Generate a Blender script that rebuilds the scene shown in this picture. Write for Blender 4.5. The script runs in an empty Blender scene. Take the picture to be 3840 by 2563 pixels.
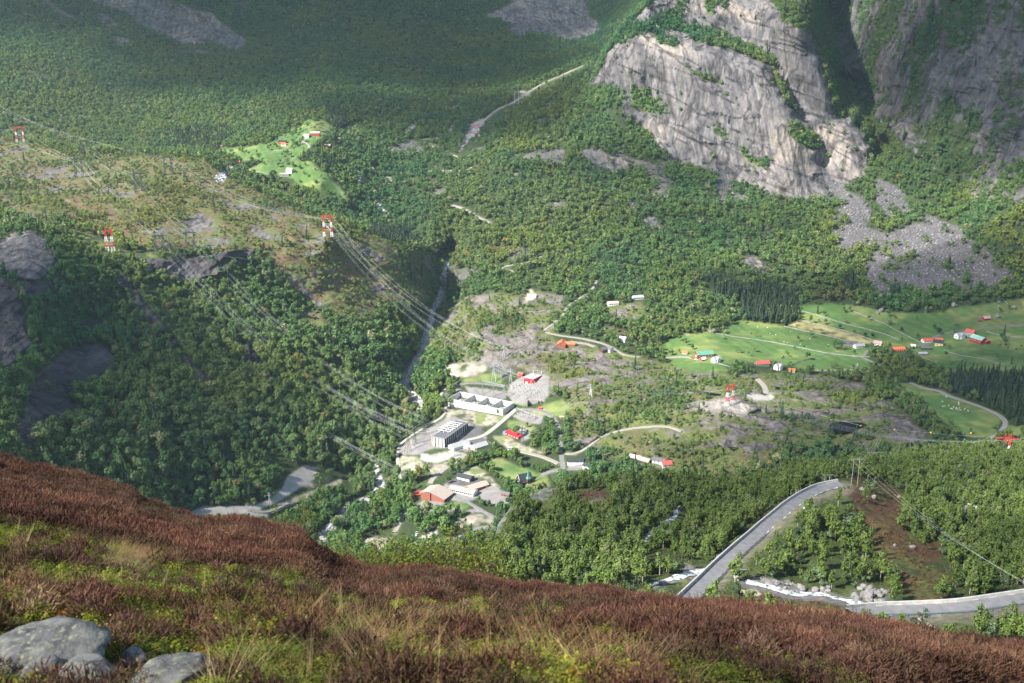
import bpy, math, random
import numpy as np
from mathutils import Vector, Matrix
C = bpy.context
S = C.scene
COL = S.collection
rng = np.random.default_rng(7)
random.seed(7)

# ---------------------------------------------------------------- camera, sky, sun, exposure
PITCH = math.radians(17.0)
F = 3733.0                      # focal length in photo pixels (3840 wide)
CX, CY = 1920.0, 1281.5
SUN_EL, SUN_AZ = math.radians(42), math.radians(30)   # light travels towards +X, a bit away from the camera
cam_data = bpy.data.cameras.new('camera')
cam_data.sensor_width = 36.0
cam_data.lens = 36.0 * F / 3840.0
cam_data.clip_start = 0.1
cam_data.clip_end = 30000
cam_data.dof.use_dof = True
cam_data.dof.focus_distance = 700
cam_data.dof.aperture_fstop = 2.8
cam = bpy.data.objects.new('camera', cam_data)
COL.objects.link(cam)
cam.location = (0, 0, 0)
cam.rotation_euler = (math.pi/2 - PITCH, 0, 0)
S.camera = cam

world = bpy.data.worlds.new('World')
S.world = world
world.use_nodes = True
wn = world.node_tree
sky = wn.nodes.new('ShaderNodeTexSky')
sky.sky_type = 'NISHITA'
sky.sun_disc = False
sky.sun_elevation = SUN_EL
sky.sun_rotation = math.atan2(-math.cos(SUN_AZ), -math.sin(SUN_AZ))
wn.nodes['Background'].inputs['Strength'].default_value = 0.095
wn.links.new(sky.outputs[0], wn.nodes['Background'].inputs['Color'])

sun_data = bpy.data.lights.new('sun', 'SUN')
sun_data.energy = 5.0
sun_data.angle = math.radians(0.5)
sun_data.color = (1.0, 0.95, 0.86)
sun = bpy.data.objects.new('sun', sun_data)
COL.objects.link(sun)
LDIR = Vector((math.cos(SUN_EL)*math.cos(SUN_AZ), math.cos(SUN_EL)*math.sin(SUN_AZ), -math.sin(SUN_EL)))
sun.rotation_euler = LDIR.to_track_quat('-Z', 'Y').to_euler()

S.view_settings.view_transform = 'Standard'
S.view_settings.look = 'None'
S.view_settings.exposure = 1.35
S.view_settings.gamma = 1.0
S.cycles.volume_bounces = 1
S.cycles.max_bounces = 5
S.cycles.diffuse_bounces = 2
S.cycles.transparent_max_bounces = 8

# ---------------------------------------------------------------- helpers
cP, sP = math.cos(PITCH), math.sin(PITCH)
def raydir(u, v):
    x = (np.asarray(u, float)-CX)/F; y = -(np.asarray(v, float)-CY)/F
    return np.stack([x + 0*y, cP + y*sP + 0*x, -sP + y*cP + 0*x], -1)
def project(p):
    p = np.asarray(p, float)
    zc = p[..., 1]*cP - p[..., 2]*sP
    up = p[..., 1]*sP + p[..., 2]*cP
    return CX + F*p[..., 0]/zc, CY - F*up/zc, zc

_T = np.random.default_rng(11).random((64, 64, 64)).astype(np.float32)
def vnoise(p):
    """smooth value noise in -1..1 at points p (N,3)"""
    i = np.floor(p).astype(np.int64); f = (p - i).astype(np.float32)
    f = f*f*f*(f*(f*6-15)+10)
    i0 = i & 63; i1 = (i+1) & 63
    x0, y0, z0 = i0[..., 0], i0[..., 1], i0[..., 2]; x1, y1, z1 = i1[..., 0], i1[..., 1], i1[..., 2]
    fx, fy, fz = f[..., 0], f[..., 1], f[..., 2]
    a = _T[x0, y0, z0]*(1-fx)+_T[x1, y0, z0]*fx
    b = _T[x0, y1, z0]*(1-fx)+_T[x1, y1, z0]*fx
    c = _T[x0, y0, z1]*(1-fx)+_T[x1, y0, z1]*fx
    d = _T[x0, y1, z1]*(1-fx)+_T[x1, y1, z1]*fx
    return ((a*(1-fy)+b*fy)*(1-fz)+(c*(1-fy)+d*fy)*fz)*2-1
def fbm(p, octaves=4, gain=0.5, lac=2.03):
    s = 0; a = 1.0; t = 0
    for k in range(octaves):
        s = s + a*vnoise(p + 17.3*k); t += a; a *= gain; p = p*lac
    return s/t*1.6
def ridged(p, octaves=4, gain=0.55, lac=2.1):
    s = 0; a = 1.0; t = 0
    for k in range(octaves):
        s = s + a*(1-2*np.abs(vnoise(p + 9.1*k))); t += a; a *= gain; p = p*lac
    return s/t

def in_poly(U, V, poly):
    res = np.zeros(U.shape, bool)
    P = np.asarray(poly, float)
    x0, y0 = P.min(0); x1, y1 = P.max(0)
    sel = (U >= x0) & (U <= x1) & (V >= y0) & (V <= y1)
    if not sel.any(): return res
    u = U[sel]; v = V[sel]; r = np.zeros(u.shape, bool)
    n = len(P); j = n-1
    for i in range(n):
        xi, yi = P[i]; xj, yj = P[j]
        c = ((yi > v) != (yj > v)) & (u < (xj-xi)*(v-yi)/((yj-yi) if yj != yi else 1e-9)+xi)
        r ^= c; j = i
    res[sel] = r
    return res
def blur(a, n=1):
    for _ in range(n):
        b = np.pad(a, 1, mode='edge')
        a = (b[:-2, 1:-1]+b[2:, 1:-1]+b[1:-1, :-2]+b[1:-1, 2:]+2*b[1:-1, 1:-1])/6.0
    return a
def line_dist(U, V, pts):
    """distance in pixels to a polyline; V distances stretched so that ground seen at a slant counts true"""
    d = np.full(U.shape, 1e9)
    for (a, b), (c, e) in zip(pts[:-1], pts[1:]):
        x0, x1 = min(a, c)-60, max(a, c)+60; y0, y1 = min(b, e)-60, max(b, e)+60
        sel = (U > x0) & (U < x1) & (V > y0) & (V < y1)
        if not sel.any(): continue
        u = U[sel]; v = V[sel]; dx, dy = c-a, e-b; L = dx*dx+dy*dy+1e-9
        t = np.clip(((u-a)*dx+(v-b)*dy)/L, 0, 1)
        q = np.hypot(u-a-t*dx, (v-b-t*dy)*1.6)
        d[sel] = np.minimum(d[sel], q)
    return d

def rbf(anchors, smooth=0.0):
    """inverse depth interpolated linearly over the picture from anchors (u, v, camera depth)"""
    A = np.array(anchors, float)
    X = A[:, :2]/1000.0; w = 1000.0/A[:, 2]
    n = len(X)
    K = -np.hypot(X[:, None, 0]-X[None, :, 0], X[:, None, 1]-X[None, :, 1])
    K -= np.eye(n)*smooth
    Pm = np.c_[np.ones(n), X]
    M = np.block([[K, Pm], [Pm.T, np.zeros((3, 3))]])
    sol = np.linalg.solve(M, np.r_[w, np.zeros(3)])
    def f(U, V):
        sh = U.shape; x = (U.ravel()/1000.0).astype(np.float32); y = (V.ravel()/1000.0).astype(np.float32)
        out = (sol[n] + sol[n+1]*x + sol[n+2]*y).astype(np.float64)
        for k in range(n):
            out -= sol[k]*np.hypot(x-np.float32(X[k, 0]), y-np.float32(X[k, 1]))
        return (1000.0/np.maximum(out, 0.05)).reshape(sh)
    return f
def zc_from(v, Y=None, h=None):
    y = -(v-CY)/F
    return Y/(cP+y*sP) if h is None else h/(-sP+y*cP)

def new_mesh(name, verts, faces, mat=None, smooth=True, attrs=None, parent=None, link=True, matidx=None, mats=None):
    me = bpy.data.meshes.new(name)
    verts = np.asarray(verts, np.float32)
    if isinstance(faces, np.ndarray) and faces.ndim == 2:
        n, k = faces.shape
        me.vertices.add(len(verts)); me.vertices.foreach_set('co', verts.ravel())
        me.loops.add(n*k); me.loops.foreach_set('vertex_index', faces.ravel().astype(np.int32))
        me.polygons.add(n); me.polygons.foreach_set('loop_start', (np.arange(n)*k).astype(np.int32))
        me.update(calc_edges=True)
    else:
        me.from_pydata([tuple(map(float, v)) for v in verts], [], [tuple(int(i) for i in f) for f in faces]); me.update()
    if smooth: me.polygons.foreach_set('use_smooth', np.ones(len(me.polygons), bool))
    else: me.polygons.foreach_set('use_smooth', np.zeros(len(me.polygons), bool))
    for m in (mats or ([mat] if mat else [])): me.materials.append(m)
    if matidx is not None: me.polygons.foreach_set('material_index', np.asarray(matidx, np.int32))
    for nm, (typ, arr) in (attrs or {}).items():
        at = me.attributes.new(nm, typ, 'POINT')
        key = 'color' if 'COLOR' in typ else ('vector' if 'VECTOR' in typ else 'value')
        at.data.foreach_set(key, np.asarray(arr, np.int32 if typ == 'INT' else np.float32).ravel())
    ob = bpy.data.objects.new(name, me)
    if link: COL.objects.link(ob)
    if parent is not None: ob.parent = parent
    return ob
def tag(o, label=None, cat=None, group=None, kind=None):
    if label: o['label'] = label
    if cat: o['category'] = cat
    if group: o['group'] = group
    if kind: o['kind'] = kind
    return o
def empty(name, loc, rz=0, label=None, cat=None, group=None, scale=None):
    o = bpy.data.objects.new(name, None); COL.objects.link(o)
    o.empty_display_size = 1
    o.location = loc; o.rotation_euler = (0, 0, rz)
    if scale: o.scale = (scale,)*3
    return tag(o, label, cat, group)
# ---------------------------------------------------------------- the valley: depth anchors read off the photograph
# (u, v, Y) = photo pixel and distance away; (u, v, 'h', z) = photo pixel and height relative to the camera
AN = [(-500,-250,3600),(600,-250,3500),(1400,-250,3700),(2100,-250,3900),(-500,100,3000),
(0,0,3250),(0,150,3000),(0,300,2750),(0,430,2560),(600,0,3350),(600,120,3200),(900,160,3150),(600,300,2850),(600,450,2550),(650,545,2390),
(300,60,3230),(300,300,2800),(1100,0,3450),(1100,200,3050),(1100,380,2550),(1150,455,2280),(1180,490,2190),(1000,600,2060),(850,645,2040),(1200,690,1970),(1300,780,1950),
(1400,0,3550),(1400,200,3050),(1400,400,2500),(1530,480,2350),(1420,650,2120),(1470,770,2010),(1500,850,1940),
(1636,247,3050),(1750,100,3500),(2000,30,3600),(2000,150,3350),(2200,140,3300),(1900,270,2950),(2100,230,3000),(1650,420,2500),
(1900,400,2480),(1800,500,2300),(1650,560,2220),(1500,640,2150),
(2150,400,2280),(1900,600,2080),(1700,700,2030),(1600,800,1940),(1750,900,1830),(1700,1000,1760),(1900,900,1830),(2200,700,1960),(2200,900,1800),(2000,1050,1640),(2000,1200,1480),(1800,1250,1430),
(2500,700,1980),(2500,900,1800),(2500,1050,1640),(2500,1200,1470),(2800,1050,1640),(2800,900,1800),
(2250,325,2260),(2400,490,2180),(2550,620,2110),(2750,700,2050),(3000,765,1970),(3100,750,1970),
(2450,300,2205),(2600,480,2115),(2700,300,2135),(2850,500,2065),(2950,640,2015),(2500,130,2240),(2750,230,2140),(2800,330,2110),
(2700,60,2280),(2900,180,2210),(2950,300,2165),(3050,450,2105),(3150,560,2055),(3150,680,2010),(2900,0,2300),(2600,-20,2330),(2700,-250,2800),(3000,-200,2700),
(3200,250,2440),(3250,100,2480),(3330,250,2240),(3300,500,2090),(3300,620,2020),(3500,300,2040),(3500,500,1970),(3500,0,2150),(3600,700,1870),(3800,300,1900),(3800,0,1990),(3800,600,1790),(4300,300,1750),(4300,600,1650),(3300,-250,2450),(4300,-250,1900),(3650,150,2030),
(3200,800,1880),(3400,850,1800),(3600,800,1770),(3800,800,1660),(3800,950,1560),(3500,1050,1590),(3300,1080,1610),(4300,900,1450),(3000,900,1800),(3000,1050,1650)]
AH = [(2500,1300,-437),(2800,1210,-430),(3000,1160,-424),(3300,1200,-425),(3600,1200,-415),(3840,1150,-405),(2900,1330,-438),(3200,1330,-436),(3500,1300,-428),(3800,1300,-420),(3500,1450,-425),(3840,1450,-412),(4300,1300,-395),(2500,1400,-440),(3000,1420,-434),
(2200,1500,-440),(2500,1500,-430),(2740,1515,-420),(3000,1500,-428),(3300,1550,-425),(3600,1550,-418),(3840,1600,-412),(4300,1600,-400),(3200,1700,-440),(2900,1700,-440),(2500,1650,-445),(2300,1600,-450),(2000,1350,-440),(2200,1350,-435),(1800,1350,-448),
(1750,1400,-452),(1640,1480,-469),(1700,1492,-468),(1800,1510,-467.5),(1900,1525,-467),(1720,1468,-467),(1820,1480,-466),(1905,1492,-465),(2000,1480,-455),(1850,1550,-468),(2000,1600,-462),(1700,1620,-473),(1550,1650,-478),(1750,1700,-475),(1950,1700,-470),(2150,1700,-462),(1600,1800,-478),(1800,1850,-480),(2000,1850,-473),(1600,2000,-488),(1900,1950,-480),(1700,2050,-486),(1320,2000,-500),(1200,1800,-496),(1000,1900,-488),(1330,1700,-494),(1500,1800,-486),
(2400,1900,-470),(3000,1950,-460),(3800,1950,-450),(2000,2300,-500),(3000,2300,-480),(0,2300,-450),(1000,2300,-500),(4300,2300,-450),(-500,2300,-420),
(1680,948,-425),(1658,1079,-446),(1631,1156,-456),(1609,1244,-466),(1582,1326,-476),(1530,1400,-484),(1520,1440,-488),(1560,1500,-492),(1500,1620,-498),(1410,1760,-505),(1429,1826,-508),(1307,1909,-512),(1194,2030,-516)]
AS = [(75,600,1840),(200,700,1680),(75,750,1600),(400,750,1600),(400,860,1470),(405,940,1390),(650,700,1660),(700,850,1530),(900,850,1540),(1100,900,1520),(1230,890,1530),(1000,1000,1460),(1350,1000,1560),(1500,1050,1590),(1590,1120,1600),
(450,1000,1350),(600,965,1400),(850,955,1430),(450,1100,1320),(700,1080,1380),(950,1080,1420),(1150,1150,1450),(1400,1200,1480),
(300,1250,1200),(600,1300,1240),(900,1300,1300),(1200,1350,1300),(1420,1350,1370),(300,1500,1050),(600,1550,1060),(900,1550,1120),(1200,1550,1190),(1400,1550,1230),(300,1700,930),(600,1750,960),(900,1750,1030),(1200,1700,1100),(700,1900,955),(400,1850,900),
(0,850,1430),(0,930,1290),(100,880,1330),(150,1000,1240),(0,1050,1180),(0,1300,1050),(100,1300,1070),(0,1500,950),(150,1600,930),(0,1700,850),(-500,600,1700),(-500,1000,1200),(-500,1500,850),(250,950,1330)]
def sil(nodes, off=6, step=45, side=(0, 1)):
    """pairs of anchors either side of an occluding edge: near on the side given, far on the other"""
    out = []
    for (a, b) in zip(nodes[:-1], nodes[1:]):
        L = math.hypot(b[0]-a[0], b[1]-a[1]); n = max(1, int(L/step))
        for k in range(n):
            t = k/n; p = [a[i]*(1-t)+b[i]*t for i in range(4)]
            out.append((p[0]+side[0]*off, p[1]+side[1]*off, p[2]))
            out.append((p[0]-side[0]*off, p[1]-side[1]*off, p[3]))
    return out
S1 = [(-600,470,2150,2600),(-300,505,2100,2550),(0,526,2000,2480),(137,535,1980,2470),(274,572,1900,2420),(440,572,1850,2400),(600,581,1800,2350),(770,592,1780,2250),(855,660,1740,2030),(1000,730,1690,1990),(1150,795,1640,1960),(1300,850,1620,1930),(1450,890,1640,1890),(1560,930,1680,1840),(1640,960,1750,1790)]
DL = [(2210,310,2270,2290),(2240,270,2265,2480),(2267,200,2265,2900),(2330,110,2275,3150),(2420,20,2300,3300),(2500,-60,2340,3450),(2600,-200,2420,3600),(2700,-400,2550,3700)]
FARPOLY = [(-2000,400)]+[p[:2] for p in S1]+[p[:2] for p in DL]+[(-2000,-600)]
def seg_d(u, v, pts):
    return min(math.hypot(u-(a+t*(c-a)), v-(b+t*(e-b))) for (a, b), (c, e) in zip(pts[:-1], pts[1:]) for t in [max(0, min(1, ((u-a)*(c-a)+(v-b)*(e-b))/((c-a)**2+(e-b)**2)))])
HINGE = [(1640,960),(2210,310)]
def jump(nodes, side, off=6, step=60):
    """near and far anchors along an occluding edge"""
    N_, F_ = [], []
    for (a, b) in zip(nodes[:-1], nodes[1:]):
        n = max(1, int(math.hypot(b[0]-a[0], b[1]-a[1])/step))
        for k in range(n):
            t = k/n; p = [a[i]*(1-t)+b[i]*t for i in range(4)]
            N_.append((p[0]+side[0]*off, p[1]+side[1]*off, p[2])); F_.append((p[0]-side[0]*off, p[1]-side[1]*off, p[3]))
    return N_, F_
AN += AS
N1, F1 = jump(S1, (0, 1)); N2, F2 = jump(DL, (.8, .5))
AN += sil([(2460,120,2240,2290),(2600,145,2195,2270),(2760,190,2150,2230),(2870,240,2120,2200),(2930,330,2095,2175),(3000,450,2065,2130),(3070,560,2035,2085),(3085,690,2005,2035)], side=(-.7, .7))
AN += sil([(3046,-60,2330,2720),(3069,82,2260,2600),(3077,137,2240,2570),(3096,203,2215,2530),(3121,219,2210,2510),(3123,296,2180,2460),(3134,340,2160,2410),(3146,384,2140,2370),(3217,439,2100,2300),(3261,505,2070,2240),(3274,554,2050,2180),(3276,658,2010,2070)], side=(-1, 0))
allp = [(u, v, zc_from(v, Y=Y)) for u, v, Y in AN] + [(u, v, zc_from(v, h=h)) for u, v, h in AH]
toz = lambda L: [(u, v, zc_from(v, Y=Y)) for u, v, Y in L]
isfar = [bool(in_poly(np.array([p[0]]), np.array([p[1]]), FARPOLY)[0]) for p in allp]
hd = [seg_d(p[0], p[1], HINGE) for p in allp]
ed = [min(seg_d(p[0], p[1], [q[:2] for q in S1]), seg_d(p[0], p[1], [q[:2] for q in DL])) for p in allp]
aF = [p for p, f_, h_, e_ in zip(allp, isfar, hd, ed) if f_ or (h_ < 350 and e_ > 110)] + toz(F1+F2)
aN = [p for p, f_, h_, e_ in zip(allp, isfar, hd, ed) if (not f_) or (h_ < 350 and e_ > 110)] + toz(N1+N2)
fF, fN = rbf(aF), rbf(aN)
_hw = 90.0
def fA(U, V):
    m = in_poly(U, V, FARPOLY).astype(float)
    a, b = HINGE; dx, dy = b[0]-a[0], b[1]-a[1]; L = math.hypot(dx, dy)
    t = ((U-a[0])*dx+(V-a[1])*dy)/L/L; sd = ((U-a[0])*dy-(V-a[1])*dx)/L      # >0 on the far side when left of the hinge
    soft = np.clip(0.5+sd/(2*_hw), 0, 1)
    k = np.clip(np.minimum(t, 1-t)*L/_hw, 0, 1)                                # soft only between the two edges
    w = m*(1-k)+soft*k
    near_h = (np.abs(sd) < _hw*1.2) & (t > 0) & (t < 1)
    w = np.where(near_h, w, m)
    return 1/(w/fF(U, V)+(1-w)/fN(U, V))

STEP = 4.0
U0, U1, V0, V1 = -420.0, 4260.0, -180.0, 2860.0
us = np.arange(U0, U1+1, STEP); vs = np.arange(V0, V1+1, STEP)
GU, GV = np.meshgrid(us, vs)
ZA = blur(1/fA(GU, GV), 2); ZA = 1/ZA
BASE = raydir(GU, GV)*ZA[..., None]
W3 = BASE.astype(np.float32)

# ---------------------------------------------------------------- land cover, drawn as outlines over the ground
wx = fbm(W3/60.0, 3); wy = fbm(W3/60.0+50, 3)
WU = GU + wx*16; WV = GV + wy*10                  # ragged outlines for everything that grew or broke by itself
def M(polys, rag=True, n=1):
    m = np.zeros(GU.shape)
    for p in polys:
        m = np.maximum(m, in_poly(WU, WV, p) if rag else in_poly(GU, GV, p))
    return blur(m, n)
ROCK_POLYS = [
 [(2207,313),(2234,230),(2267,192),(2300,130),(2377,40),(2430,0),(2480,-80),(2640,-180),(3000,-180),(3010,0),(3043,82),(3051,137),(3070,203),(3095,219),(3097,296),(3108,340),(3120,384),(3191,439),(3235,505),(3248,554),(3250,658),(3200,690),(3110,745),(3054,755),(2944,740),(2834,712),(2708,672),(2615,634),(2560,622),(2487,581),(2410,494),(2344,433),(2338,373),(2322,329),(2267,318)],
 [(1817,60),(1900,20),(1944,-60),(2179,-60),(2200,40),(2251,110),(2212,143),(2130,159),(2048,132),(1938,132),(1883,82)],
 [(2147,565),(2240,556),(2300,585),(2377,605),(2360,640),(2290,650),(2230,625)],[(2350,745),(2380,755),(2395,790),(2365,785)],[(2404,815),(2450,820),(2500,870),(2440,858)],[(2790,970),(2850,975),(2900,1020),(2860,1040),(2810,1010)],
 [(307,-60),(466,-60),(600,0),(685,22),(800,60),(905,137),(935,170),(900,190),(855,185),(795,159),(685,165),(603,130),(510,90),(466,40),(351,27)],
 [(110,-10),(170,0),(285,60),(290,75),(220,55)],[(350,60),(400,55),(440,100),(400,105)],[(395,135),(480,140),(480,170),(440,170)],[(690,180),(780,195),(770,210),(700,200)],[(100,275),(160,280),(210,300),(160,305)],[(880,0),(925,10),(925,60),(900,50)],
 [(0,905),(40,880),(110,868),(170,904),(214,960),(222,1015),(137,1052),(60,1045),(0,1030)],
 [(-400,900),(0,915),(0,1041),(55,1090),(90,1180),(126,1271),(137,1326),(100,1390),(60,1420),(0,1440),(-400,1300)],
 [(230,1326),(300,1300),(384,1277),(428,1354),(384,1419),(300,1460),(274,1500),(330,1560),(250,1580),(165,1610),(110,1690),(50,1650),(100,1500),(165,1400)],
 [(60,1040),(150,1050),(200,1060),(215,1110),(150,1120),(90,1110)],[(250,1230),(384,1180),(380,1225),(280,1260)],
 [(400,1020),(466,1036),(540,1120),(630,1233),(740,1381),(823,1463),(800,1480),(700,1390),(590,1250),(500,1130),(430,1060)],
 [(494,960),(700,975),(850,950),(960,940),(950,985),(900,1000),(830,1030),(760,1075),(690,1060),(560,1010)],
 [(877,1288),(930,1290),(976,1360),(965,1410),(900,1360)],[(1190,700),(1250,690),(1290,730),(1240,740)],
 [(2570,1510),(2700,1490),(2780,1495),(2840,1530),(2790,1555),(2740,1560),(2700,1540),(2640,1530)]]
DOME = in_poly(GU, GV, ROCK_POLYS[0])
LEDGES = [[(2262,205),(2300,150),(2380,90),(2480,60),(2540,30),(2560,0),(2600,-20),(2560,60),(2560,128),(2470,108),(2390,128),(2300,185)],
 [(2560,104),(2670,126),(2779,159),(2885,215),(2920,260),(2867,240),(2752,188),(2642,152),(2560,128)],
 [(2371,323),(2430,340),(2500,410),(2500,432),(2430,430),(2360,400)],[(2966,455),(3060,530),(3075,560),(3040,560),(2975,515)],[(2763,576),(2867,603),(2862,632),(2800,612)],
 [(2889,0),(2988,11),(3035,82),(3037,112),(2944,82)],[(2675,-20),(2750,-10),(2720,35)],[(2450,110),(2520,150),(2540,180),(2490,160)],[(2560,250),(2640,285),(2700,320),(2640,300)],[(2640,0),(2700,10),(2660,60)],
 [(3120,390),(3170,440),(3160,445),(3110,400)],[(2890,250),(2960,380),(2990,440),(2930,350)],[(2290,330),(2340,345),(2345,380),(2310,350)],[(2700,470),(2730,500),(2720,520),(2690,490)]]
SCREE = [[(3136,860),(3246,860),(3339,882),(3420,850),(3492,840),(3586,850),(3690,942),(3767,1003),(3810,1041),(3739,1080),(3657,1090),(3547,1068),(3492,1096),(3383,1085),(3300,1107),(3273,1068),(3246,997),(3207,942),(3163,970),(3141,926)],
 [(3097,642),(3163,686),(3246,779),(3262,866),(3163,866),(3136,768)],[(3295,669),(3372,713),(3416,779),(3383,822),(3300,816),(3267,757)],[(3448,790),(3520,810),(3590,870),(3480,870)],
 [(2680,650),(2740,690),(2760,760),(2720,740),(2690,790),(2670,750)]]
GREENS = [[(2470,1290),(2560,1255),(2653,1238),(2697,1250),(2779,1196),(2938,1222),(3050,1245),(3224,1290),(3267,1310),(3245,1335),(3267,1386),(3043,1392),(2960,1372),(2889,1350),(2800,1362),(2697,1365),(2560,1345),(2488,1345)],
 [(2488,1345),(2560,1342),(2700,1365),(2730,1392),(2640,1400),(2540,1380)],
 [(3005,1148),(3100,1140),(3250,1155),(3330,1172),(3500,1178),(3560,1155),(3700,1140),(3840,1125),(4000,1110),(4000,1420),(3840,1420),(3740,1405),(3600,1405),(3500,1375),(3440,1340),(3400,1300),(3280,1295),(3240,1262),(3000,1200)],
 [(3350,1440),(3425,1437),(3490,1462),(3513,1475),(3551,1479),(3636,1513),(3712,1544),(3758,1571),(3747,1601),(3727,1636),(3655,1646),(3597,1634),(3559,1597),(3483,1551),(3463,1509),(3440,1480),(3380,1462)],
 [(3781,1597),(4000,1600),(4000,1650),(3773,1630)],
 [(788,568),(851,561),(924,551),(1005,540),(1068,505),(1114,477),(1149,449),(1209,449),(1226,474),(1237,491),(1202,516),(1167,547),(1156,568),(1103,600),(1072,598),(981,607),(917,603),(882,582),(823,575)],
 [(942,631),(981,614),(1033,603),(1103,602),(1156,603),(1202,642),(1226,646),(1230,667),(1261,698),(1279,716),(1296,747),(1226,726),(1184,709),(1121,698),(1103,670),(1051,660),(981,663),(928,642)],
 [(1279,484),(1324,463),(1363,474),(1359,502),(1289,502)],
 [(1797,1739),(1836,1722),(1880,1719),(1940,1750),(1995,1766),(2060,1790),(2070,1830),(1990,1832),(1940,1821),(1902,1799),(1836,1760)],
 [(1676,1893),(1710,1875),(1750,1880),(1765,1895),(1740,1910),(1690,1905)],[(1655,1846),(1690,1842),(1760,1862),(1740,1870),(1690,1862)],
 [(1900,1600),(1905,1580),(1960,1580),(2010,1605),(1990,1625),(1930,1610)],[(1998,1550),(2040,1520),(2110,1500),(2140,1530),(2110,1560),(2050,1560)],[(1730,1430),(1780,1405),(1850,1400),(1880,1410),(1880,1440),(1800,1435)],[(1920,1490),(1990,1500),(1985,1525),(1930,1520)],
 [(1010,1850),(1050,1835),(1070,1850),(1040,1880),(1015,1885)],[(910,1890),(960,1880),(950,1905)],[(1590,2040),(1640,2020),(1700,2010),(1660,2050)]]
ROUGHGRASS = [[(250,862),(330,880),(430,930),(560,945),(600,965),(500,955),(420,950),(330,920)],[(1150,445),(1210,447),(1230,475),(1170,490)],[(3500,1175),(3840,1120),(3960,1110),(3960,1230),(3700,1235),(3600,1215)],[(3500,1480),(3640,1515),(3740,1550),(3745,1570),(3600,1530)],
 [(1680,1030),(1700,1000),(1720,1030),(1660,1180),(1625,1300),(1615,1290),(1640,1180)]]
STRAW = [[(2945,1218),(3000,1203),(3120,1232),(3240,1265),(3285,1292),(3225,1290),(3050,1245)],[(1980,1545),(2040,1555),(2080,1540),(2030,1530)]]
SAND = [[(1658,1397),(1675,1370),(1774,1359),(1828,1370),(1823,1392),(1785,1408),(1746,1414),(1675,1414)],
 [(1677,1523),(1878,1565),(1936,1536),(1878,1587),(1815,1600),(1764,1587),(1725,1571),(1674,1571)],
 [(1502,1711),(1566,1715),(1572,1730),(1636,1743),(1687,1730),(1732,1715),(1687,1753),(1630,1778),(1527,1778),(1457,1788),(1496,1762)],
 [(1540,1909),(1730,1906),(1733,1918),(1547,1918)],[(1674,1959),(1716,1955),(1730,1938),(1796,1927),(1860,1948),(1838,1976),(1737,1987),(1698,1969)],
 [(1350,2030),(1400,2010),(1500,2020),(1500,2060),(1420,2080),(1350,2060)],[(1730,1760),(1790,1750),(1830,1780),(1880,1830),(1860,1835),(1790,1790),(1740,1785)],
 [(1040,1890),(1100,1870),(1200,1830),(1260,1800),(1280,1790),(1280,1815),(1150,1880),(1060,1905)],[(1850,1640),(1900,1635),(1960,1670),(2040,1700),(2000,1705),(1900,1680)],[(650,1910),(700,1912),(690,1930),(650,1930)],
 [(1100,1790),(1150,1800),(1200,1815),(1180,1830),(1120,1820)],[(1440,665),(1470,665),(1465,700),(1445,690)],[(2650,1237),(2690,1232),(2660,1246)],[(2560,1250),(2590,1250),(2580,1258)],[(3300,1340),(3330,1350),(3310,1350)],[(1940,335),(1990,350),(1985,370),(1950,372)],[(1955,1120),(1990,1085),(2010,1110),(2000,1125),(1970,1130)],[(1700,1425),(1720,1410),(1710,1450),(1695,1455)]]
TARMAC = [[(1674,1568),(1591,1619),(1537,1648),(1496,1683),(1489,1708),(1563,1708),(1623,1683),(1681,1683),(1757,1695),(1811,1676),(1843,1664),(1821,1651),(1830,1641),(1802,1635),(1818,1603),(1767,1590),(1700,1560)],
 [(1667,1815),(1716,1790),(1786,1797),(1874,1832),(1933,1878),(1874,1903),(1800,1870),(1740,1885),(1690,1875),(1650,1900),(1560,1905),(1560,1895),(1600,1870),(1650,1860)],
 [(1910,1450),(1940,1420),(2000,1400),(2060,1410),(2060,1480),(2040,1505),(1990,1505),(1960,1520),(1930,1510),(1900,1480)],
 [(1920,1562),(1960,1540),(2040,1560),(2030,1590),(1980,1590)],[(1740,1450),(1900,1468),(1900,1500),(1760,1478)],
 [(1960,1640),(1985,1620),(2010,1620),(1990,1645),(1950,1660)],[(2130,1735),(2190,1735),(2185,1760),(2130,1758)],[(1745,1915),(1790,1905),(1810,1920),(1770,1925)]]
GRAVEL = [[(1050,1850),(1075,1790),(1140,1745),(1190,1752),(1180,1795),(1110,1840),(1040,1885),(950,1920),(700,1930),(760,1900),(960,1895)],[(1760,470),(1800,445),(1830,445),(1790,490),(1745,540),(1720,575),(1740,520)],[(1579,1702),(1620,1705),(1690,1690),(1745,1700),(1720,1720),(1680,1725),(1640,1738),(1600,1733),(1575,1725)],
 [(1544,2039),(1596,1997),(1642,1990),(1638,2004),(1575,2036),(1554,2057)],
 [(1068,1832),(1090,1783),(1150,1750),(1178,1761),(1161,1783),(1095,1827),(1018,1871),(958,1909)],
 [(2789,1480),(2891,1480),(2903,1490),(2891,1504),(2814,1501)],[(640,1935),(800,1912),(960,1905),(1010,1930),(1000,1960),(800,1960)]]
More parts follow.
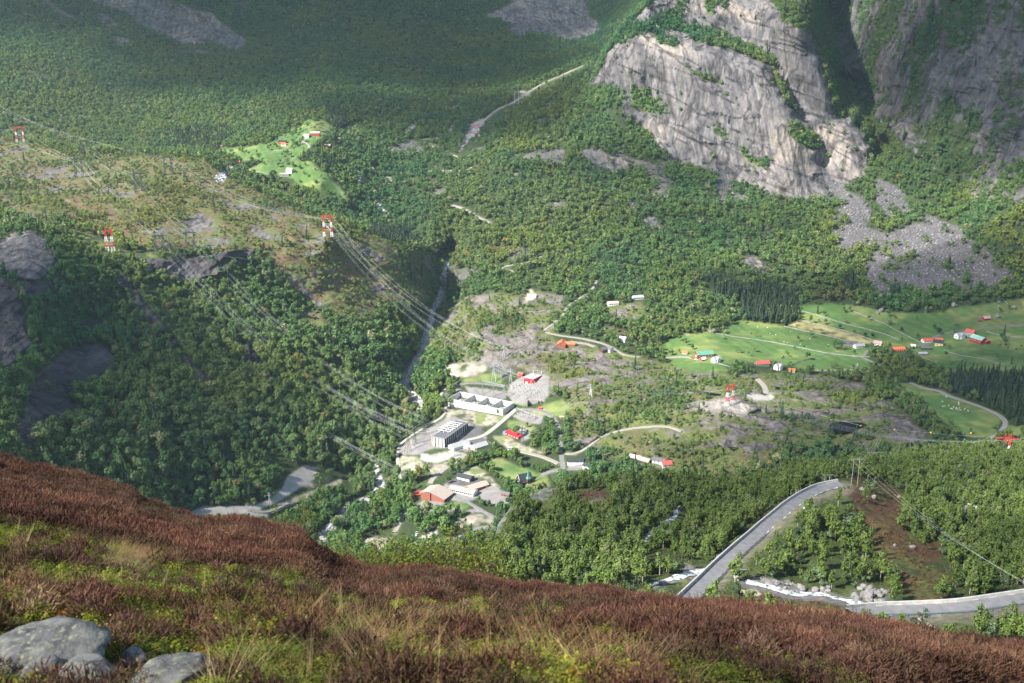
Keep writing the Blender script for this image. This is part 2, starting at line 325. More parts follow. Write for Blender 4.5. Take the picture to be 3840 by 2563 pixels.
RIVER = [[(1672,935),(1690,945),(1688,975),(1675,1010),(1672,1070),(1663,1100),(1650,1140),(1635,1165),(1620,1240),(1600,1320),(1575,1370),(1545,1415),(1530,1440),(1560,1480),(1592,1510),(1600,1545),(1560,1545),(1520,1490),(1495,1440),(1500,1410),(1540,1370),(1570,1310),(1590,1240),(1612,1160),(1640,1110),(1650,1060),(1655,1000),(1670,970)],
 [(1395,1740),(1415,1740),(1425,1775),(1445,1820),(1425,1860),(1330,1925),(1270,1970),(1215,2030),(1180,2040),(1200,1990),(1260,1940),(1300,1890),(1380,1860),(1410,1825),(1400,1780)],
 [(800,668),(830,645),(870,620),(875,635),(850,660),(835,685),(810,680)],
 [(1405,745),(1415,745),(1430,775),(1455,800),(1460,812),(1440,805),(1410,775)],[(1520,490),(1545,465),(1560,470),(1530,500),(1505,530)],
 [(1335,640),(1345,640),(1352,690),(1360,710),(1345,700)],[(1680,405),(1730,392),(1725,398),(1690,412)]]
SPUR_HEATH = [[(0,530),(140,545),(280,600),(330,690),(430,770),(420,830),(300,790),(150,710),(0,620)],[(0,740),(120,790),(240,860),(200,880),(100,840),(0,790)],
 [(780,690),(900,710),(1000,770),(1230,865),(1400,940),(1600,1050),(1650,1130),(1560,1130),(1450,1110),(1300,1060),(1150,1010),(1000,930),(900,850),(850,780)],
 [(950,890),(1050,950),(1150,1000),(1260,1060),(1290,1120),(1200,1160),(1100,1090),(1020,1010)],[(640,750),(760,780),(900,860),(1000,960),(900,950),(760,930),(560,940),(520,880),(620,850)],[(250,650),(420,640),(560,720),(500,760),(330,720)],[(1130,1160),(1200,1170),(1260,1260),(1200,1260),(1140,1210)]]
MIDROCK = [[(1640,1200),(1719,1123),(1828,1107),(1993,1090),(2103,1107),(2119,1189),(2040,1260),(2200,1310),(2322,1320),(2560,1385),(2720,1405),(2900,1405),(3100,1415),(3240,1440),(3300,1490),(3380,1530),(3420,1600),(3500,1660),(3300,1700),(3000,1680),(2700,1790),(2500,1770),(2350,1730),(2150,1680),(2120,1560),(2140,1500),(2060,1430),(1950,1390),(1850,1370),(1700,1355),(1620,1330),(1610,1260)],
 [(2250,1150),(2420,1130),(2440,1200),(2300,1200)],[(2230,1215),(2350,1230),(2360,1260),(2250,1250)],[(1840,930),(1960,920),(1960,945),(1850,950)]]
RIGHTM = [[(3060,-180),(4260,-180),(4260,760),(3840,760),(3660,745),(3540,665),(3420,570),(3330,480),(3220,400),(3130,200)]]
POND = [[(3110,1590),(3150,1583),(3270,1586),(3280,1592),(3220,1605),(3200,1618),(3150,1625),(3110,1610)],[(2615,1465),(2680,1475),(2730,1483),(2720,1490),(2640,1475)],[(2908,1450),(2925,1452),(2922,1462),(2908,1458)],[(3075,1545),(3110,1548),(3100,1552)],[(2725,1676),(2770,1678),(2740,1684)]]
SPRUCE = [[(640,490),(860,480),(850,545),(800,565),(650,550)],[(1225,420),(1310,420),(1315,500),(1250,500),(1225,480)],[(1200,590),(1250,600),(1290,620),(1270,650),(1215,640),(1190,610)],[(1100,590),(1160,575),(1170,600),(1110,605)],
 [(2770,1110),(2880,1070),(3000,1100),(3000,1200),(2940,1220),(2780,1192)],[(3560,1420),(3640,1395),(3700,1400),(3690,1430),(3960,1410),(3960,1600),(3800,1595),(3760,1560),(3640,1500),(3560,1470)],[(3740,1350),(3960,1370),(3960,1400),(3740,1378)],
 [(3150,1050),(3210,1030),(3220,1100),(3170,1110)],[(2640,1050),(2760,1040),(2820,1120),(2700,1130)],[(3310,1100),(3370,1090),(3380,1120),(3310,1130)],[(1350,880),(1500,850),(1580,900),(1560,930),(1450,900)]]
BARETREE = [[(3050,1110),(3200,1100),(3200,1150),(3060,1150)],[(2700,1330),(2800,1320),(2800,1345),(2700,1350)]]
# roads: polyline, width in metres, surface
ROADS = [([(3414,1437),(3452,1452),(3494,1462),(3525,1466),(3536,1471),(3551,1483),(3628,1509),(3693,1532),(3750,1559),(3773,1586),(3758,1613),(3712,1647),(3636,1670)],6,'gravel'),
 ([(3433,1299),(3483,1291),(3498,1280),(3502,1265),(3536,1253),(3582,1245),(3636,1242),(3693,1230),(3840,1220),(3960,1212)],4,'asphalt'),
 ([(2037,959),(1977,986),(1920,995),(1878,1003),(1927,1019)],4,'gravel'),
 ([(2240,1052),(2212,1096),(2157,1129),(2130,1151),(2108,1189)],5,'gravel'),
 ([(2108,1189),(2080,1210),(2059,1227),(2037,1238),(2053,1249),(2103,1260),(2185,1271),(2256,1288),(2295,1304),(2338,1332),(2400,1340)],5,'gravel'),
 ([(2103,1699),(2157,1705),(2212,1672),(2267,1633),(2322,1617),(2404,1603),(2508,1600),(2558,1620)],5,'gravel'),
 ([(1936,1536),(1980,1535),(2026,1540),(2070,1562),(2092,1595),(2097,1639),(2103,1683),(2105,1700),(2114,1777)],6,'asphalt'),
 ([(1690,1440),(1652,1482),(1671,1520),(1668,1549),(1655,1568),(1591,1606),(1527,1648),(1496,1676),(1491,1711),(1499,1769),(1500,1800)],4,'concrete'),
 ([(1897,1450),(1850,1443),(1814,1440),(1751,1437),(1712,1447),(1708,1456),(1716,1463),(1751,1479)],6,'asphalt'),
 ([(1936,1536),(1929,1541),(1888,1577),(1846,1612),(1808,1638),(1751,1651)],7,'concrete'),
 ([(1917,1683),(1974,1699),(2038,1715),(2095,1740)],6,'gravel'),
 ([(1745,1705),(1732,1721),(1687,1746),(1623,1794),(1612,1815)],7,'gravel'),
 ([(2031,1783),(2066,1769),(2108,1762)],7,'asphalt'),([(1698,1860),(1751,1881),(1786,1903),(1856,1945)],5,'asphalt'),
 ([(1700,2030),(1719,2013),(1737,1997),(1786,1983),(1842,1976)],7,'asphalt'),
 ([(1966,356),(1927,384),(1867,411),(1830,440)],9,'gravel'),([(1830,440),(1800,465),(1770,490),(1745,520),(1730,560)],7,'gravel'),([(1966,356),(2000,335),(2040,312),(2090,290),(2140,268),(2190,245)],8,'gravel'),([(1697,472),(1690,485),(1686,498)],8,'gravel'),([(1642,518),(1600,522),(1571,526),(1600,542),(1642,556)],5,'gravel'),([(1675,570),(1700,582),(1730,592)],5,'gravel'),
 ([(1790,620),(1740,640),(1680,640),(1600,645)],5,'gravel'),
 ([(1680,765),(1746,784),(1790,812),(1840,836)],7,'gravel'),([(2838,1424),(2856,1438),(2870,1459),(2873,1480)],8,'gravel'),([(1142,540),(1132,530),(1145,520)],4,'gravel'),
 ([(1156,560),(1160,545),(1142,533),(1135,525),(1150,517)],5,'gravel'),([(3300,1370),(3232,1340)],4,'asphalt'),([(3232,1345),(3260,1310),(3240,1325)],3,'asphalt'),
 ([(2488,1344),(2560,1338),(2600,1345)],5,'gravel'),([(3040,1391),(3120,1390),(3180,1387),(3260,1393)],3,'gravel'),([(2385,1045),(2390,1060),(2388,1072)],5,'gravel'),([(1395,625),(1400,640),(1410,655)],7,'gravel'),
 ([(2140,1283),(2200,1290),(2230,1302)],7,'gravel'),([(2130,1760),(2185,1760)],6,'asphalt'),([(1530,1900),(1500,1960),(1480,2000)],6,'gravel'),([(1080,1890),(1000,1925),(940,1915)],6,'gravel')]

m_rock = M(ROCK_POLYS, n=1); m_led = M(LEDGES, n=1); m_rock = m_rock*(1-m_led)
m_scree = blur(np.maximum.reduce([in_poly(GU+wx*30, GV+wy*22, p_).astype(float) for p_ in SCREE]), 2)*np.clip(1.0+fbm(np.stack([W3[..., 0]+W3[..., 2]*.6, W3[..., 1], W3[..., 2]], -1)/np.array([22, 60, 50])+88, 4)*1.9+.35, 0, 1); m_green = blur(np.maximum.reduce([in_poly(GU+wx*5, GV+wy*4, p_).astype(float) for p_ in GREENS]), 2); m_rough = M(ROUGHGRASS, n=3); m_straw = M(STRAW, rag=False, n=2)
m_sand = M(SAND, rag=False, n=2); m_tar = M(TARMAC, rag=False, n=1); m_grav = M(GRAVEL, rag=False, n=1)
m_riv = M(RIVER, rag=False, n=1); m_spur = M(SPUR_HEATH, n=4); m_mid = M(MIDROCK, n=4); m_rm = M(RIGHTM, n=4); m_pond = M(POND, rag=False, n=0)
m_spr = M(SPRUCE, n=1); m_bare = M(BARETREE)
m_open = M([[(-300,480),(0,526),(137,535),(274,572),(440,572),(600,581),(770,592),(855,660),(1000,730),(1150,795),(1300,850),(1450,890),(1640,960),(1610,1130),(1450,1150),(1300,1210),(1150,1130),(950,950),(700,960),(430,900),(250,850),(0,760),(-300,760)]], n=5)
m_road = np.zeros(GU.shape)
for pts, w, s in ROADS:
    d = line_dist(GU, GV, pts)
    wpx = w*.42*F/np.maximum(ZA, 500)
    m_road = np.maximum(m_road, np.clip(1.6-d/(wpx+1), 0, 1))
n1 = fbm(W3/np.array([45, 45, 30]), 4)
n2 = fbm(W3/np.array([14, 14, 9])+31, 3)
n3 = ridged(W3/np.array([70, 30, 22])+5, 4)
n4 = fbm(W3/110.0+77, 3)
# rock showing through: the right-hand mountain, the spur and the knobbly ground on the valley floor
rk_rm = m_rm*np.clip((fbm(W3/np.array([60, 60, 190])+3, 4)*0.9 + 0.25 + n2*0.5)*4, 0, 1)
rk_sp = m_spur*np.clip((n1*0.8+n3*0.6-0.52)*4, 0, 1)
rk_mid = m_mid*np.clip((n3*0.9+n1*0.4-0.40)*5, 0, 1)
rk_slope = np.clip((fbm(W3/80.0+9, 4)-0.60)*6, 0, 1)*(1-m_green)*(GV > 250)*(GV < 1500)*(GU < 2900)*(GU > 1350)*.9
flat = np.clip(m_green+m_straw+m_sand+m_tar+m_grav+m_road+m_pond, 0, 1)
rocky = np.clip(m_rock + (rk_rm+rk_sp+rk_mid+rk_slope*0.8)*(1-flat), 0, 1)*(1-flat)*(1-m_riv)

# ---------------------------------------------------------------- relief
cliff = np.clip(m_rock + m_rm*0.6, 0, 1)
left_slabs = M(ROCK_POLYS[14:21], n=3)
disp = n4*8*(1-cliff*0.3) + n1*3.5
disp += fbm(W3/260.0+40, 2)*10*np.clip((2600-ZA)/-600+0, 0, 1)          # far slopes have broad ribs
# domed granite: long sweeping joints and exfoliation steps
q = W3.copy(); q = np.stack([q[..., 0]*0.92-q[..., 2]*0.39, q[..., 1]*0.5, q[..., 2]*0.92+q[..., 0]*0.39], -1)
joint = ridged(np.stack([W3[..., 0]+W3[..., 2]*.15, W3[..., 1]*.4, W3[..., 2]], -1)/np.array([34, 90, 170])+2, 4)
steps = fbm(q/np.array([160, 200, 38])+8, 3)
steps = (np.floor(steps*3.0)+np.clip((steps*3.0-np.floor(steps*3.0))*3.5, 0, 1))/3.0
blocks = fbm(W3/np.array([26, 26, 34])+60, 4)
jl0 = np.abs(fbm(np.stack([W3[..., 0]*.92-W3[..., 2]*.39, W3[..., 1]*.3, W3[..., 2]*.92+W3[..., 0]*.39], -1)/np.array([190, 190, 30])+5, 4))
disp_c = -joint*1.8 + steps*4.5 + blocks*2.4 - np.clip(1-jl0*16, 0, 1)*5
disp = disp*(1-cliff) + (disp_c*cliff*np.where(DOME, 0.9, 1.9)) + cliff*n4*8
crev = ridged(W3/np.array([75, 75, 190])+71, 3)                         # gullies down the right-hand wall
disp += m_rm*(-crev*20 - ridged(W3/np.array([16, 16, 40])+5, 3)*5)
disp += m_mid*(-(n3*7.0) - n1*3 - ridged(W3/np.array([22, 12, 10])+15, 3)*2.5) + m_spur*(-(n3*6.0))
disp += m_scree*fbm(W3/5.0, 3)*2.5
disp += rocky*(1-cliff)*(-n2*2.0)
disp += left_slabs*(-ridged(np.stack([W3[..., 0]*.8+W3[..., 2]*.6, W3[..., 1], W3[..., 2]*.8-W3[..., 0]*.6], -1)/np.array([60, 60, 16]), 4)*7)
fl = blur(np.clip(flat*1.3+m_riv, 0, 1), 4)
disp *= (1-fl*0.96)
disp += fl*n4*1.2
RBED = fbm(W3/6.0+4, 3)*2.2
disp += m_riv*RBED
ZD = ZA + disp
POS = raydir(GU, GV)*ZD[..., None]
def surfA(u, v):
    fu = np.clip((np.asarray(u, float)-U0)/STEP, 0, len(us)-1.001); fv = np.clip((np.asarray(v, float)-V0)/STEP, 0, len(vs)-1.001)
    i = fu.astype(int); j = fv.astype(int); a = fu-i; b = fv-j
    z = (ZD[j, i]*(1-a)*(1-b)+ZD[j, i+1]*a*(1-b)+ZD[j+1, i]*(1-a)*b+ZD[j+1, i+1]*a*b)
    return raydir(u, v)*np.asarray(z)[..., None]

dU = np.gradient(POS, axis=1); dV = np.gradient(POS, axis=0)
NRM = np.cross(dV, dU); NRM /= np.linalg.norm(NRM, axis=-1, keepdims=True)+1e-12
RD = raydir(GU, GV); RD /= np.linalg.norm(RD, axis=-1, keepdims=True)
FACING = np.abs((NRM*RD).sum(-1))
hid = blur((FACING < 0.07).astype(float), 1)
rocky *= 1-np.clip(hid*2, 0, 1); m_rock *= 1-np.clip(hid*2, 0, 1)
# ---------------------------------------------------------------- ground colour (its own colour; the left slabs also carry painted shade)
def colmix(base, c, m): return base*(1-m[..., None]) + np.asarray(c)*m[..., None]
n5 = fbm(W3/7.0+13, 2)
colr = np.ones(GU.shape+(3,))*np.array([.035, .05, .022])
colr = colmix(colr, [.055, .085, .03], np.clip(n1*0.8+0.4, 0, 1)*0.7)
heath = np.clip(m_spur+m_mid+m_open*.8, 0, 1)
colr = colmix(colr, [.105, .12, .045], heath*0.9)
colr = colmix(colr, [.13, .095, .055], np.clip(np.maximum(m_spur, m_open*.8)*np.clip(n2*2+0.5, 0, 1), 0, 1))
colr = colmix(colr, [.115, .135, .045], m_mid*np.clip(n1*2.0, 0, 1)*0.8)
colr = colmix(colr, [.10, .085, .045], m_mid*np.clip(-n1*2.0, 0, 1)*0.7)
colr = colmix(colr, [.08, .11, .035], m_led)
rockc = np.ones(GU.shape+(3,))*np.array([.152, .142, .140])
rockc = colmix(rockc, [.26, .222, .19], np.clip(fbm(q/np.array([150, 150, 60])+21, 3)*2.2-0.45, 0, 1))
tilt = np.stack([W3[..., 0]+W3[..., 2]*0.22, W3[..., 1], W3[..., 2]], -1)
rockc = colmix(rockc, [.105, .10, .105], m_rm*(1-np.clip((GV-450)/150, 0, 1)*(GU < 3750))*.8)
rockc = colmix(rockc, [.085, .08, .075], np.clip(m_mid+m_spur, 0, 1)*np.clip(1-np.abs(fbm(W3/np.array([22, 12, 8])+3, 4))*8, 0, 1)*.8)
rockc = colmix(rockc, [.085, .08, .09], cliff*np.clip(fbm(tilt/np.array([7, 40, 130])+7, 4)*2.6-0.2, 0, 1)*0.9)
rockc = colmix(rockc, [.21, .205, .205], cliff*np.clip(fbm(tilt/np.array([5, 40, 90])+47, 3)*2.0-0.2, 0, 1)*0.6)
jl = np.abs(fbm(np.stack([W3[..., 0]*.92-W3[..., 2]*.39, W3[..., 1]*.3, W3[..., 2]*.92+W3[..., 0]*.39], -1)/np.array([190, 190, 30])+5, 4))
rockc = colmix(rockc, [.06, .055, .06], cliff*np.clip(1-jl*15, 0, 1)*0.9)
jl2 = np.abs(fbm(tilt/np.array([40, 80, 150])+15, 4))
rockc = colmix(rockc, [.07, .065, .07], cliff*np.clip(1-jl2*14, 0, 1)*0.8)
rockc = colmix(rockc, [.10, .095, .105], np.clip(fbm(W3/np.array([9, 9, 90])+7, 3)*1.7-0.1, 0, 1)*0.7)
rockc = colmix(rockc, [.17, .15, .138], m_mid*0.8)
rockc = colmix(rockc, [.05, .047, .055], left_slabs*np.clip(0.85+n1*0.4, 0, 1))  # left slabs coloured near black to stand in for the shade on them
rockc = colmix(rockc, [.29, .265, .24], M([ROCK_POLYS[-1]], n=6)*np.clip(.8+n2, 0, 1))
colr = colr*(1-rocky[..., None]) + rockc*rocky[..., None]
colr = colmix(colr, [.10, .095, .10], m_scree)
colr = colmix(colr, [.080, .145, .042], m_green)
pale = np.clip(fbm(W3/np.array([40, 30, 30])+91, 4)*1.6, 0, 1)
colr = colmix(colr, [.18, .215, .07], m_green*pale*0.9)
colr = colmix(colr, [.15, .17, .06], m_rough*np.clip(0.6+n2, 0, 1))
colr = colmix(colr, [.36, .32, .15], m_straw*np.clip(0.75+n2*0.6+n5*0.4, 0, 1))
colr = colmix(colr, [.16, .175, .075], m_green*(GV > 1390)*(GU < 2200)*np.clip(.45+n2, 0, 1))
colr = colmix(colr, [.35, .31, .26], m_sand*np.clip(0.85+n2*1.2, 0, 1))
colr = colmix(colr, [.15, .19, .07], m_sand*np.clip(n2*3-0.5, 0, 1)*(GV > 1500))
colr = colmix(colr, [.205, .195, .19], m_tar)
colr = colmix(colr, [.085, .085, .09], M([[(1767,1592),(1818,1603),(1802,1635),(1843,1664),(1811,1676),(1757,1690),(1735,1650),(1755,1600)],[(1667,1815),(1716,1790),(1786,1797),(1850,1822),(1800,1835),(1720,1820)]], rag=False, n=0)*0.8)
colr = colmix(colr, [.33, .31, .29], m_grav)
colr = colmix(colr, [.26, .25, .245], m_riv)
colr = colmix(colr, [.38, .36, .36], m_riv*np.clip(n5*4, 0, 1))
verge = np.clip(m_road, 0, 1)*0.6
colr = colmix(colr, [.17, .17, .10], verge*(1-m_tar))
colr *= 1+(m_green*.07*np.sin((W3[..., 0]*.85+W3[..., 1]*.4)/2.6)*(fbm(W3/120.0+2, 2) > 0))[..., None]
bareband = np.clip(n5*1.2, 0, 1)
colr = np.clip(colr*(1+0.14*n5[..., None]), 0.005, 0.8)

def nodes_of(name):
    m = bpy.data.materials.new(name); m.use_nodes = True
    return m, m.node_tree, m.node_tree.nodes['Principled BSDF']
def ground_material(name, bump=1.0, scale=0.5, var=0.25, streak=None, rough=0.95, dark=None):
    m, nt, b = nodes_of(name); N = nt.nodes; L = nt.links
    at = N.new('ShaderNodeAttribute'); at.attribute_name = 'cover'
    tc = N.new('ShaderNodeTexCoord')
    no = N.new('ShaderNodeTexNoise'); no.inputs['Scale'].default_value = scale; no.inputs['Detail'].default_value = 8; no.inputs['Roughness'].default_value = 0.65
    mp = N.new('ShaderNodeMapping'); L.new(tc.outputs['Object'], mp.inputs[0]); L.new(mp.outputs[0], no.inputs['Vector'])
    if streak: mp.inputs['Scale'].default_value = streak; mp.inputs['Rotation'].default_value = (0, 0.08, 0)
    mr = N.new('ShaderNodeMapRange'); mr.inputs['From Min'].default_value = .3; mr.inputs['From Max'].default_value = .7
    mr.inputs['To Min'].default_value = 1-var; mr.inputs['To Max'].default_value = 1+var
    L.new(no.outputs[0], mr.inputs[0])
    hs = N.new('ShaderNodeMix'); hs.data_type = 'RGBA'; hs.blend_type = 'MULTIPLY'; hs.inputs[0].default_value = 1
    L.new(at.outputs['Color'], hs.inputs[6]); L.new(mr.outputs[0], hs.inputs[7])
    out = hs.outputs[2]
    if dark:                                    # thin dark cracks and water stains
        vo = N.new('ShaderNodeTexNoise'); vo.inputs['Scale'].default_value = dark; vo.inputs['Detail'].default_value = 6; vo.inputs['Distortion'].default_value = 1.2
        mp2 = N.new('ShaderNodeMapping'); mp2.inputs['Scale'].default_value = (1, 1, 0.22); mp2.inputs['Rotation'].default_value = (0, 0.12, 0)
        L.new(tc.outputs['Object'], mp2.inputs[0]); L.new(mp2.outputs[0], vo.inputs['Vector'])
        sb = N.new('ShaderNodeMath'); sb.operation = 'SUBTRACT'; sb.inputs[1].default_value = .5; L.new(vo.outputs[0], sb.inputs[0])
        ab = N.new('ShaderNodeMath'); ab.operation = 'ABSOLUTE'; L.new(sb.outputs[0], ab.inputs[0])
        m2 = N.new('ShaderNodeMapRange'); m2.inputs['From Min'].default_value = 0.0; m2.inputs['From Max'].default_value = .035
        m2.inputs['To Min'].default_value = .42; m2.inputs['To Max'].default_value = 1; L.new(ab.outputs[0], m2.inputs[0])
        h2 = N.new('ShaderNodeMix'); h2.data_type = 'RGBA'; h2.blend_type = 'MULTIPLY'; h2.inputs[0].default_value = 1
        L.new(out, h2.inputs[6]); L.new(m2.outputs[0], h2.inputs[7]); out = h2.outputs[2]
    L.new(out, b.inputs['Base Color'])
    b.inputs['Roughness'].default_value = rough; b.inputs['Specular IOR Level'].default_value = 0.15
    bp = N.new('ShaderNodeBump'); bp.inputs['Strength'].default_value = 0.8; bp.inputs['Distance'].default_value = bump
    L.new(no.outputs[0], bp.inputs['Height']); L.new(bp.outputs[0], b.inputs['Normal'])
    return m
MG = ground_material('soil_and_moss', 1.5, 0.35, 0.35)
MR = ground_material('granite', 7.0, 0.13, 0.36, streak=(1, .6, .22), dark=0.014)
MM = ground_material('meadow_grass', 0.25, 0.06, 0.12)
MS = ground_material('scree_stone', 3.0, 0.35, 0.5)
MY = ground_material('packed_gravel', 0.2, 0.2, 0.10)
ny, nx = GU.shape
idx = np.arange(ny*nx).reshape(ny, nx)
quads = np.stack([idx[:-1, :-1], idx[1:, :-1], idx[1:, 1:], idx[:-1, 1:]], -1).reshape(-1, 4)
def cen(m): return ((m[:-1, :-1]+m[1:, :-1]+m[1:, 1:]+m[:-1, 1:])/4).ravel()
lab = np.zeros(len(quads), int)
lab[cen(rocky) > 0.5] = 1
lab[cen(m_scree) > 0.5] = 3
lab[cen(m_green+m_straw) > 0.5] = 2
lab[cen(m_sand+m_tar+m_grav) > 0.5] = 4
lab[cen(m_riv) > 0.5] = 5
# whole-sheet normals so the seams between the sheets do not show
FL = POS.reshape(-1, 3); FC = np.c_[colr.reshape(-1, 3), np.ones(ny*nx)]; FN = NRM.reshape(-1, 3)
for k, (nm, mt) in enumerate([('ground', MG), ('rock_face', MR), ('meadow', MM), ('scree', MS), ('gravel_yard', MY), ('river_bed', MS)]):
    f = quads[lab == k]
    used = np.unique(f); remap = np.zeros(ny*nx, np.int64); remap[used] = np.arange(len(used))
    o = new_mesh(nm, FL[used], remap[f], mt, attrs={'cover': ('FLOAT_COLOR', FC[used])})
    o.data.normals_split_custom_set_from_vertices(FN[used].astype(np.float32).tolist())
    tag(o, kind='structure')
# ---------------------------------------------------------------- foliage materials
def leaf_material(name, c1, c2, c3=None, use_tint=True, rough=0.6, trans=0.25):
    m, nt, b = nodes_of(name); N = nt.nodes; L = nt.links
    oi = N.new('ShaderNodeObjectInfo'); geo = N.new('ShaderNodeNewGeometry')
    ramp = N.new('ShaderNodeValToRGB'); ramp.color_ramp.elements[0].color = (*c1, 1); ramp.color_ramp.elements[1].color = (*c2, 1)
    if c3: e = ramp.color_ramp.elements.new(0.93); e.color = (*c2, 1); ramp.color_ramp.elements[2].color = (*c3, 1)
    L.new(oi.outputs['Random'], ramp.inputs[0])
    mr = N.new('ShaderNodeMapRange'); mr.inputs['To Min'].default_value = 0.72; mr.inputs['To Max'].default_value = 1.3
    L.new(geo.outputs['Random Per Island'], mr.inputs[0])
    mx = N.new('ShaderNodeMix'); mx.data_type = 'RGBA'; mx.blend_type = 'MULTIPLY'; mx.inputs[0].default_value = 1
    L.new(ramp.outputs[0], mx.inputs[6]); L.new(mr.outputs[0], mx.inputs[7]); out = mx.outputs[2]
    if use_tint:
        at = N.new('ShaderNodeAttribute'); at.attribute_type = 'INSTANCER'; at.attribute_name = 'tint'
        m2 = N.new('ShaderNodeMix'); m2.data_type = 'RGBA'; m2.blend_type = 'MULTIPLY'; m2.inputs[0].default_value = 1
        L.new(out, m2.inputs[6]); L.new(at.outputs['Color'], m2.inputs[7]); out = m2.outputs[2]
    L.new(out, b.inputs['Base Color']); b.inputs['Roughness'].default_value = rough; b.inputs['Specular IOR Level'].default_value = 0.25
    if trans:
        tl = N.new('ShaderNodeBsdfTranslucent'); L.new(out, tl.inputs[0]); ms = N.new('ShaderNodeMixShader'); ms.inputs[0].default_value = trans
        L.new(b.outputs[0], ms.inputs[1]); L.new(tl.outputs[0], ms.inputs[2]); L.new(ms.outputs[0], N['Material Output'].inputs[0])
    return m
def plain(name, c, rough=0.8, var=0.15, scale=0.5, metal=0, bump=0.0, spec=0.3, stretch=None):
    m, nt, b = nodes_of(name); N = nt.nodes; L = nt.links
    tc = N.new('ShaderNodeTexCoord'); no = N.new('ShaderNodeTexNoise'); no.inputs['Scale'].default_value = scale; no.inputs['Detail'].default_value = 6
    src = tc.outputs['Object']
    if stretch:
        mp = N.new('ShaderNodeMapping'); mp.inputs['Scale'].default_value = stretch; L.new(src, mp.inputs[0]); src = mp.outputs[0]
    L.new(src, no.inputs['Vector'])
    mr = N.new('ShaderNodeMapRange'); mr.inputs['From Min'].default_value = .3; mr.inputs['From Max'].default_value = .7
    mr.inputs['To Min'].default_value = 1-var; mr.inputs['To Max'].default_value = 1+var; L.new(no.outputs[0], mr.inputs[0])
    mx = N.new('ShaderNodeMix'); mx.data_type = 'RGBA'; mx.blend_type = 'MULTIPLY'; mx.inputs[0].default_value = 1
    mx.inputs[6].default_value = (*c, 1); L.new(mr.outputs[0], mx.inputs[7]); L.new(mx.outputs[2], b.inputs['Base Color'])
    b.inputs['Roughness'].default_value = rough; b.inputs['Metallic'].default_value = metal; b.inputs['Specular IOR Level'].default_value = spec
    if bump:
        bp = N.new('ShaderNodeBump'); bp.inputs['Distance'].default_value = bump; L.new(no.outputs[0], bp.inputs['Height']); L.new(bp.outputs[0], b.inputs['Normal'])
    return m
ML_FAR = leaf_material('broadleaf_canopy', (.078, .148, .036), (.148, .232, .060))
ML_SPR = leaf_material('spruce_needles', (.018, .042, .020), (.035, .065, .026), trans=0.05)
ML_NEAR = leaf_material('birch_leaves', (.080, .134, .028), (.138, .195, .044), (.17, .21, .08), use_tint=False)
ML_WIL = leaf_material('willow_leaves', (.10, .155, .075), (.14, .20, .095), use_tint=False)
ML_PINE = leaf_material('dark_needles', (.022, .05, .022), (.04, .07, .03), use_tint=False, trans=0.05)
MBARK = plain('bark_grey_brown', (.13, .10, .08), scale=3)
MBIRCH = plain('birch_bark', (.42, .40, .37), scale=2, var=.6, stretch=(1, 1, 4))

def leaf_cards(r, n, lobes, size, flat=0.6, up=0.35, hang=0.0):
    """n small bent leaf clumps in a handful of uneven lobes; cards face outwards so that the crown is lit as a body"""
    lobes = np.array(lobes, float)                # x y z rx ry rz
    w = lobes[:, 3]*lobes[:, 4]; w /= w.sum()
    k = r.choice(len(lobes), n, p=w)
    d = r.normal(size=(n, 3)); d /= np.linalg.norm(d, axis=1, keepdims=True)
    rad = r.random(n)**0.28
    rad *= 0.82+0.3*np.sin(d[:, 0]*5+k*1.7)*np.cos(d[:, 1]*4+k)
    c = lobes[k, :3]+d*lobes[k, 3:]*rad[:, None]
    nm = d*flat*1.25 + r.normal(size=(n, 3))*0.34; nm[:, 2] += up; nm /= np.linalg.norm(nm, axis=1, keepdims=True)
    t = np.cross(nm, r.normal(size=(n, 3))); t /= np.linalg.norm(t, axis=1, keepdims=True)
    bt = np.cross(nm, t); s = size*(0.6+0.8*r.random(n))[:, None]
    a = 0.75
    vv = np.stack([c-t*s, c-bt*s*a+nm*s*.15, c+t*s, c+bt*s*a+nm*s*.15], 1).reshape(-1, 3)
    return vv, np.arange(4*n).reshape(-1, 4)
def tube(pts, radii, sides=6):
    """tapered tube along points"""
    V, Fc = [], []
    pts = [Vector(p) for p in pts]
    for i, p in enumerate(pts):
        d = (pts[min(i+1, len(pts)-1)]-pts[max(i-1, 0)]).normalized()
        a = d.orthogonal().normalized(); b = d.cross(a)
        for k in range(sides):
            t = 2*math.pi*k/sides; V.append(p+(a*math.cos(t)+b*math.sin(t))*radii[i])
    for i in range(len(pts)-1):
        for k in range(sides):
            Fc.append((i*sides+k, i*sides+(k+1) % sides, (i+1)*sides+(k+1) % sides, (i+1)*sides+k))
    return V, Fc
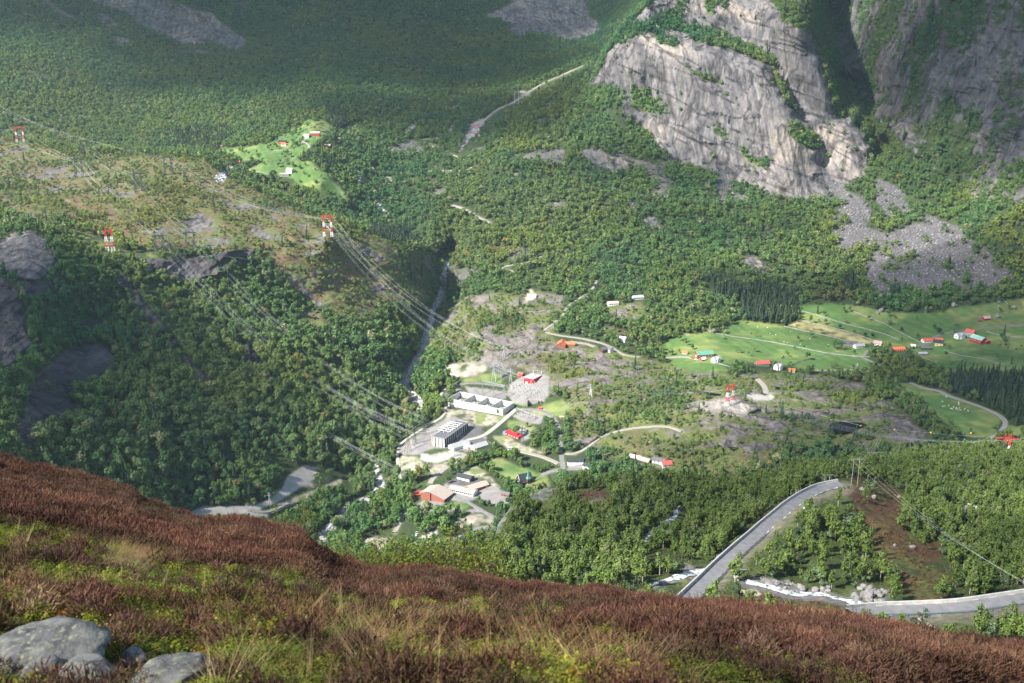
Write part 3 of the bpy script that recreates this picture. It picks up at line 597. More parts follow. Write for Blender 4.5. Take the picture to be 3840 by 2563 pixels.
class MB:
    def __init__(s): s.v = []; s.f = []
    def add(s, v, f):
        o = len(s.v); s.v += [tuple(map(float, p)) for p in v]; s.f += [tuple(int(i)+o for i in q) for q in f]; return s
    def box(s, c, d, rz=0, taper=1.0):
        cx, cy, cz = c; dx, dy, dz = d[0]/2, d[1]/2, d[2]/2; co, si = math.cos(rz), math.sin(rz); v = []
        for z, t in ((-dz, 1), (dz, taper)):
            for x, y in ((-dx, -dy), (dx, -dy), (dx, dy), (-dx, dy)):
                v.append((cx+(x*co-y*si)*t, cy+(x*si+y*co)*t, cz+z))
        return s.add(v, [(0, 3, 2, 1), (4, 5, 6, 7), (0, 1, 5, 4), (1, 2, 6, 5), (2, 3, 7, 6), (3, 0, 4, 7)])
    def bar(s, a, b, r=0.1, sides=4, r2=None):
        v, f = tube([a, b], [r, r if r2 is None else r2], sides); s.add(v, f); n = sides
        o = len(s.v)-2*n; s.f.append(tuple(o+k for k in range(n))[::-1]); s.f.append(tuple(o+n+k for k in range(n))); return s
    def tube(s, pts, radii, sides=6):
        v, f = tube(pts, radii, sides); return s.add(v, f)
    def build(s, name, mat, parent=None, smooth=False):
        return new_mesh(name, s.v, s.f, mat, smooth=smooth, parent=parent)

def far_broadleaf(r, n=130, size=0.62):
    h = 1.0
    lobes = [(r.normal()*.9, r.normal()*.9, 3.4+r.random()*3.2, 1.5+r.random()*.8, 1.5+r.random()*.8, 1.3+r.random()*.9) for _ in range(5)]
    lobes.append((0, 0, 5.6, 1.7, 1.7, 2.3))
    return leaf_cards(r, n, lobes, size)
def far_spruce(r, n=110):
    V = []; Fc = []
    t = r.random(n)**0.7; z = 1.0+t*10.5; rad = (1-t)*2.0+0.15
    a = r.random(n)*2*math.pi
    ca, sa = np.cos(a), np.sin(a)
    c = np.stack([ca*rad*.55, sa*rad*.55, z], 1); tip = np.stack([ca*rad*1.15, sa*rad*1.15, z-0.5], 1)
    side = np.stack([-sa, ca, 0*a], 1)*(0.28+rad*.22)[:, None]
    top = np.stack([0*a, 0*a, z+0.55], 1)
    v = np.stack([top, c-side, tip, c+side], 1).reshape(-1, 3)
    return v, np.arange(4*n).reshape(-1, 4)
def add_trunk(v, f, mats_n, h, r0):
    tv, tf = tube([(0, 0, -1.5), (0.05, 0, h*.5), (0, 0.05, h)], [r0, r0*.7, r0*.25], 4)
    tv = np.array([tuple(p) for p in tv]); tf = np.array(tf)+len(v)
    return np.r_[v, tv], np.r_[f, tf], [0]*len(f)+[1]*len(tf)
proto_col = bpy.data.collections.new('tree_kinds')
def proto(name, v, f, mats, mi):
    o = new_mesh(name, v, f, mats=mats, matidx=mi, smooth=False, link=False); proto_col.objects.link(o); return o
kinds = []
for k in range(6):
    v, f = far_broadleaf(np.random.default_rng(100+k)); v, f, mi = add_trunk(v, f, 2, 4.5, .16); kinds.append(proto('a_broadleaf', v, f, [ML_FAR, MBARK], mi))
for k in range(2):
    v, f = far_broadleaf(np.random.default_rng(200+k), 320, .42); v, f, mi = add_trunk(v, f, 2, 4.5, .16); kinds.append(proto('b_broadleaf_fine', v, f, [ML_FAR, MBARK], mi))
for k in range(3):
    v, f = far_spruce(np.random.default_rng(300+k)); v, f, mi = add_trunk(v, f, 2, 8, .16); kinds.append(proto('c_spruce', v, f, [ML_SPR, MBARK], mi))
for k in range(2):                                   # low bushes
    r = np.random.default_rng(400+k)
    v, f = leaf_cards(r, 70, [(r.normal()*.8, r.normal()*.8, .8+r.random()*.5, 1.1, 1.1, .8) for _ in range(4)], .42); kinds.append(proto('d_bush', v, f, [ML_FAR], [0]*len(f)))
for o in kinds: pass
KN = sorted(o.name for o in proto_col.objects)
K_BROAD = [i for i, n in enumerate(KN) if n.startswith('a_')]; K_FINE = [i for i, n in enumerate(KN) if n.startswith('b_')]
K_SPR = [i for i, n in enumerate(KN) if n.startswith('c_')]; K_BUSH = [i for i, n in enumerate(KN) if n.startswith('d_')]

def scatter_object(name, pts, idx, scl, rot, tint, collection, label_kind='stuff'):
    me = bpy.data.meshes.new(name)
    me.vertices.add(len(pts)); me.vertices.foreach_set('co', np.asarray(pts, np.float32).ravel())
    for nm, typ, arr in (('kind_index', 'INT', idx), ('scl', 'FLOAT_VECTOR', scl), ('rot', 'FLOAT_VECTOR', rot), ('tint', 'FLOAT_COLOR', tint)):
        at = me.attributes.new(nm, typ, 'POINT'); at.data.foreach_set({'INT': 'value', 'FLOAT_VECTOR': 'vector', 'FLOAT_COLOR': 'color'}[typ], np.asarray(arr, np.int32 if typ == 'INT' else np.float32).ravel())
    ob = bpy.data.objects.new(name, me); COL.objects.link(ob)
    ng = bpy.data.node_groups.new(name, 'GeometryNodeTree')
    ng.interface.new_socket('Geometry', in_out='INPUT', socket_type='NodeSocketGeometry'); ng.interface.new_socket('Geometry', in_out='OUTPUT', socket_type='NodeSocketGeometry')
    N = ng.nodes; L = ng.links
    gi = N.new('NodeGroupInput'); go = N.new('NodeGroupOutput'); iop = N.new('GeometryNodeInstanceOnPoints'); ci = N.new('GeometryNodeCollectionInfo')
    ci.inputs['Collection'].default_value = collection; ci.inputs['Separate Children'].default_value = True; ci.inputs['Reset Children'].default_value = True
    def att(n, dt):
        a = N.new('GeometryNodeInputNamedAttribute'); a.data_type = dt; a.inputs['Name'].default_value = n; return a.outputs[0]
    L.new(gi.outputs[0], iop.inputs['Points']); L.new(ci.outputs[0], iop.inputs['Instance']); iop.inputs['Pick Instance'].default_value = True
    L.new(att('kind_index', 'INT'), iop.inputs['Instance Index']); L.new(att('scl', 'FLOAT_VECTOR'), iop.inputs['Scale'])
    e2 = N.new('FunctionNodeEulerToRotation'); L.new(att('rot', 'FLOAT_VECTOR'), e2.inputs[0]); L.new(e2.outputs[0], iop.inputs['Rotation'])
    L.new(iop.outputs[0], go.inputs[0])
    md = ob.modifiers.new('scatter', 'NODES'); md.node_group = ng
    return tag(ob, kind=label_kind)

# ---------------------------------------------------------------- where trees grow in the valley
dens = np.ones(GU.shape)*1/36.0
dens *= np.clip(1.15+0.5*n1, 0.3, 1.6)
gap = np.clip((fbm(W3/16.0+200, 3)+0.55)*3, 0.25, 1)
dens *= gap
open_ = np.clip(m_spur*1.0+m_mid+m_open*.75, 0, 1)
clump = np.clip((fbm(W3/np.array([38, 38, 38])+120, 4)-0.05)*4, 0, 1)
dens = dens*(1-open_) + open_*(0.30+clump*1.0)/18.0*(1-.45*m_spur)
dens *= (1-m_rm) + m_rm*np.clip((fbm(W3/50.0+33, 3)+0.55)*2.5, 0.4, 1.4)
dens *= 1-np.clip(rocky*1.6, 0, 0.985)
dens = np.where(m_led > .3, 1/14.0, dens)
dens *= 1-np.clip(m_scree*1.4, 0, .97)
dens = np.where(m_spr > .4, 1/21.0*np.clip(1+n2, .3, 1.6), dens)
hard = np.clip(flat*1.8+m_riv*1.5+m_rough*1.2, 0, 1)
down = hard.copy()
for k in range(1, 5):                                    # keep tree tops from covering the roads and fields behind them
    sh = np.roll(hard, k, axis=0); sh[:k] = 0
    down = np.maximum(down, sh*(np.clip(1.35-k*0.17*np.clip(ZA/1100, 0.8, 3), 0, 1)))
down = np.where(GU < 1350, np.maximum(hard, np.minimum(down, hard+0.5*down)), down)
dens *= 1-np.clip(down, 0, 1)
dens = np.maximum(dens, m_green*(1-m_road)/np.where(GU < 1500, 420.0, 2600.0))
dens *= (GV < 2400)
CLEAR = [[(1740,1350),(1900,1370),(2000,1390),(2060,1400),(2060,1500),(2140,1530),(2110,1570),(2090,1620),(1990,1650),(1960,1680),(2100,1730),(2090,1770),(1850,1700),(1740,1640),(1690,1490),(1700,1440)],[(1480,1640),(1520,1620),(1660,1560),(1850,1600),(1850,1680),(1740,1730),(1680,1770),(1560,1800),(1470,1800)],
 [(1530,1840),(1580,1800),(1700,1780),(1800,1770),(1880,1840),(1930,1870),(1900,1930),(1720,1920),(1540,1920)],[(1940,1720),(2120,1710),(2120,1790),(2010,1830)]]
m_clear = M(CLEAR, rag=False, n=1)
dens *= 1-0.93*m_clear
dens *= 1-.9*M([[(930,1960),(1000,1890),(1050,1850),(1110,1760),(1200,1750),(1190,1850),(1100,1950),(1000,1990)],[(1700,600),(1790,470),(1950,360),(2190,240),(2200,262),(1990,372),(1850,470),(1770,580)]], n=2)
dens *= 1-.8*M([[(980,1905),(1080,1770),(1180,1745),(1330,1780),(1350,1830),(1210,1880),(1060,1935)],[(1440,1790),(1520,1800),(1500,1860),(1430,1850)],[(1380,2000),(1560,1960),(1560,2060),(1350,2080)]], n=3)
LINES = [[(1640,1195),(1720,1120),(1730,1100),(1690,1090),(1660,1120)]]
RESERVED = []       # (u, v, r) pixels kept clear round buildings, filled in by the object list
def area_sample(POS, dens, n_seed):
    r = np.random.default_rng(n_seed)
    e1 = POS[:-1, 1:]-POS[:-1, :-1]; e2 = POS[1:, :-1]-POS[:-1, :-1]
    cr = np.cross(e1, e2); A = np.linalg.norm(cr, axis=-1)
    # ground seen nearly edge-on is stretched where one hill hides another: cap what it can carry
    A = np.minimum(A, 260.0)
    lam = A*dens[:-1, :-1]*np.clip(np.abs(cr[..., 2])/np.maximum(A, 1e-6)*1.4+0.4, 0, 1)
    cnt = r.poisson(lam); j, i = np.nonzero(cnt); c = cnt[j, i]
    j = np.repeat(j, c); i = np.repeat(i, c); a = r.random(len(i)); b = r.random(len(i))
    P = POS[j, i]*((1-a)*(1-b))[:, None]+POS[j, i+1]*(a*(1-b))[:, None]+POS[j+1, i]*((1-a)*b)[:, None]+POS[j+1, i+1]*(a*b)[:, None]
    return P, j, i, r
# ---------------------------------------------------------------- materials for things people built
def mat_paint(name, c, **k): return plain(name, c, rough=k.pop('rough', .65), var=k.pop('var', .10), scale=k.pop('scale', .6), **k)
MWHITE = mat_paint('white_boards', (.74, .73, .70)); MREDW = mat_paint('red_boards', (.33, .045, .035)); MBRICK = mat_paint('red_brick', (.27, .10, .07), var=.2, scale=2)
MBROWN = mat_paint('dark_brown_boards', (.10, .055, .045)); MGREYW = mat_paint('weathered_grey_boards', (.25, .23, .21)); MYEL = mat_paint('yellow_boards', (.62, .55, .26)); MORW = mat_paint('ochre_boards', (.55, .26, .06)); MGRW = mat_paint('green_boards', (.09, .25, .17))
MR_ORANGE = mat_paint('orange_tiles', (.55, .15, .06), var=.2, scale=1.5); MR_RED = mat_paint('red_tiles', (.60, .10, .08), var=.2, scale=1.5); MR_GREEN = mat_paint('green_sheet_roof', (.10, .27, .19)); MR_BLACK = mat_paint('black_tiles', (.035, .042, .05), var=.2); MR_GREY = mat_paint('grey_sheet_roof', (.33, .34, .35)); MR_DGREY = mat_paint('dark_grey_roof', (.12, .12, .13)); MR_SALMON = mat_paint('salmon_roof', (.46, .33, .28)); MR_BEIGE = mat_paint('beige_brown_roof', (.36, .30, .26)); MR_LGREEN = mat_paint('pale_green_roof', (.34, .50, .42)); MR_PINK = mat_paint('faded_pink_roof', (.52, .34, .30))
MGLASS = mat_paint('window_glass', (.03, .04, .05), rough=.15); MCONC = mat_paint('pale_concrete', (.56, .55, .52), var=.15, scale=.3, stretch=(1, 1, .15)); MCONC2 = mat_paint('grey_concrete', (.33, .32, .31), var=.25, scale=.5); MBLUE = mat_paint('blue_paint', (.08, .27, .50)); MREDM = mat_paint('bright_red_sheet', (.62, .03, .035)); MDARK = mat_paint('black_panels', (.03, .035, .04))
MSTEEL = plain('galvanised_steel', (.50, .52, .53), rough=.45, metal=.3, var=.1); MSTEELD = plain('dark_steel', (.06, .065, .07), rough=.6); MPY_W = plain('white_pylon_paint', (.82, .82, .80), rough=.5); MPY_R = plain('red_pylon_paint', (.62, .02, .03), rough=.5)
MBARR = plain('barrier_concrete', (.42, .41, .39), var=.15); MRAIL = plain('weathered_rail', (.16, .20, .23), rough=.5, metal=.2); MWIRE = plain('aluminium_wire', (.80, .82, .83), rough=.4, metal=.0, var=.02); MORANGE = plain('orange_plastic', (.85, .33, .02), rough=.5); MWOOD = plain('grey_pole_wood', (.28, .26, .24), var=.3, scale=2, stretch=(1, 1, .1)); MGREENINS = plain('green_glass_insulator', (.10, .35, .27), rough=.3)
MASPH = plain('road_asphalt', (.17, .17, .175), var=.18, scale=.35, rough=.9); MGRAV = plain('road_gravel', (.26, .245, .22), var=.2, scale=.5, rough=.95); MLINE = plain('road_paint', (.72, .72, .70), var=.05); MCROAD = plain('concrete_road', (.34, .325, .30), var=.12, scale=.2)
MSTONE = plain('field_stone', (.24, .23, .22), var=.5, scale=1.2, bump=.2); MWATER = plain('white_water', (.40, .43, .44), var=.2, scale=1.5, rough=.35, bump=.1); MPOND = plain('dark_reflection_water', (.004, .006, .008), var=.1, rough=.25, spec=.08)  # pond colour is black in place of the dark slopes mirrored in it
MWOOL = plain('sheep_wool', (.70, .66, .58), rough=.95); MCOWB = plain('dark_cattle_hide', (.03, .025, .02)); MTYRE = plain('tyre_rubber', (.02, .02, .02)); MCARW = plain('white_car_paint', (.75, .76, .77), rough=.3); MCARR = plain('red_car_paint', (.45, .03, .03), rough=.3); MCARG = plain('silver_car_paint', (.40, .42, .44), rough=.3); MCARD = plain('dark_car_paint', (.03, .035, .05), rough=.3)
MCOPPER = plain('green_copper_spire', (.11, .26, .22), rough=.6, var=.2)

# name, u, v, length, width, wall height, roof height, angle, wall, roof, label, options
BLD = [
('barn',2640,1337,24,11,4.5,4,12,MREDW,MR_GREEN,'long red barn with a green sheet roof at the left meadow farm','door'),
('farmhouse',2684,1358,11,8,5.2,3.6,35,MWHITE,MR_GREY,'white farmhouse just right of the green-roofed red barn','cross chimney'),
('shed',2636,1352,7,5,2.6,2.2,30,MREDW,MWHITE,'small red shed with pale roof in front of the green-roofed barn',''),
('shed',2568,1329,8,5,2.8,2,-22,MGRW,MR_ORANGE,'small green shed with orange roof left of the green-roofed barn','door'),
('barn',2857,1372,19,9,4.2,3,8,MGRW,MR_RED,'green barn with rusty red roof below the sunlit meadow','door'),
('farmhouse',2917,1386,10,8,5.5,4,35,MWHITE,MR_GREY,'white gabled farmhouse right of the green barn with red roof','cross chimney'),
('cabin',2969,1394,8,6,2.8,2,-15,MYEL,MR_ORANGE,'small yellow cabin with orange roof under dark trees at the meadow edge',''),
('barn',3187,1295,20,10,3.5,3,-8,MGREYW,MR_DGREY,'weathered grey barn with dark roof at the end of the straw field','cross'),
('house',3221,1303,15,8,3.2,2.5,14,MWHITE,MR_GREY,'long low white house right of the weathered grey barn',''),
('house',3291,1294,11,8,3.6,3,-30,MWHITE,MR_PINK,'white house with a faded pink roof among the trees','chimney'),
('barn',3367,1315,18,8,3.2,2.6,4,MREDW,MR_ORANGE,'long red barn with a bright orange roof by the dark trees','door'),
('shed',3424,1303,6,5,2.4,2.2,-30,MWHITE,MWHITE,'tiny white shed right of the orange-roofed barn',''),
('house',3475,1283,14,8,3.2,2.8,8,MWHITE,MR_RED,'white house with bright red roof beside the farm road bend','chimney'),
('shed',3470,1309,14,8,2.6,2,-5,MBROWN,MR_DGREY,'dark brown shed with grey roof below the red-roofed white house',''),
('shed',3458,1331,12,6,2.8,1.4,0,MGREYW,MR_GREY,'grey open-fronted shed lowest of the right-hand farm cluster',''),
('house',3521,1295,11,9,4.8,3.2,-25,MYEL,MR_BLACK,'yellow house with black roof and terrace in the farm cluster','chimney'),
('shed',3519,1280,11,7,2.8,2.2,-8,MBROWN,MR_RED,'shed with brownish red roof right behind the yellow house',''),
('farmhouse',3598,1268,13,9,5.5,3.2,20,MWHITE,MR_GREY,'large white farmhouse with grey roof left of the ochre house','cross chimney'),
('shed',3631,1262,6,5,3,2,0,MWHITE,MR_GREY,'small white annex between the large farmhouse and the ochre house',''),
('house',3638,1255,12,9,4.5,3.4,-45,MORW,MR_RED,'ochre house with red roof behind the red barn with pale green roof','chimney'),
('barn',3668,1284,21,12,6,4,-68,MREDW,MR_LGREEN,'tall red barn with pale green roof at the far right farm','door'),
('shed',3696,1288,9,8,4,1.6,-68,MREDW,MR_RED,'red flat annex on the right side of the tall red barn',''),
('shed',3584,1248,5,4,2.6,1.8,20,MBROWN,MR_DGREY,'tiny dark hut up the road left of the ochre house',''),
('cabin',3697,1199,11,7,3,2.8,14,MREDW,MR_PINK,'dark red cabin beside the huge grey boulder in the upper meadow',''),
('shed',3672,1206,4,4,2.6,1.4,0,MREDW,MR_DGREY,'tiny red outhouse left of the dark red cabin',''),
('house',2107,1297,17,12,4,4,80,MBRICK,MR_ORANGE,'big brown-red house with bright orange roof on the rocky slope','wing chimney'),
('house',2262,1318,9,8,3.8,3,40,MBROWN,MR_DGREY,'dark house with grey roof left one of the pair below the gravel road',''),
('house',2286,1317,9,8,3.8,3,-50,MWHITE,MR_DGREY,'white house with dark roof right one of the pair below the gravel road',''),
('house',2332,1277,14,10,3.8,2.8,-30,MWHITE,MR_GREY,'grey-roofed house alone in trees above the paired dark and white houses',''),
('house',2298,1143,17,9,3.2,2.4,10,MWHITE,MR_PINK,'white house with pinkish roof on the wooded rocks',''),
('house',2392,1121,17,9,3.4,2.6,12,MWHITE,MR_GREY,'white house with light grey roof highest in the wood',''),
('house',1995,1118,14,9,4,2.6,-8,MWHITE,MR_GREY,'white house with hipped grey roof on the bare rocky lot',''),
('garage',2157,1736,18,9,3.6,2.2,0,MWHITE,MR_BLACK,'white triple garage with black roof beside the straight road','doors3'),
('house',2204,1753,9,7,3,2.2,-30,MWHITE,MR_BLACK,'small white house with black roof half hidden by the wooded knoll',''),
('house',2383,1722,13,9,3,2.4,-30,MBROWN,MR_BEIGE,'left brown house with beige-grey roof above the knoll',''),
('house',2418,1733,13,9,3,2.4,-38,MBROWN,MR_BEIGE,'right brown house with beige-grey roof above the knoll',''),
('house',2472,1733,14,8,3,2.2,-25,MWHITE,MR_DGREY,'white house with dark grey roof left of the red-tiled house',''),
('house',2497,1746,11,9,3.2,2.6,15,MWHITE,MR_RED,'white house with red tiled roof at the edge of the knoll','chimney'),
('cabin',1567,1857,12,8,2.6,2.4,20,MBRICK,MR_RED,'low red hut with red roof left of the brick gym',''),
('garage',1744,1797,19,9,3.6,2.6,-28,MBROWN,MR_BLACK,'brown garage with black roof and white doors above the school','doors3'),
('shed',1897,1858,9,6,2.6,1.8,-22,MBRICK,MR_DGREY,'small brown shed with grey roof at the schoolyard edge',''),
('cabin',831,553,8,6,3.4,2.2,-20,MREDW,MR_DGREY,'red cabin at the left end of the upper valley meadow',''),
('barn',1060,538,17,9,4.4,2.6,-4,MREDW,MR_BLACK,'red and grey barn with black roof in the upper valley meadow',''),
('shed',1065,546,11,7,3,2.2,-4,MWHITE,MR_ORANGE,'white shed with orange roof in front of the upper valley barn',''),
('house',1150,516,13,9,4.5,3.2,-12,MWHITE,MR_GREY,'white house at the top of the upper valley track','chimney'),
('barn',1182,506,20,10,4,3,0,MREDW,MR_SALMON,'red barn with pale pink roof highest of the upper valley farm',''),
('shed',1211,495,9,5,2.8,1.5,0,MDARK,MR_DGREY,'dark hut right of the pink-roofed barn by the spruces',''),
('cabin',1229,550,11,7,2.6,2.4,0,MBROWN,MR_SALMON,'cabin with pink roof hidden in trees of the upper valley',''),
('farmhouse',1088,644,14,9,4,3.6,-25,MWHITE,MR_GREY,'white house in the middle of the oval meadow','chimney'),
('shed',1068,658,19,8,2.8,1.6,-4,MGREYW,MR_GREY,'long grey-roofed shed below the white house in the oval meadow',''),
('shed',893,612,8,5,3,1.8,0,MGREYW,MR_ORANGE,'small orange-roofed shed beside the upper river bed',''),
('shed',1147,487,5,4,2.2,1.2,0,MGREYW,MR_DGREY,'tiny dark hut among boulders above the upper valley farm',''),
('kiosk',1911,1687,5,4,3.2,.8,0,MWHITE,MR_GREY,'small white kiosk beside the gravel road above the church',''),
('shed',1953,1410,7,5,3.4,2,-30,MREDM,MR_RED,'small red hut just left of the red substation hall',''),
('shed',2027,1535,4,3,2.4,.6,-20,MREDM,MR_RED,'tiny red hut below the concrete transformer bay',''),
('shed',2107,1568,5,3.5,2,.8,0,MORW,MR_SALMON,'tiny orange hut by the road edge near the round tree group','')]
for b_ in BLD:
    zc_ = float(1/np.mean(1/fA(np.array([float(b_[1])]), np.array([float(b_[2])])))); px = b_[3]*F/zc_
    RESERVED.append((b_[1], b_[2]+4, px*.62+5)); RESERVED.append((b_[1], b_[2]+px*.30+6, px*.45+5))
for q_ in ((1700, 1500, 30), (1740, 1505, 30), (1780, 1512, 30), (1820, 1520, 30), (1860, 1528, 30), (1895, 1530, 28), (75, 532, 20), (405, 943, 22), (1230, 886, 26), (1786, 514, 18), (1937, 392, 14), (2737, 1522, 26), (300, 668, 16), (318, 578, 14), (520, 718, 16), (631, 655, 16), (715, 935, 14), (1990,1815,38),(1975,1790,25), (3740,1192,22), (1205,1710,14), (1400, 870, 1)): RESERVED.append(q_)
for (ru, rv, rr) in RESERVED:
    q_ = np.hypot(GU-ru, (GV-rv)*1.2); dens[(q_ < rr)] = 0
P, tj, ti, r = area_sample(POS, dens, 5)
n = len(P); print('forest trees', n)
sp = (m_spr[tj, ti] > .4) & (r.random(n) < np.where(P[:, 1] > 1900, .55, .95))
sp |= (r.random(n) < 0.02)
mz = ZA[tj, ti]
kidx = r.choice(K_BROAD, n)
near = (mz < 1400); kidx[near] = r.choice(K_FINE+K_BROAD[:0], near.sum())
op = open_[tj, ti]
ho_ = r.random(n)
bush = (op > .5) & (ho_ < .55) | (m_rm[tj, ti] > .5) & (ho_ < .5) | (m_led[tj, ti] > .4) & (ho_ < .6)
kidx[bush] = r.choice(K_BUSH, bush.sum())
kidx[sp] = r.choice(K_SPR, sp.sum())
s0 = .92+.95*r.random(n)**1.6
big = ((tj*STEP+V0) > 1250) & ((ti*STEP+U0) < 1700)
s0[big] *= 1.12+0.35*r.random(big.sum())
s0[op > .5] *= 0.62
s0[(mz > 2300)] *= 0.95
s0[m_spr[tj, ti] > .4] *= .95
s0[bush] *= 1.5
scl = np.stack([s0*(0.85+.3*r.random(n)), s0*(0.85+.3*r.random(n)), s0*(0.80+.55*r.random(n))], 1)
rot = np.stack([r.normal(size=n)*.05, r.normal(size=n)*.05, r.random(n)*6.283], 1)
tv = fbm(P/90.0+300, 3); tw = fbm(P/300.0+12, 2); t3 = r.random(n)
tint = np.ones((n, 4)); 
tint[:, 0] = 1.0+0.30*tv+0.35*tw+0.25*(t3-.5); tint[:, 1] = 1.0+0.14*tv+0.10*tw+0.1*(t3-.5); tint[:, 2] = 1.0-0.15*tv+0.1*(r.random(n)-.5)
yel = in_poly(GU, GV, [(1900,350),(2200,300),(2450,500),(2400,620),(2100,600),(1850,560)])[tj, ti] | in_poly(GU, GV, [(3560,700),(3900,700),(3900,1010),(3820,1030),(3700,900)])[tj, ti] | (op > .6)
tint[yel, 0] *= 1.28; tint[yel, 1] *= 1.10
tint[m_bare[tj, ti] > .5, :3] *= (1.2, .8, 1.0)
bare = r.random(n) < .025; tint[bare, :3] = (2.1, 1.35, 2.4)
tint[:, 2] *= 1.12
brown = (t3 < .02); tint[brown, 0] *= 1.8; tint[brown, 1] *= .95
P[:, 2] -= 0.25
scatter_object('forest', P, kidx, scl, rot, np.clip(tint, .3, 2.4), proto_col)
# ---------------------------------------------------------------- the near hillside with the mountain road (300 to 800 m away)
KB = [(1700,2400),(1780,2200),(1825,2100),(1850,2040),(1870,1970),(1930,1892),(2050,1832),(2150,1808),(2250,1795),(2436,1790),(2560,1802),(2700,1812),(2800,1800),(2900,1778),(3000,1755),(3150,1745),(3300,1735),(3430,1700),(3600,1692),(3800,1682),(4100,1665),(4400,1660)]
KBY = [(1700,330),(1780,350),(1825,380),(1850,400),(1870,430),(1930,480),(2050,530),(2250,540),(2436,540),(2560,540),(2700,600),(2900,620),(3150,640),(3430,680),(3800,660),(4200,640)]
kbv = lambda u: np.interp(u, [a for a, b in KB], [b for a, b in KB])
BA = [(1850,2150,310),(2000,2000,440),(2000,2200,300),(2300,2200,300),(2200,2000,420),(2400,1900,470),(2400,2050,385),(2500,2150,325),(2200,1900,480),
 (2530,2300,270),(2593,2250,290),(2659,2184,312),(2742,2102,335),(2824,2030,357),(2912,1953,378),(2978,1898,395),(3044,1858,410),(3110,1838,418),(3154,1827,423),
 (2650,1990,420),(2700,1930,450),(2760,1860,500),(2850,1890,475),(2900,1840,490),(3000,1810,490),(3190,1815,425),(3250,1830,425),(3300,1850,425),(3400,1900,410),(3250,2000,370),(3400,2100,335),(3100,1950,372),(3000,2100,335),(3000,2250,288),(3200,2255,287),(3300,2290,278),(3500,2250,285),
 (3319,2310,272),(3496,2303,272),(3716,2283,272),(3840,2262,272),(3960,2240,272),(3700,1940,440),(3820,1972,432),(3600,1912,450),(3900,1990,430),(3700,1800,560),(3900,1840,520),(3700,2100,345),(3840,2100,345),(3200,2450,220),(3840,2450,215),(4300,2200,280),(4300,1900,450),(1850,2400,220),(2600,2500,200),(2200,2450,210),(3600,2500,200),(2530,1942,440),(2408,2041,395),(2485,2184,312),(2560,2162,320)]
BA += [(u, float(kbv(u)), float(np.interp(u, [a for a, b in KBY], [b for a, b in KBY]))) for u in range(1720, 4400, 90)]
fB = rbf([(u, v, zc_from(v, Y=Y)) for u, v, Y in BA], smooth=0.004)
BU0, BU1, BV0, BV1, BST = 1700.0, 4260.0, 1600.0, 2620.0, 4.0
bus = np.arange(BU0, BU1+1, BST); bvs = np.arange(BV0, BV1+1, BST)
BU, BV = np.meshgrid(bus, bvs)
ZB0 = fB(BU, BV); WB = (raydir(BU, BV)*ZB0[..., None]).astype(np.float32)
bn1 = fbm(WB/22.0+4, 4); bn2 = fbm(WB/6.0+14, 3); bn3 = fbm(WB/2.2+5, 2)
wbu = BU+bn1*14; wbv = BV+bn2*8
def MBm(polys, rag=True, n=1):
    m = np.zeros(BU.shape)
    for p in polys: m = np.maximum(m, in_poly(wbu, wbv, p) if rag else in_poly(BU, BV, p))
    return blur(m, n)
B_HEATH = [[(3209,1790),(3407,1843),(3402,1882),(3385,1942),(3418,2025),(3529,2041),(3540,2140),(3578,2223),(3462,2272),(3330,2195),(3275,2118),(3242,2030),(3209,1975),(3204,1882),(3150,1830)],[(3560,1800),(3640,1790),(3700,1830),(3620,1840)],[(2120,1850),(2250,1830),(2310,1870),(2280,1930),(2200,1920),(2130,1890)],[(2750,2240),(2860,2180),(3000,2230),(3100,2245),(3290,2290),(3100,2310),(2850,2300)],[(2400,2100),(2480,2080),(2560,2120),(2540,2150),(2440,2130)],[(1960,1950),(2080,1900),(2100,1915),(2000,1965)]]
B_GRASS = [[(2510,2250),(2560,2200),(2640,2115),(2700,2080),(2830,1960),(2930,1880),(3000,1850),(3000,1870),(2850,1985),(2700,2110),(2600,2200),(2540,2260)],[(3030,1860),(3060,1850),(3000,1920),(2960,1940)],[(2560,2165),(2650,2150),(2660,2180),(2600,2210),(2540,2230)]]
B_ROCK = [[(1985,1862),(2010,1835),(2060,1820),(2095,1824),(2072,1850),(2050,1880),(2010,1872)],[(1846,2020),(1880,1940),(1920,1898),(1935,1915),(1890,1965),(1860,2030)],[(2200,1875),(2250,1858),(2255,1872),(2205,1890)],[(2800,2160),(2960,2180),(3020,2210),(3000,2225),(2830,2185)],[(3200,2200),(3330,2210),(3340,2260),(3280,2275),(3210,2260),(3190,2230)],[(2540,2110),(2600,2120),(2650,2140),(2560,2150)]]
B_SAND = [[(2475,2025),(2560,1960),(2630,1945),(2560,1990),(2500,2040)],[(2760,2215),(2830,2205),(2860,2230),(2790,2245)]]
STREAMS = [([(2800,2186),(2850,2196),(2890,2206),(2956,2228),(3030,2232),(3088,2233),(3116,2242),(3176,2256),(3220,2270),(3297,2281),(3360,2300)],4.5),([(2436,2201),(2485,2184),(2560,2162),(2600,2152),(2640,2147),(2690,2150)],3.2),([(2400,2048),(2430,2020),(2440,2000),(2500,1960),(2530,1942),(2537,1915),(2550,1900)],2.2)]
b_he = MBm(B_HEATH, n=3); b_gr = MBm(B_GRASS, n=2); b_rk = MBm(B_ROCK); b_sa = MBm(B_SAND)
B_ROADS = [[(2500,2340),(2540,2302),(2593,2250),(2659,2184),(2742,2102),(2824,2030),(2912,1953),(2978,1898),(3044,1858),(3090,1841),(3125,1833),(3154,1828)],
 [(3200,2318),(3319,2310),(3496,2303),(3716,2283),(3840,2262),(3960,2240),(4060,2220)],[(3590,1908),(3640,1922),(3700,1942),(3790,1966)],[(2690,1822),(2720,1818),(2770,1817)],[(2765,1902),(2800,1894),(2850,1892)],[(3590,1768),(3650,1748),(3710,1722)]]
b_road = np.zeros(BU.shape)
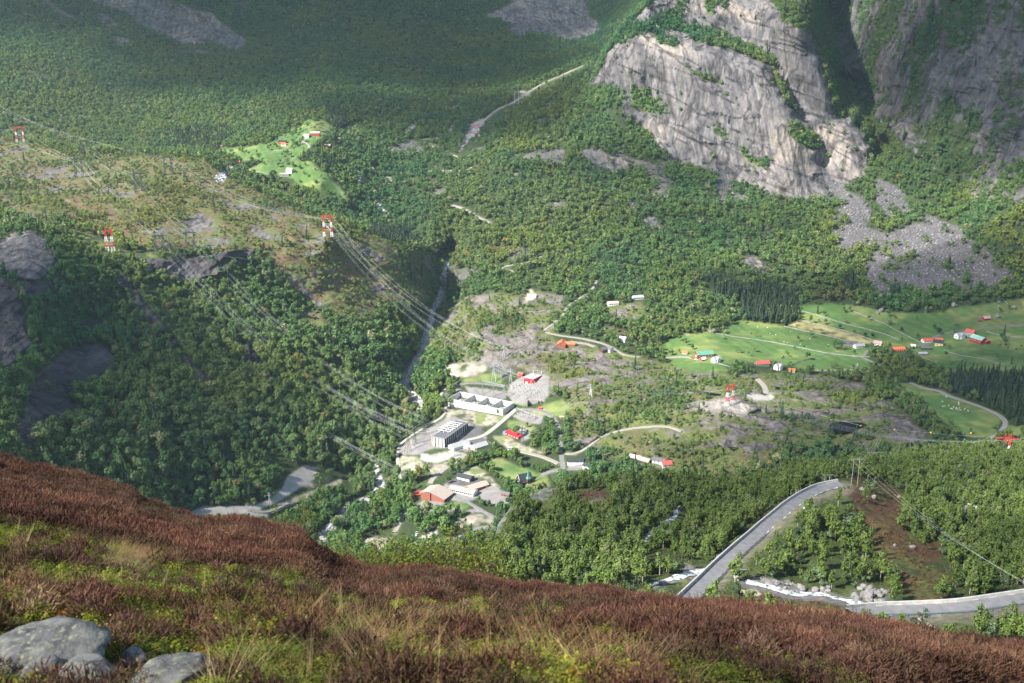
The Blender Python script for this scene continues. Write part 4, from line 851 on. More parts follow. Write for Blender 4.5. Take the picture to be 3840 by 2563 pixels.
for pts in B_ROADS[:2]:
    b_road = np.maximum(b_road, np.clip(1.5-line_dist(BU, BV, pts)/(5.0*F/ZB0), 0, 1))
b_str = np.zeros(BU.shape)
for pts, w in STREAMS:
    b_str = np.maximum(b_str, np.clip(1.5-line_dist(BU, BV, pts)/(w*.55*F/ZB0), 0, 1))
ampB = (1-np.clip(blur(b_road, 4)*1.3, 0, 1))
ZBD = ZB0 + (bn1*3.2+bn2*1.0)*ampB + bn3*.3*ampB + b_rk*bn2*1.5 + b_str*1.2 + blur(b_road, 2)*2.2
def surfB(u, v):
    fu = np.clip((np.asarray(u, float)-BU0)/BST, 0, len(bus)-1.001); fv = np.clip((np.asarray(v, float)-BV0)/BST, 0, len(bvs)-1.001)
    i = fu.astype(int); j = fv.astype(int); a = fu-i; b = fv-j
    z = (ZBD[j, i]*(1-a)*(1-b)+ZBD[j, i+1]*a*(1-b)+ZBD[j+1, i]*(1-a)*b+ZBD[j+1, i+1]*a*b)
    return raydir(u, v)*np.asarray(z)[..., None]
def rasB(m, u, v):
    i = np.clip(((u-BU0)/BST).astype(int), 0, len(bus)-1); j = np.clip(((v-BV0)/BST).astype(int), 0, len(bvs)-1)
    return m[j, i]
cB = np.ones(BU.shape+(3,))*np.array([.045, .062, .022])
cB = colmix(cB, [.075, .10, .03], np.clip(bn1+0.3, 0, 1))
cB = colmix(cB, [.085, .045, .028], b_he*np.clip(.75+bn1*.7+bn2*.4, 0, 1))
cB = colmix(cB, [.11, .12, .035], b_he*np.clip(bn2*1.5-bn1*.6, 0, 1)*.7)
cB = colmix(cB, [.16, .16, .06], b_gr*.8)
cB = colmix(cB, [.17, .165, .16], b_rk*np.clip(0.9+bn2, 0, 1)); cB = colmix(cB, [.36, .31, .24], b_sa)
cB = colmix(cB, [.15, .14, .135], np.clip(b_str*1.2, 0, 1)); cB = colmix(cB, [.2, .18, .13], b_road*.8)
cB = cB*(1+.2*bn3[..., None])
ub = np.arange(1760, 4260, 5.0); nr = 190
tt = np.linspace(0, 1, nr)**1.0
VB_ = kbv(ub)[None, :]*(1-tt[:, None])+2620*tt[:, None]; UB_ = np.broadcast_to(ub[None, :], VB_.shape)
PBm = surfB(UB_, VB_)
sky0 = PBm[0]
back = []
for k in range(1, 26):                              # behind its crest the hillside falls away to the valley floor
    s_ = k*9.0; back.append(sky0 + np.stack([0*ub+ (ub-1920)/F*s_*0.6, 0*ub+s_*0.85, -0.35*s_-0.0022*s_*s_ + fbm((sky0+s_)/20.0, 2)*1.5*min(1, k/6)], -1))
back = np.array(back[::-1])
PBa = np.concatenate([back, PBm]); nyb, nxb = PBa.shape[:2]
cc = np.stack([np.stack([cB[np.clip(((VB_[r_]-BV0)/BST).astype(int), 0, len(bvs)-1), np.clip(((UB_[r_]-BU0)/BST).astype(int), 0, len(bus)-1)]]) for r_ in range(nr)])[:, 0]
cc = np.concatenate([np.broadcast_to(cc[0], (25,)+cc[0].shape), cc])
ib = np.arange(nyb*nxb).reshape(nyb, nxb)
qB = np.stack([ib[:-1, :-1], ib[1:, :-1], ib[1:, 1:], ib[:-1, 1:]], -1).reshape(-1, 4)
hb = new_mesh('near_hillside', PBa.reshape(-1, 3), qB, MG, attrs={'cover': ('FLOAT_COLOR', np.c_[cc.reshape(-1, 3), np.ones(nyb*nxb)])})
tag(hb, kind='structure')

# trees on the near hillside
dB = np.ones(BU.shape)/17.0*np.clip(1.1+bn1, .35, 1.6)
dB *= 1-np.clip(b_he*1.3, 0, .95); dB *= 1-np.clip(b_gr*1.5, 0, .93); dB *= 1-np.clip(b_rk*1.4, 0, .99); dB *= 1-b_sa
dB *= np.clip(1-b_str*1.6, 0, 1)
roadx = np.clip(b_road*2, 0, 1)
for k in range(1, 17):                               # keep crowns in front from hiding the road
    sh = np.roll(np.clip(b_road*2, 0, 1), k, axis=0); sh[:k] = 0; roadx = np.maximum(roadx, sh*(1 if k < 9 else 0.75))
dB *= 1-roadx
for k in range(1, 8):
    sh = np.roll(np.clip(b_str*2, 0, 1), k, axis=0); sh[:k] = 0; dB *= 1-sh*0.75
for k in range(1, 12):
    sh = np.roll(b_rk*(BU < 2300), k, axis=0); sh[:k] = 0; dB *= 1-np.clip(sh*1.2, 0, .93)
dB *= (BV > kbv(BU)+6)
clearB = MBm([[(2700,2150),(3330,2230),(3330,2330),(2700,2330)],[(3120,1790),(3240,1800),(3230,1850),(3120,1850)]], rag=False)
dB *= 1-.75*clearB
PTb, bj, bi, r = area_sample(raydir(BU, BV)*ZBD[..., None], dB, 21)
ubt, vbt, zbt = project(PTb)
print('near hillside trees', len(PTb))
def birch(r, h=8.0, n=520, size=.30, wide=1.0):
    lobes = []
    for k in range(9):
        t = .30+.65*r.random(); w = (1-abs(t-.5)*1.1)*1.7*wide
        a = r.random()*6.28
        lobes.append((math.cos(a)*w*.65, math.sin(a)*w*.65, t*h, w*.62, w*.62, h*.12))
    lobes.append((0, 0, h*.62, 1.15*wide, 1.15*wide, h*.3))
    v, f = leaf_cards(r, n, lobes, size)
    m = MB(); lean = r.normal()*.25
    m.tube([(0, 0, -1.2), (lean*.3, 0, h*.25), (lean, .1, h*.6), (lean*.8, 0, h*.93)], [.13, .11, .07, .02], 5)
    for k in range(5):
        a = r.random()*6.28; z = h*(.3+.12*k); l = 1.3*wide
        m.tube([(lean*.5, 0, z), (lean*.5+math.cos(a)*l*.5, math.sin(a)*l*.5, z+.5), (lean*.5+math.cos(a)*l, math.sin(a)*l, z+1.1)], [.05, .03, .012], 3)
    return (v, f), m
def make_tree(name, label, cat, crown, trunk, mleaf, mbark, group, loc=(0, 0, 0)):
    t = empty(name, loc, 0, label, cat, group)
    new_mesh('crown', crown[0], crown[1], mleaf, smooth=False, parent=t)
    trunk.build('trunk', mbark, t, smooth=True)
    return t
def copy_thing(root, loc, rz=0, scale=None, label=None, group=None):
    rr = root.copy(); COL.objects.link(rr); rr.location = loc; rr.rotation_euler = (0, 0, rz)
    if scale is not None: rr.scale = scale if hasattr(scale, '__len__') else (scale,)*3
    if label: rr['label'] = label
    if group: rr['group'] = group
    for ch in root.children:
        c = ch.copy(); COL.objects.link(c); c.parent = rr
        for g in ch.children:
            d = g.copy(); COL.objects.link(d); d.parent = c
    return rr
used_proto = set()
def place(root, loc, rz=0, scale=None, label=None, group=None):
    """the first placing moves the prototype itself, later ones copy it"""
    loc = tuple(float(x) for x in loc)
    if root.name not in used_proto:
        used_proto.add(root.name); root.location = loc; root.rotation_euler = (0, 0, rz)
        if scale is not None: root.scale = scale if hasattr(scale, '__len__') else (scale,)*3
        if label: root['label'] = label
        if group: root['group'] = group
        return root
    return copy_thing(root, loc, rz, scale, label, group)
birches = []
for k in range(7):
    rr_ = np.random.default_rng(500+k); cr, tk = birch(rr_, 7.5+rr_.random()*1.5, wide=.95+.3*rr_.random())
    birches.append(make_tree('birch_tree', 'birch', 'birch tree', cr, tk, ML_NEAR, MBIRCH if k % 2 else MBARK, 'birches'))
willows = []
for k in range(3):
    rr_ = np.random.default_rng(520+k)
    cr = leaf_cards(rr_, 480, [(rr_.normal()*.9, rr_.normal()*.9, 1.9+rr_.random()*1.6, 1.3, 1.3, 1.1) for _ in range(7)], .28)
    m = MB()
    for q_ in range(4):
        a = q_*1.6+rr_.random(); m.tube([(0, 0, -.8), (math.cos(a)*.4, math.sin(a)*.4, 1.2), (math.cos(a)*.9, math.sin(a)*.9, 2.6)], [.09, .06, .02], 4)
    willows.append(make_tree('willow_tree', 'willow', 'willow', cr, m, ML_WIL, MBARK, 'willows'))
pines = []
for k in range(2):
    rr_ = np.random.default_rng(540+k)
    lob = [(rr_.normal()*.7, rr_.normal()*.7, 2.2+j*.75, 1.5-.13*j, 1.5-.13*j, .35) for j in range(8)]
    cr = leaf_cards(rr_, 520, lob, .26, up=.6); m = MB(); m.tube([(0, 0, -1), (0.1, 0, 4), (.05, 0, 8)], [.16, .12, .04], 5)
    pines.append(make_tree('pine_tree', 'pine', 'pine tree', cr, m, ML_PINE, MBARK, 'pines'))

def zone(u, v):
    if u < 2560: return ('knoll', 'on the wooded knoll between the heather and the church')
    if v < 1790: return ('ridge', 'on the far wooded ridge beyond the poles and road')
    rd = np.interp(v, [1828, 1858, 1953, 2102, 2250, 2340], [3154, 3044, 2912, 2742, 2593, 2500])
    if u < rd: return ('road left', 'on the slope left of the climbing road with concrete barrier')
    if u < 3330: return ('bend', 'between the climbing road and the brown heath clearing')
    return ('right', 'right of the brown heath clearing above the lower road')
PTREE_N = 235
order = np.argsort(zbt)
vis = (ubt > -60+0) & (ubt < 3960) & (vbt > kbv(ubt)+6)
vis &= vbt < 2420
order = [i for i in order if vis[i]]
indiv = order[:PTREE_N]; rest = order[PTREE_N:]
rt = np.random.default_rng(77)
for i in indiv:
    zn, zl = zone(ubt[i], vbt[i]); x = rt.random()
    if x < .14: root, kd, ad = willows[rt.integers(3)], 'willows', 'grey-green willow '
    elif x < .18: root, kd, ad = pines[rt.integers(2)], 'pines', 'dark pine '
    else: root, kd, ad = birches[rt.integers(7)], 'birches', 'green birch '
    s = .58+.75*rt.random()**1.3
    place(root, PTb[i]-np.array([0, 0, .2]), rt.random()*6.28, (s, s, s*(.9+.25*rt.random())), ad+zl, kd+' '+zl)
near_col = bpy.data.collections.new('wood_kinds')
def as_proto(name, root):
    V_, F_, mi, mt = [], [], [], []
    off = 0
    for ci, ch in enumerate(root.children):
        me = ch.data; vv = np.empty(len(me.vertices)*3, np.float32); me.vertices.foreach_get('co', vv); V_.append(vv.reshape(-1, 3))
        for p_ in me.polygons: F_.append(tuple(a+off for a in p_.vertices)); mi.append(ci)
        off += len(me.vertices); mt.append(me.materials[0])
    o = new_mesh(name, np.concatenate(V_), F_, mats=mt, matidx=mi, smooth=False, link=False); near_col.objects.link(o)
for k, b_ in enumerate(birches[:5]+willows[:2]+pines[:1]): as_proto('k%d' % k, b_)
rest = np.array(rest, int); n = len(rest)
ki = rt.choice(8, n, p=[.17, .17, .17, .17, .14, .08, .06, .04])
s = (.58+.75*rt.random(n)**1.3)
farther = np.clip((zbt[rest]-450)/250, 0, 1)
scatter_object('hillside_wood', PTb[rest]-np.array([0, 0, .2]), ki, np.stack([s, s, s*(.9+.25*rt.random(n))], 1), np.stack([0*s, 0*s, rt.random(n)*6.28], 1), np.ones((n, 4)), near_col)
# undergrowth: low bilberry, heather and fern scrub between the trees
dU_ = np.where(b_road > .25, 0, 1/3.2)*np.clip(.55+bn2, .1, 1)*(BV > kbv(BU)+2)*(1-np.clip(b_rk*1.3, 0, .95))*(1-np.clip(b_str*2, 0, 1))*(1-b_sa)
dU_ *= np.clip(1.2-ZB0/800, .2, 1)
Pu, uj, ui, r = area_sample(raydir(BU, BV)*ZBD[..., None], dU_, 31)
und_col = bpy.data.collections.new('scrub_kinds')
MLU = leaf_material('scrub_leaves', (.06, .085, .022), (.10, .13, .035)); 
for k in range(3):
    v, f = leaf_cards(np.random.default_rng(600+k), 26, [(0, 0, .15, .7, .7, .35)], .24, up=.8); o = new_mesh('s%d' % k, v, f, MLU, smooth=False, link=False); und_col.objects.link(o)
n = len(Pu); tn = np.ones((n, 4)); hh = b_he[uj, ui] > .4
tn[:, :3] *= (0.85+.3*r.random(n))[:, None]
br = hh & (r.random(n) < .62); tn[br, :3] = np.array([1.25, .50, .85])*(0.8+.5*r.random(br.sum()))[:, None]
gg = b_gr[uj, ui] > .4; tn[gg, :3] = (1.9, 1.45, 1.6)
ss = .6+.8*r.random(n)
scatter_object('undergrowth', Pu, r.integers(0, 3, n), np.stack([ss, ss, ss], 1), np.stack([0*ss, 0*ss, r.random(n)*6.28], 1), tn, und_col)
print('undergrowth', n)
# ---------------------------------------------------------------- the heather slope in front of the camera
KC = [(-500,1640),(-200,1665),(0,1700),(209,1752),(308,1768),(374,1805),(495,1842),(578,1878),(633,1909),(715,1922),(935,1946),(990,1964),(1100,1992),(1156,2038),(1211,2072),(1280,2100),(1390,2140),(1528,2142),(1665,2145),(1830,2160),(1940,2190),(2105,2212),(2216,2220),(2298,2220),(2436,2232),(2560,2262),(2725,2280),(2945,2305),(3110,2318),(3193,2350),(3385,2370),(3550,2396),(3716,2428),(3840,2455),(4000,2490),(4400,2570)]
kcv = lambda u: np.interp(u, [a for a, b in KC], [b for a, b in KC]) + 32 + 5*np.sin(np.asarray(u)/37.0)+4*np.sin(np.asarray(u)/16.3+1)+6*np.sin(np.asarray(u)/91.0)
KCY = [(-500,36),(0,33),(600,30),(1280,27),(1900,25),(2560,21),(3200,17),(3840,14),(4400,12)]
kcy = lambda u: np.interp(u, [a for a, b in KCY], [b for a, b in KCY])
uc = np.r_[np.arange(-5000, -480, 50.0), np.arange(-480, 4330, 12.0), np.arange(4330, 11000, 60.0)]; nrc = 230
rB = np.array([7.2+0*u for u in uc])
tc_ = np.linspace(0, 1, nrc)
VC = kcv(uc)[None, :]*(1-tc_[:, None])+2900*tc_[:, None]; UC = np.broadcast_to(uc[None, :], VC.shape)
inv0 = 1/zc_from(kcv(uc), Y=kcy(uc)); inv1 = 1/zc_from(2563.0, Y=np.interp(uc, [0, 2560, 3200, 3840], [7.5, 7.5, 9.0, 11.8]))
fr = (VC-kcv(uc)[None])/(2563-kcv(uc)[None]); fr = np.where(fr > 1, 1+(VC-2563)/600.0, fr)
ZC = 1/np.maximum(inv0[None]*(1-fr)+inv1[None]*fr, .02)
PC0 = raydir(UC, VC)*ZC[..., None]
hn = fbm(PC0/3.5+6, 3); hn2 = fbm(PC0/0.9+60, 3)
ZC = ZC*(1+0.035*hn*np.clip(fr*4, 0, 1)+.008*hn2)
PC = raydir(UC, VC)*ZC[..., None]
def surfC(u, v):
    f_ = (v-float(kcv(u)))/(2563-float(kcv(u)))
    i0 = 1/zc_from(float(kcv(u)), Y=float(kcy(u))); i1 = 1/zc_from(2563.0, Y=float(np.interp(u, [0, 2560, 3200, 3840], [7.5, 7.5, 9.0, 11.8])))
    p = raydir(u, v)/(i0*(1-f_)+i1*f_)
    h_ = fbm(p[None]/3.5+6, 3)[0]; h2 = fbm(p[None]/.9+60, 3)[0]
    return p*(1+.035*h_*min(1, max(0, f_*4))+.008*h2)
bk = []
for k in range(1, 62):
    s_ = 0.6*k+0.12*k*k
    bk.append(PC[0]+np.stack([(uc-1920)/F*s_, 0*uc+s_, -0.78*s_-.05*min(s_, 20)+fbm(PC[0]/4+s_/3.0, 2)*.3], -1))
PCa = np.concatenate([np.array(bk[::-1]), PC]); nyc, nxc = PCa.shape[:2]
hc = fbm(PCa/1.2, 3)
cC = colmix(np.ones((nyc, nxc, 3))*np.array([.035, .024, .014]), [.05, .05, .018], np.clip(hc+.3, 0, 1))
ic = np.arange(nyc*nxc).reshape(nyc, nxc)
o = new_mesh('heather_slope', PCa.reshape(-1, 3), np.stack([ic[:-1, :-1], ic[1:, :-1], ic[1:, 1:], ic[:-1, 1:]], -1).reshape(-1, 4), ground_material('peat', .03, 8, .4), attrs={'cover': ('FLOAT_COLOR', np.c_[cC.reshape(-1, 3), np.ones(nyc*nxc)])})
tag(o, kind='structure')

MHE = leaf_material('heather_twigs', (.066, .032, .019), (.142, .073, .045), (.21, .13, .08), rough=.8, trans=.15)
MBI = leaf_material('bilberry_leaves', (.10, .12, .012), (.24, .235, .025), (.22, .10, .02), rough=.55, trans=.35)
MGR = leaf_material('dry_grass_blades', (.28, .17, .08), (.42, .30, .14), rough=.7, trans=.3)
MGG = leaf_material('green_grass_blades', (.09, .13, .03), (.15, .19, .05), rough=.6, trans=.35)
def blades(r, n, rad, h, w, lean, curl=.5):
    a = r.random(n)*6.283; q_ = np.sqrt(r.random(n))*rad; b = np.stack([np.cos(a)*q_, np.sin(a)*q_, np.zeros(n)-.03], 1)
    d = np.stack([np.cos(a)*lean, np.sin(a)*lean, np.ones(n)], 1)+r.normal(size=(n, 3))*[.35, .35, .1]
    hh = h*(.5+.6*r.random(n))[:, None]
    m_ = b+d*hh*.55; t = b+d*hh + np.c_[d[:, :2]*curl*hh, -curl*.35*hh[:, 0]]
    s = np.stack([-np.sin(a+r.random(n)), np.cos(a), 0*a], 1)*w
    v = np.stack([b-s*.5, b+s*.5, m_+s*.45, m_-s*.45, t+s*.12, t-s*.12], 1).reshape(-1, 3)
    i = np.arange(n)[:, None]*6
    return v, np.concatenate([i+np.array([[0, 1, 2, 3]]), i+np.array([[3, 2, 4, 5]])])
def heather(r, n=80):
    v, f = blades(r, n, .17, .30, .011, .55, .1)
    # short side sprigs along the stems
    a = r.random(n*4)*6.283; q_ = np.sqrt(r.random(n*4))*.25; z = .10+.26*r.random(n*4)
    c = np.stack([np.cos(a)*q_, np.sin(a)*q_, z*(1.15-q_*1.6)], 1); d = np.stack([np.cos(a)*.5, np.sin(a)*.5, np.ones(n*4)], 1)+r.normal(size=(n*4, 3))*.45; d /= np.linalg.norm(d, axis=1, keepdims=True)
    s = np.cross(d, r.normal(size=(n*4, 3))); s /= np.linalg.norm(s, axis=1, keepdims=True)
    l = (.045+.05*r.random(n*4))[:, None]; w = .007
    v2 = np.stack([c-s*w, c+s*w, c+d*l+s*w*.6, c+d*l-s*w*.6], 1).reshape(-1, 3)
    return np.r_[v, v2], np.r_[f, np.arange(len(v2)).reshape(-1, 4)+len(v)]
hcol = bpy.data.collections.new('heath_kinds')
def hp(name, vf, mat): o = new_mesh(name, vf[0], vf[1], mat, smooth=False, link=False); hcol.objects.link(o)
for k in range(4): hp('a%d' % k, heather(np.random.default_rng(700+k)), MHE)
for k in range(4):
    rr_ = np.random.default_rng(710+k)
    st = blades(rr_, 16, .10, .20, .006, .4, .1); lf = leaf_cards(rr_, 170, [(rr_.normal()*.06, rr_.normal()*.06, .10+.10*rr_.random(), .13, .13, .11) for _ in range(5)], .019, up=.5)
    hp('b%d' % k, (np.r_[st[0], lf[0]], np.r_[st[1], lf[1]+len(st[0])]), MBI)
for k in range(3): hp('c%d' % k, blades(np.random.default_rng(720+k), 40, .15, .20, .0045, 1.7, 1.0), MGR)
for k in range(2): hp('d%d' % k, blades(np.random.default_rng(730+k), 45, .12, .24, .006, .8, .6), MGG)
dC = np.ones(PC.shape[:2])
A_ = np.linalg.norm(np.cross(PC[:-1, 1:]-PC[:-1, :-1], PC[1:, :-1]-PC[:-1, :-1]), axis=-1)
r = np.random.default_rng(9)
dist = np.linalg.norm(PC[:-1, :-1], axis=-1)
lam = A_*np.interp(dist, [8, 14, 26, 40], [95, 75, 44, 34])
lam *= (VC[:-1, :-1] < 2760)*np.where((UC[:-1, :-1] < -600) | (UC[:-1, :-1] > 4500), .45, 1)
cnt = r.poisson(np.minimum(lam, 300)); j, i = np.nonzero(cnt); c = cnt[j, i]; j = np.repeat(j, c); i = np.repeat(i, c); a = r.random(len(i)); b = r.random(len(i))
Ph = PC[j, i]*((1-a)*(1-b))[:, None]+PC[j, i+1]*(a*(1-b))[:, None]+PC[j+1, i]*((1-a)*b)[:, None]+PC[j+1, i+1]*(a*b)[:, None]
n = len(Ph); print('heath clumps', n)
hu, hv, hz_ = project(Ph)
below = hv-kcv(hu)
big_ = fbm(Ph/2.6+44, 3); sm_ = fbm(Ph/.7+8, 2)
edge = np.interp(hu, [0, 700, 1300, 1900, 2500, 3200, 3840], [215, 175, 120, 100, 130, 210, 320]) + big_*85
pb = np.clip((edge-below)/60+.5, .07, .96)
x = r.random(n); kindi = np.zeros(n, int)
pg = np.clip(.03+sm_*.28, 0, .4)*(below > 60); pgg = np.clip(.10+big_*.2, 0, .3)*(hu < 2300)*(below > edge-60)
isb = x < pb
kindi[:] = 4+r.integers(0, 4, n)
kindi[isb] = r.integers(0, 4, isb.sum())
g1 = (~isb) & (r.random(n) < pg*1.2); kindi[g1] = 8+r.integers(0, 3, g1.sum())
g2 = (~isb) & (~g1) & (r.random(n) < pgg*1.6); kindi[g2] = 11+r.integers(0, 2, g2.sum())
g3 = isb & (r.random(n) < .17*np.clip(1+sm_*2.5, 0, 3)); kindi[g3] = 4+r.integers(0, 4, g3.sum())
# swept mats of pale grass seen at the left and bottom centre
for (gu, gv, ru, rv, ki_) in ((480, 2130, 110, 45, 8), (1400, 2440, 90, 35, 9), (1290, 2430, 45, 40, 11), (2050, 2490, 50, 18, 8)):
    q_ = ((hu-gu)/ru)**2+((hv-gv)/rv)**2 < 1; q_ &= r.random(n) < .85; kindi[q_] = ki_
ROCKS_C = [(165, 2445, 235, 95), (160, 2530, 75, 60), (320, 2545, 150, 60), (640, 2548, 170, 65), (500, 2470, 60, 40)]
ok = np.ones(n, bool)
for (gu, gv, ru, rv) in ROCKS_C: ok &= ~((((hu-gu)/(ru*.95))**2+((hv-gv)/(rv*1.1))**2 < 1) | ((np.abs(hu-gu) < ru*.8) & (hv > gv) & (hv < gv+rv*1.6)))
s = (.52+.40*r.random(n))*(1+.22*big_)
s[kindi < 4] *= 1.12; s[kindi >= 8] *= .9
tn = np.ones((n, 4)); tn[:, :3] *= (1+.45*fbm(Ph/.9+3, 2))[:, None]; tn[:, 0] *= 1+.18*big_; tn[:, 1] *= 1+.15*sm_
rotx = np.stack([.35+.25*r.normal(size=n), .15*r.normal(size=n), r.random(n)*0], 1)
rot = np.stack([r.normal(size=n)*.2-.25, r.normal(size=n)*.2+.15, r.random(n)*6.283], 1)
scatter_object('heather_and_bilberry', Ph[ok], kindi[ok], np.stack([s, s, s], 1)[ok], rot[ok], np.clip(tn, .35, 1.9)[ok], hcol)

# lichen-spotted boulders at the lower left
def boulder_mesh(seed, squash=(1, 1, .75), rough=.18, sub=4):
    import bmesh
    bm = bmesh.new(); bmesh.ops.create_icosphere(bm, subdivisions=sub, radius=1.0)
    v = np.array([tuple(q.co) for q in bm.verts]); f = np.array([[q.index for q in fc.verts] for fc in bm.faces]); bm.free()
    d = v+fbm(v*.8+seed, 3)[:, None]*v*.35
    for k in range(7):                                            # cut a few broken planes
        rr_ = np.random.default_rng(seed*31+k); nn = rr_.normal(size=3); nn /= np.linalg.norm(nn); t = d@nn; lim = .72+.18*rr_.random(); ov = np.clip(t-lim, 0, None); d = d-nn*ov[:, None]*.85
    d = d+v*(fbm(v*3.0+seed, 5, .6)*rough*.55)[:, None]
    return d*np.array(squash), f
def lichen_rock(name):
    m, nt, b = nodes_of(name); N = nt.nodes; L = nt.links
    tc = N.new('ShaderNodeTexCoord'); no = N.new('ShaderNodeTexNoise'); no.inputs['Scale'].default_value = 6; no.inputs['Detail'].default_value = 10
    n2_ = N.new('ShaderNodeTexNoise'); n2_.inputs['Scale'].default_value = 22; n2_.inputs['Detail'].default_value = 3
    L.new(tc.outputs['Object'], no.inputs['Vector']); L.new(tc.outputs['Object'], n2_.inputs['Vector'])
    r1 = N.new('ShaderNodeValToRGB'); r1.color_ramp.elements[0].position = .35; r1.color_ramp.elements[1].position = .65; r1.color_ramp.elements[0].color = (.05, .052, .055, 1); r1.color_ramp.elements[1].color = (.16, .158, .15, 1)
    r2 = N.new('ShaderNodeValToRGB'); r2.color_ramp.elements[0].position = .55; r2.color_ramp.elements[1].position = .68
    L.new(no.outputs[0], r1.inputs[0]); L.new(n2_.outputs[0], r2.inputs[0])
    mx = N.new('ShaderNodeMix'); mx.data_type = 'RGBA'; mx.inputs[7].default_value = (.21, .23, .13, 1); L.new(r2.outputs[0], mx.inputs[0]); L.new(r1.outputs[0], mx.inputs[6]); L.new(mx.outputs[2], b.inputs['Base Color'])
    b.inputs['Roughness'].default_value = .9
    bp = N.new('ShaderNodeBump'); bp.inputs['Distance'].default_value = .05; L.new(no.outputs[0], bp.inputs['Height']); L.new(bp.outputs[0], b.inputs['Normal'])
    return m
MLR = lichen_rock('lichen_granite')
for k, ((gu, gv, ru, rv), lb) in enumerate(zip(ROCKS_C, ['large grey lichen-spotted boulder in the heather, biggest at lower left', 'small dark grey boulder between the two wider ones at bottom left', 'low grey boulder with yellow lichen at the bottom edge, left', 'flat grey boulder half sunk in grass, right end of the row', 'small lichen-covered stone poking out of the bilberry above the flat boulder'])):
    p = surfC(gu, gv+rv*.75); zc = project(p)[2]; p = raydir(gu, gv)*zc; R = ru*zc/F
    v, f = boulder_mesh(3+k, (1, .8, min(.9, rv/ru*.95)))
    o = new_mesh('boulder', v*R, f, MLR); o.location = Vector(p); o.rotation_euler = (0, 0, k*1.3)
    tag(o, lb, 'boulder', 'boulders beside the heather')
# ---------------------------------------------------------------- roads, water and walls laid on the ground
def smooth_path(pts, n=6):
    P_ = [np.array(p, float) for p in pts]; P_ = [2*P_[0]-P_[1]]+P_+[2*P_[-1]-P_[-2]]; out = []
    for i in range(1, len(P_)-2):
        for k in range(n):
            t = k/n; a, b, c, d = P_[i-1:i+3]
            out.append(.5*((2*b)+(-a+c)*t+(2*a-5*b+4*c-d)*t*t+(-a+3*b-3*c+d)*t**3))
    out.append(P_[-2]); return np.array(out)
def ground_path(pts, surf, n=6):
    q_ = smooth_path(pts, n); g = surf(q_[:, 0], q_[:, 1])
    seg = np.r_[0, np.cumsum(np.linalg.norm(np.diff(g, axis=0), axis=1))]; m = max(3, int(seg[-1]/4)); s = np.linspace(0, seg[-1], m)
    g = np.stack([np.interp(s, seg, g[:, k]) for k in range(3)], 1)
    for _ in range(6 if m > 8 else 1): g[1:-1] = (g[:-2]+2*g[1:-1]+g[2:])/4
    return g
def sides(g):
    t = np.gradient(g, axis=0); t[:, 2] = 0; t /= np.linalg.norm(t, axis=1, keepdims=True)+1e-9
    return np.stack([t[:, 1], -t[:, 0], 0*t[:, 0]], 1)
def level(g, w, surf, lift):
    """height of a carriageway: just above the highest ground under its width"""
    s = sides(g); z = g[:, 2].copy()
    for k in (-.5, -.25, .25, .5):
        q_ = g+s*w*k; u, v, _ = project(q_); z = np.maximum(z, np.minimum(surf(u, v)[:, 2], g[:, 2]+1.2))
    for _ in range(3): z[1:-1] = (z[:-2]+z[1:-1]*2+z[2:])/4
    g = g.copy(); g[:, 2] = z+lift; return g
def ribbon(name, g, w, mat, skirt=2.5, kind='structure', off=0.0):
    s = sides(g); n = len(g); L_ = g+s*(off-w/2); R_ = g+s*(off+w/2); D = np.array([0, 0, skirt])
    V_ = np.concatenate([L_, R_, R_-D+s*.8, L_-D-s*.8]); i = np.arange(n-1)
    f = np.concatenate([np.stack([a*n+i, b*n+i, b*n+i+1, a*n+i+1], 1) for a, b in ((0, 1), (1, 2), (3, 0))])
    return tag(new_mesh(name, V_, f[:, ::-1], mat, smooth=False), kind=kind)
SM = {'gravel': MGRAV, 'asphalt': MASPH, 'concrete': MCROAD}
for pts, w, sf in ROADS:
    w *= .82; g = level(ground_path(pts, surfA), w, surfA, .25)
    ribbon('road' if sf == 'asphalt' else 'gravel_track', g, w, SM[sf])
road_paths = []
for k, pts in enumerate(B_ROADS):
    g = level(ground_path(pts, surfB, 8), 6.6 if k < 2 else 5, surfB, .5); road_paths.append(g)
    ribbon('road', g, 6.6 if k < 2 else 5, MASPH, 4.0)
def dashes(g, off, length, gap, w=.14, lift=.03):
    s = sides(g); seg = np.r_[0, np.cumsum(np.linalg.norm(np.diff(g, axis=0), axis=1))]; V_, f = [], []; t = 0
    at = lambda x: np.array([np.interp(x, seg, g[:, k]) for k in range(3)])+np.array([np.interp(x, seg, s[:, k]) for k in range(3)])*off
    while t+length < seg[-1]:
        a, b = at(t), at(t+length); d = b-a; q_ = np.array([d[1], -d[0], 0]); q_ /= np.linalg.norm(q_)+1e-9; z = np.array([0, 0, lift])
        o = len(V_); V_ += [a-q_*w+z, a+q_*w+z, b+q_*w+z, b-q_*w+z]; f.append((o, o+3, o+2, o+1)[::-1]); t += length+gap
    return V_, f
def profile(g, off, w, h, base=-.1, step=1):
    """a wall or rail of width w and height h following the road"""
    s = sides(g); c = g+s*off; n = len(c); Z = lambda z: np.array([0, 0, z])
    V_ = np.concatenate([c-s*w/2+Z(base), c-s*w*.3+Z(h), c+s*w*.3+Z(h), c+s*w/2+Z(base)]); i = np.arange(n-1)
    f = np.concatenate([np.stack([a*n+i, b*n+i, b*n+i+1, a*n+i+1], 1) for a, b in ((0, 1), (1, 2), (2, 3), (3, 0))])
    return V_, f
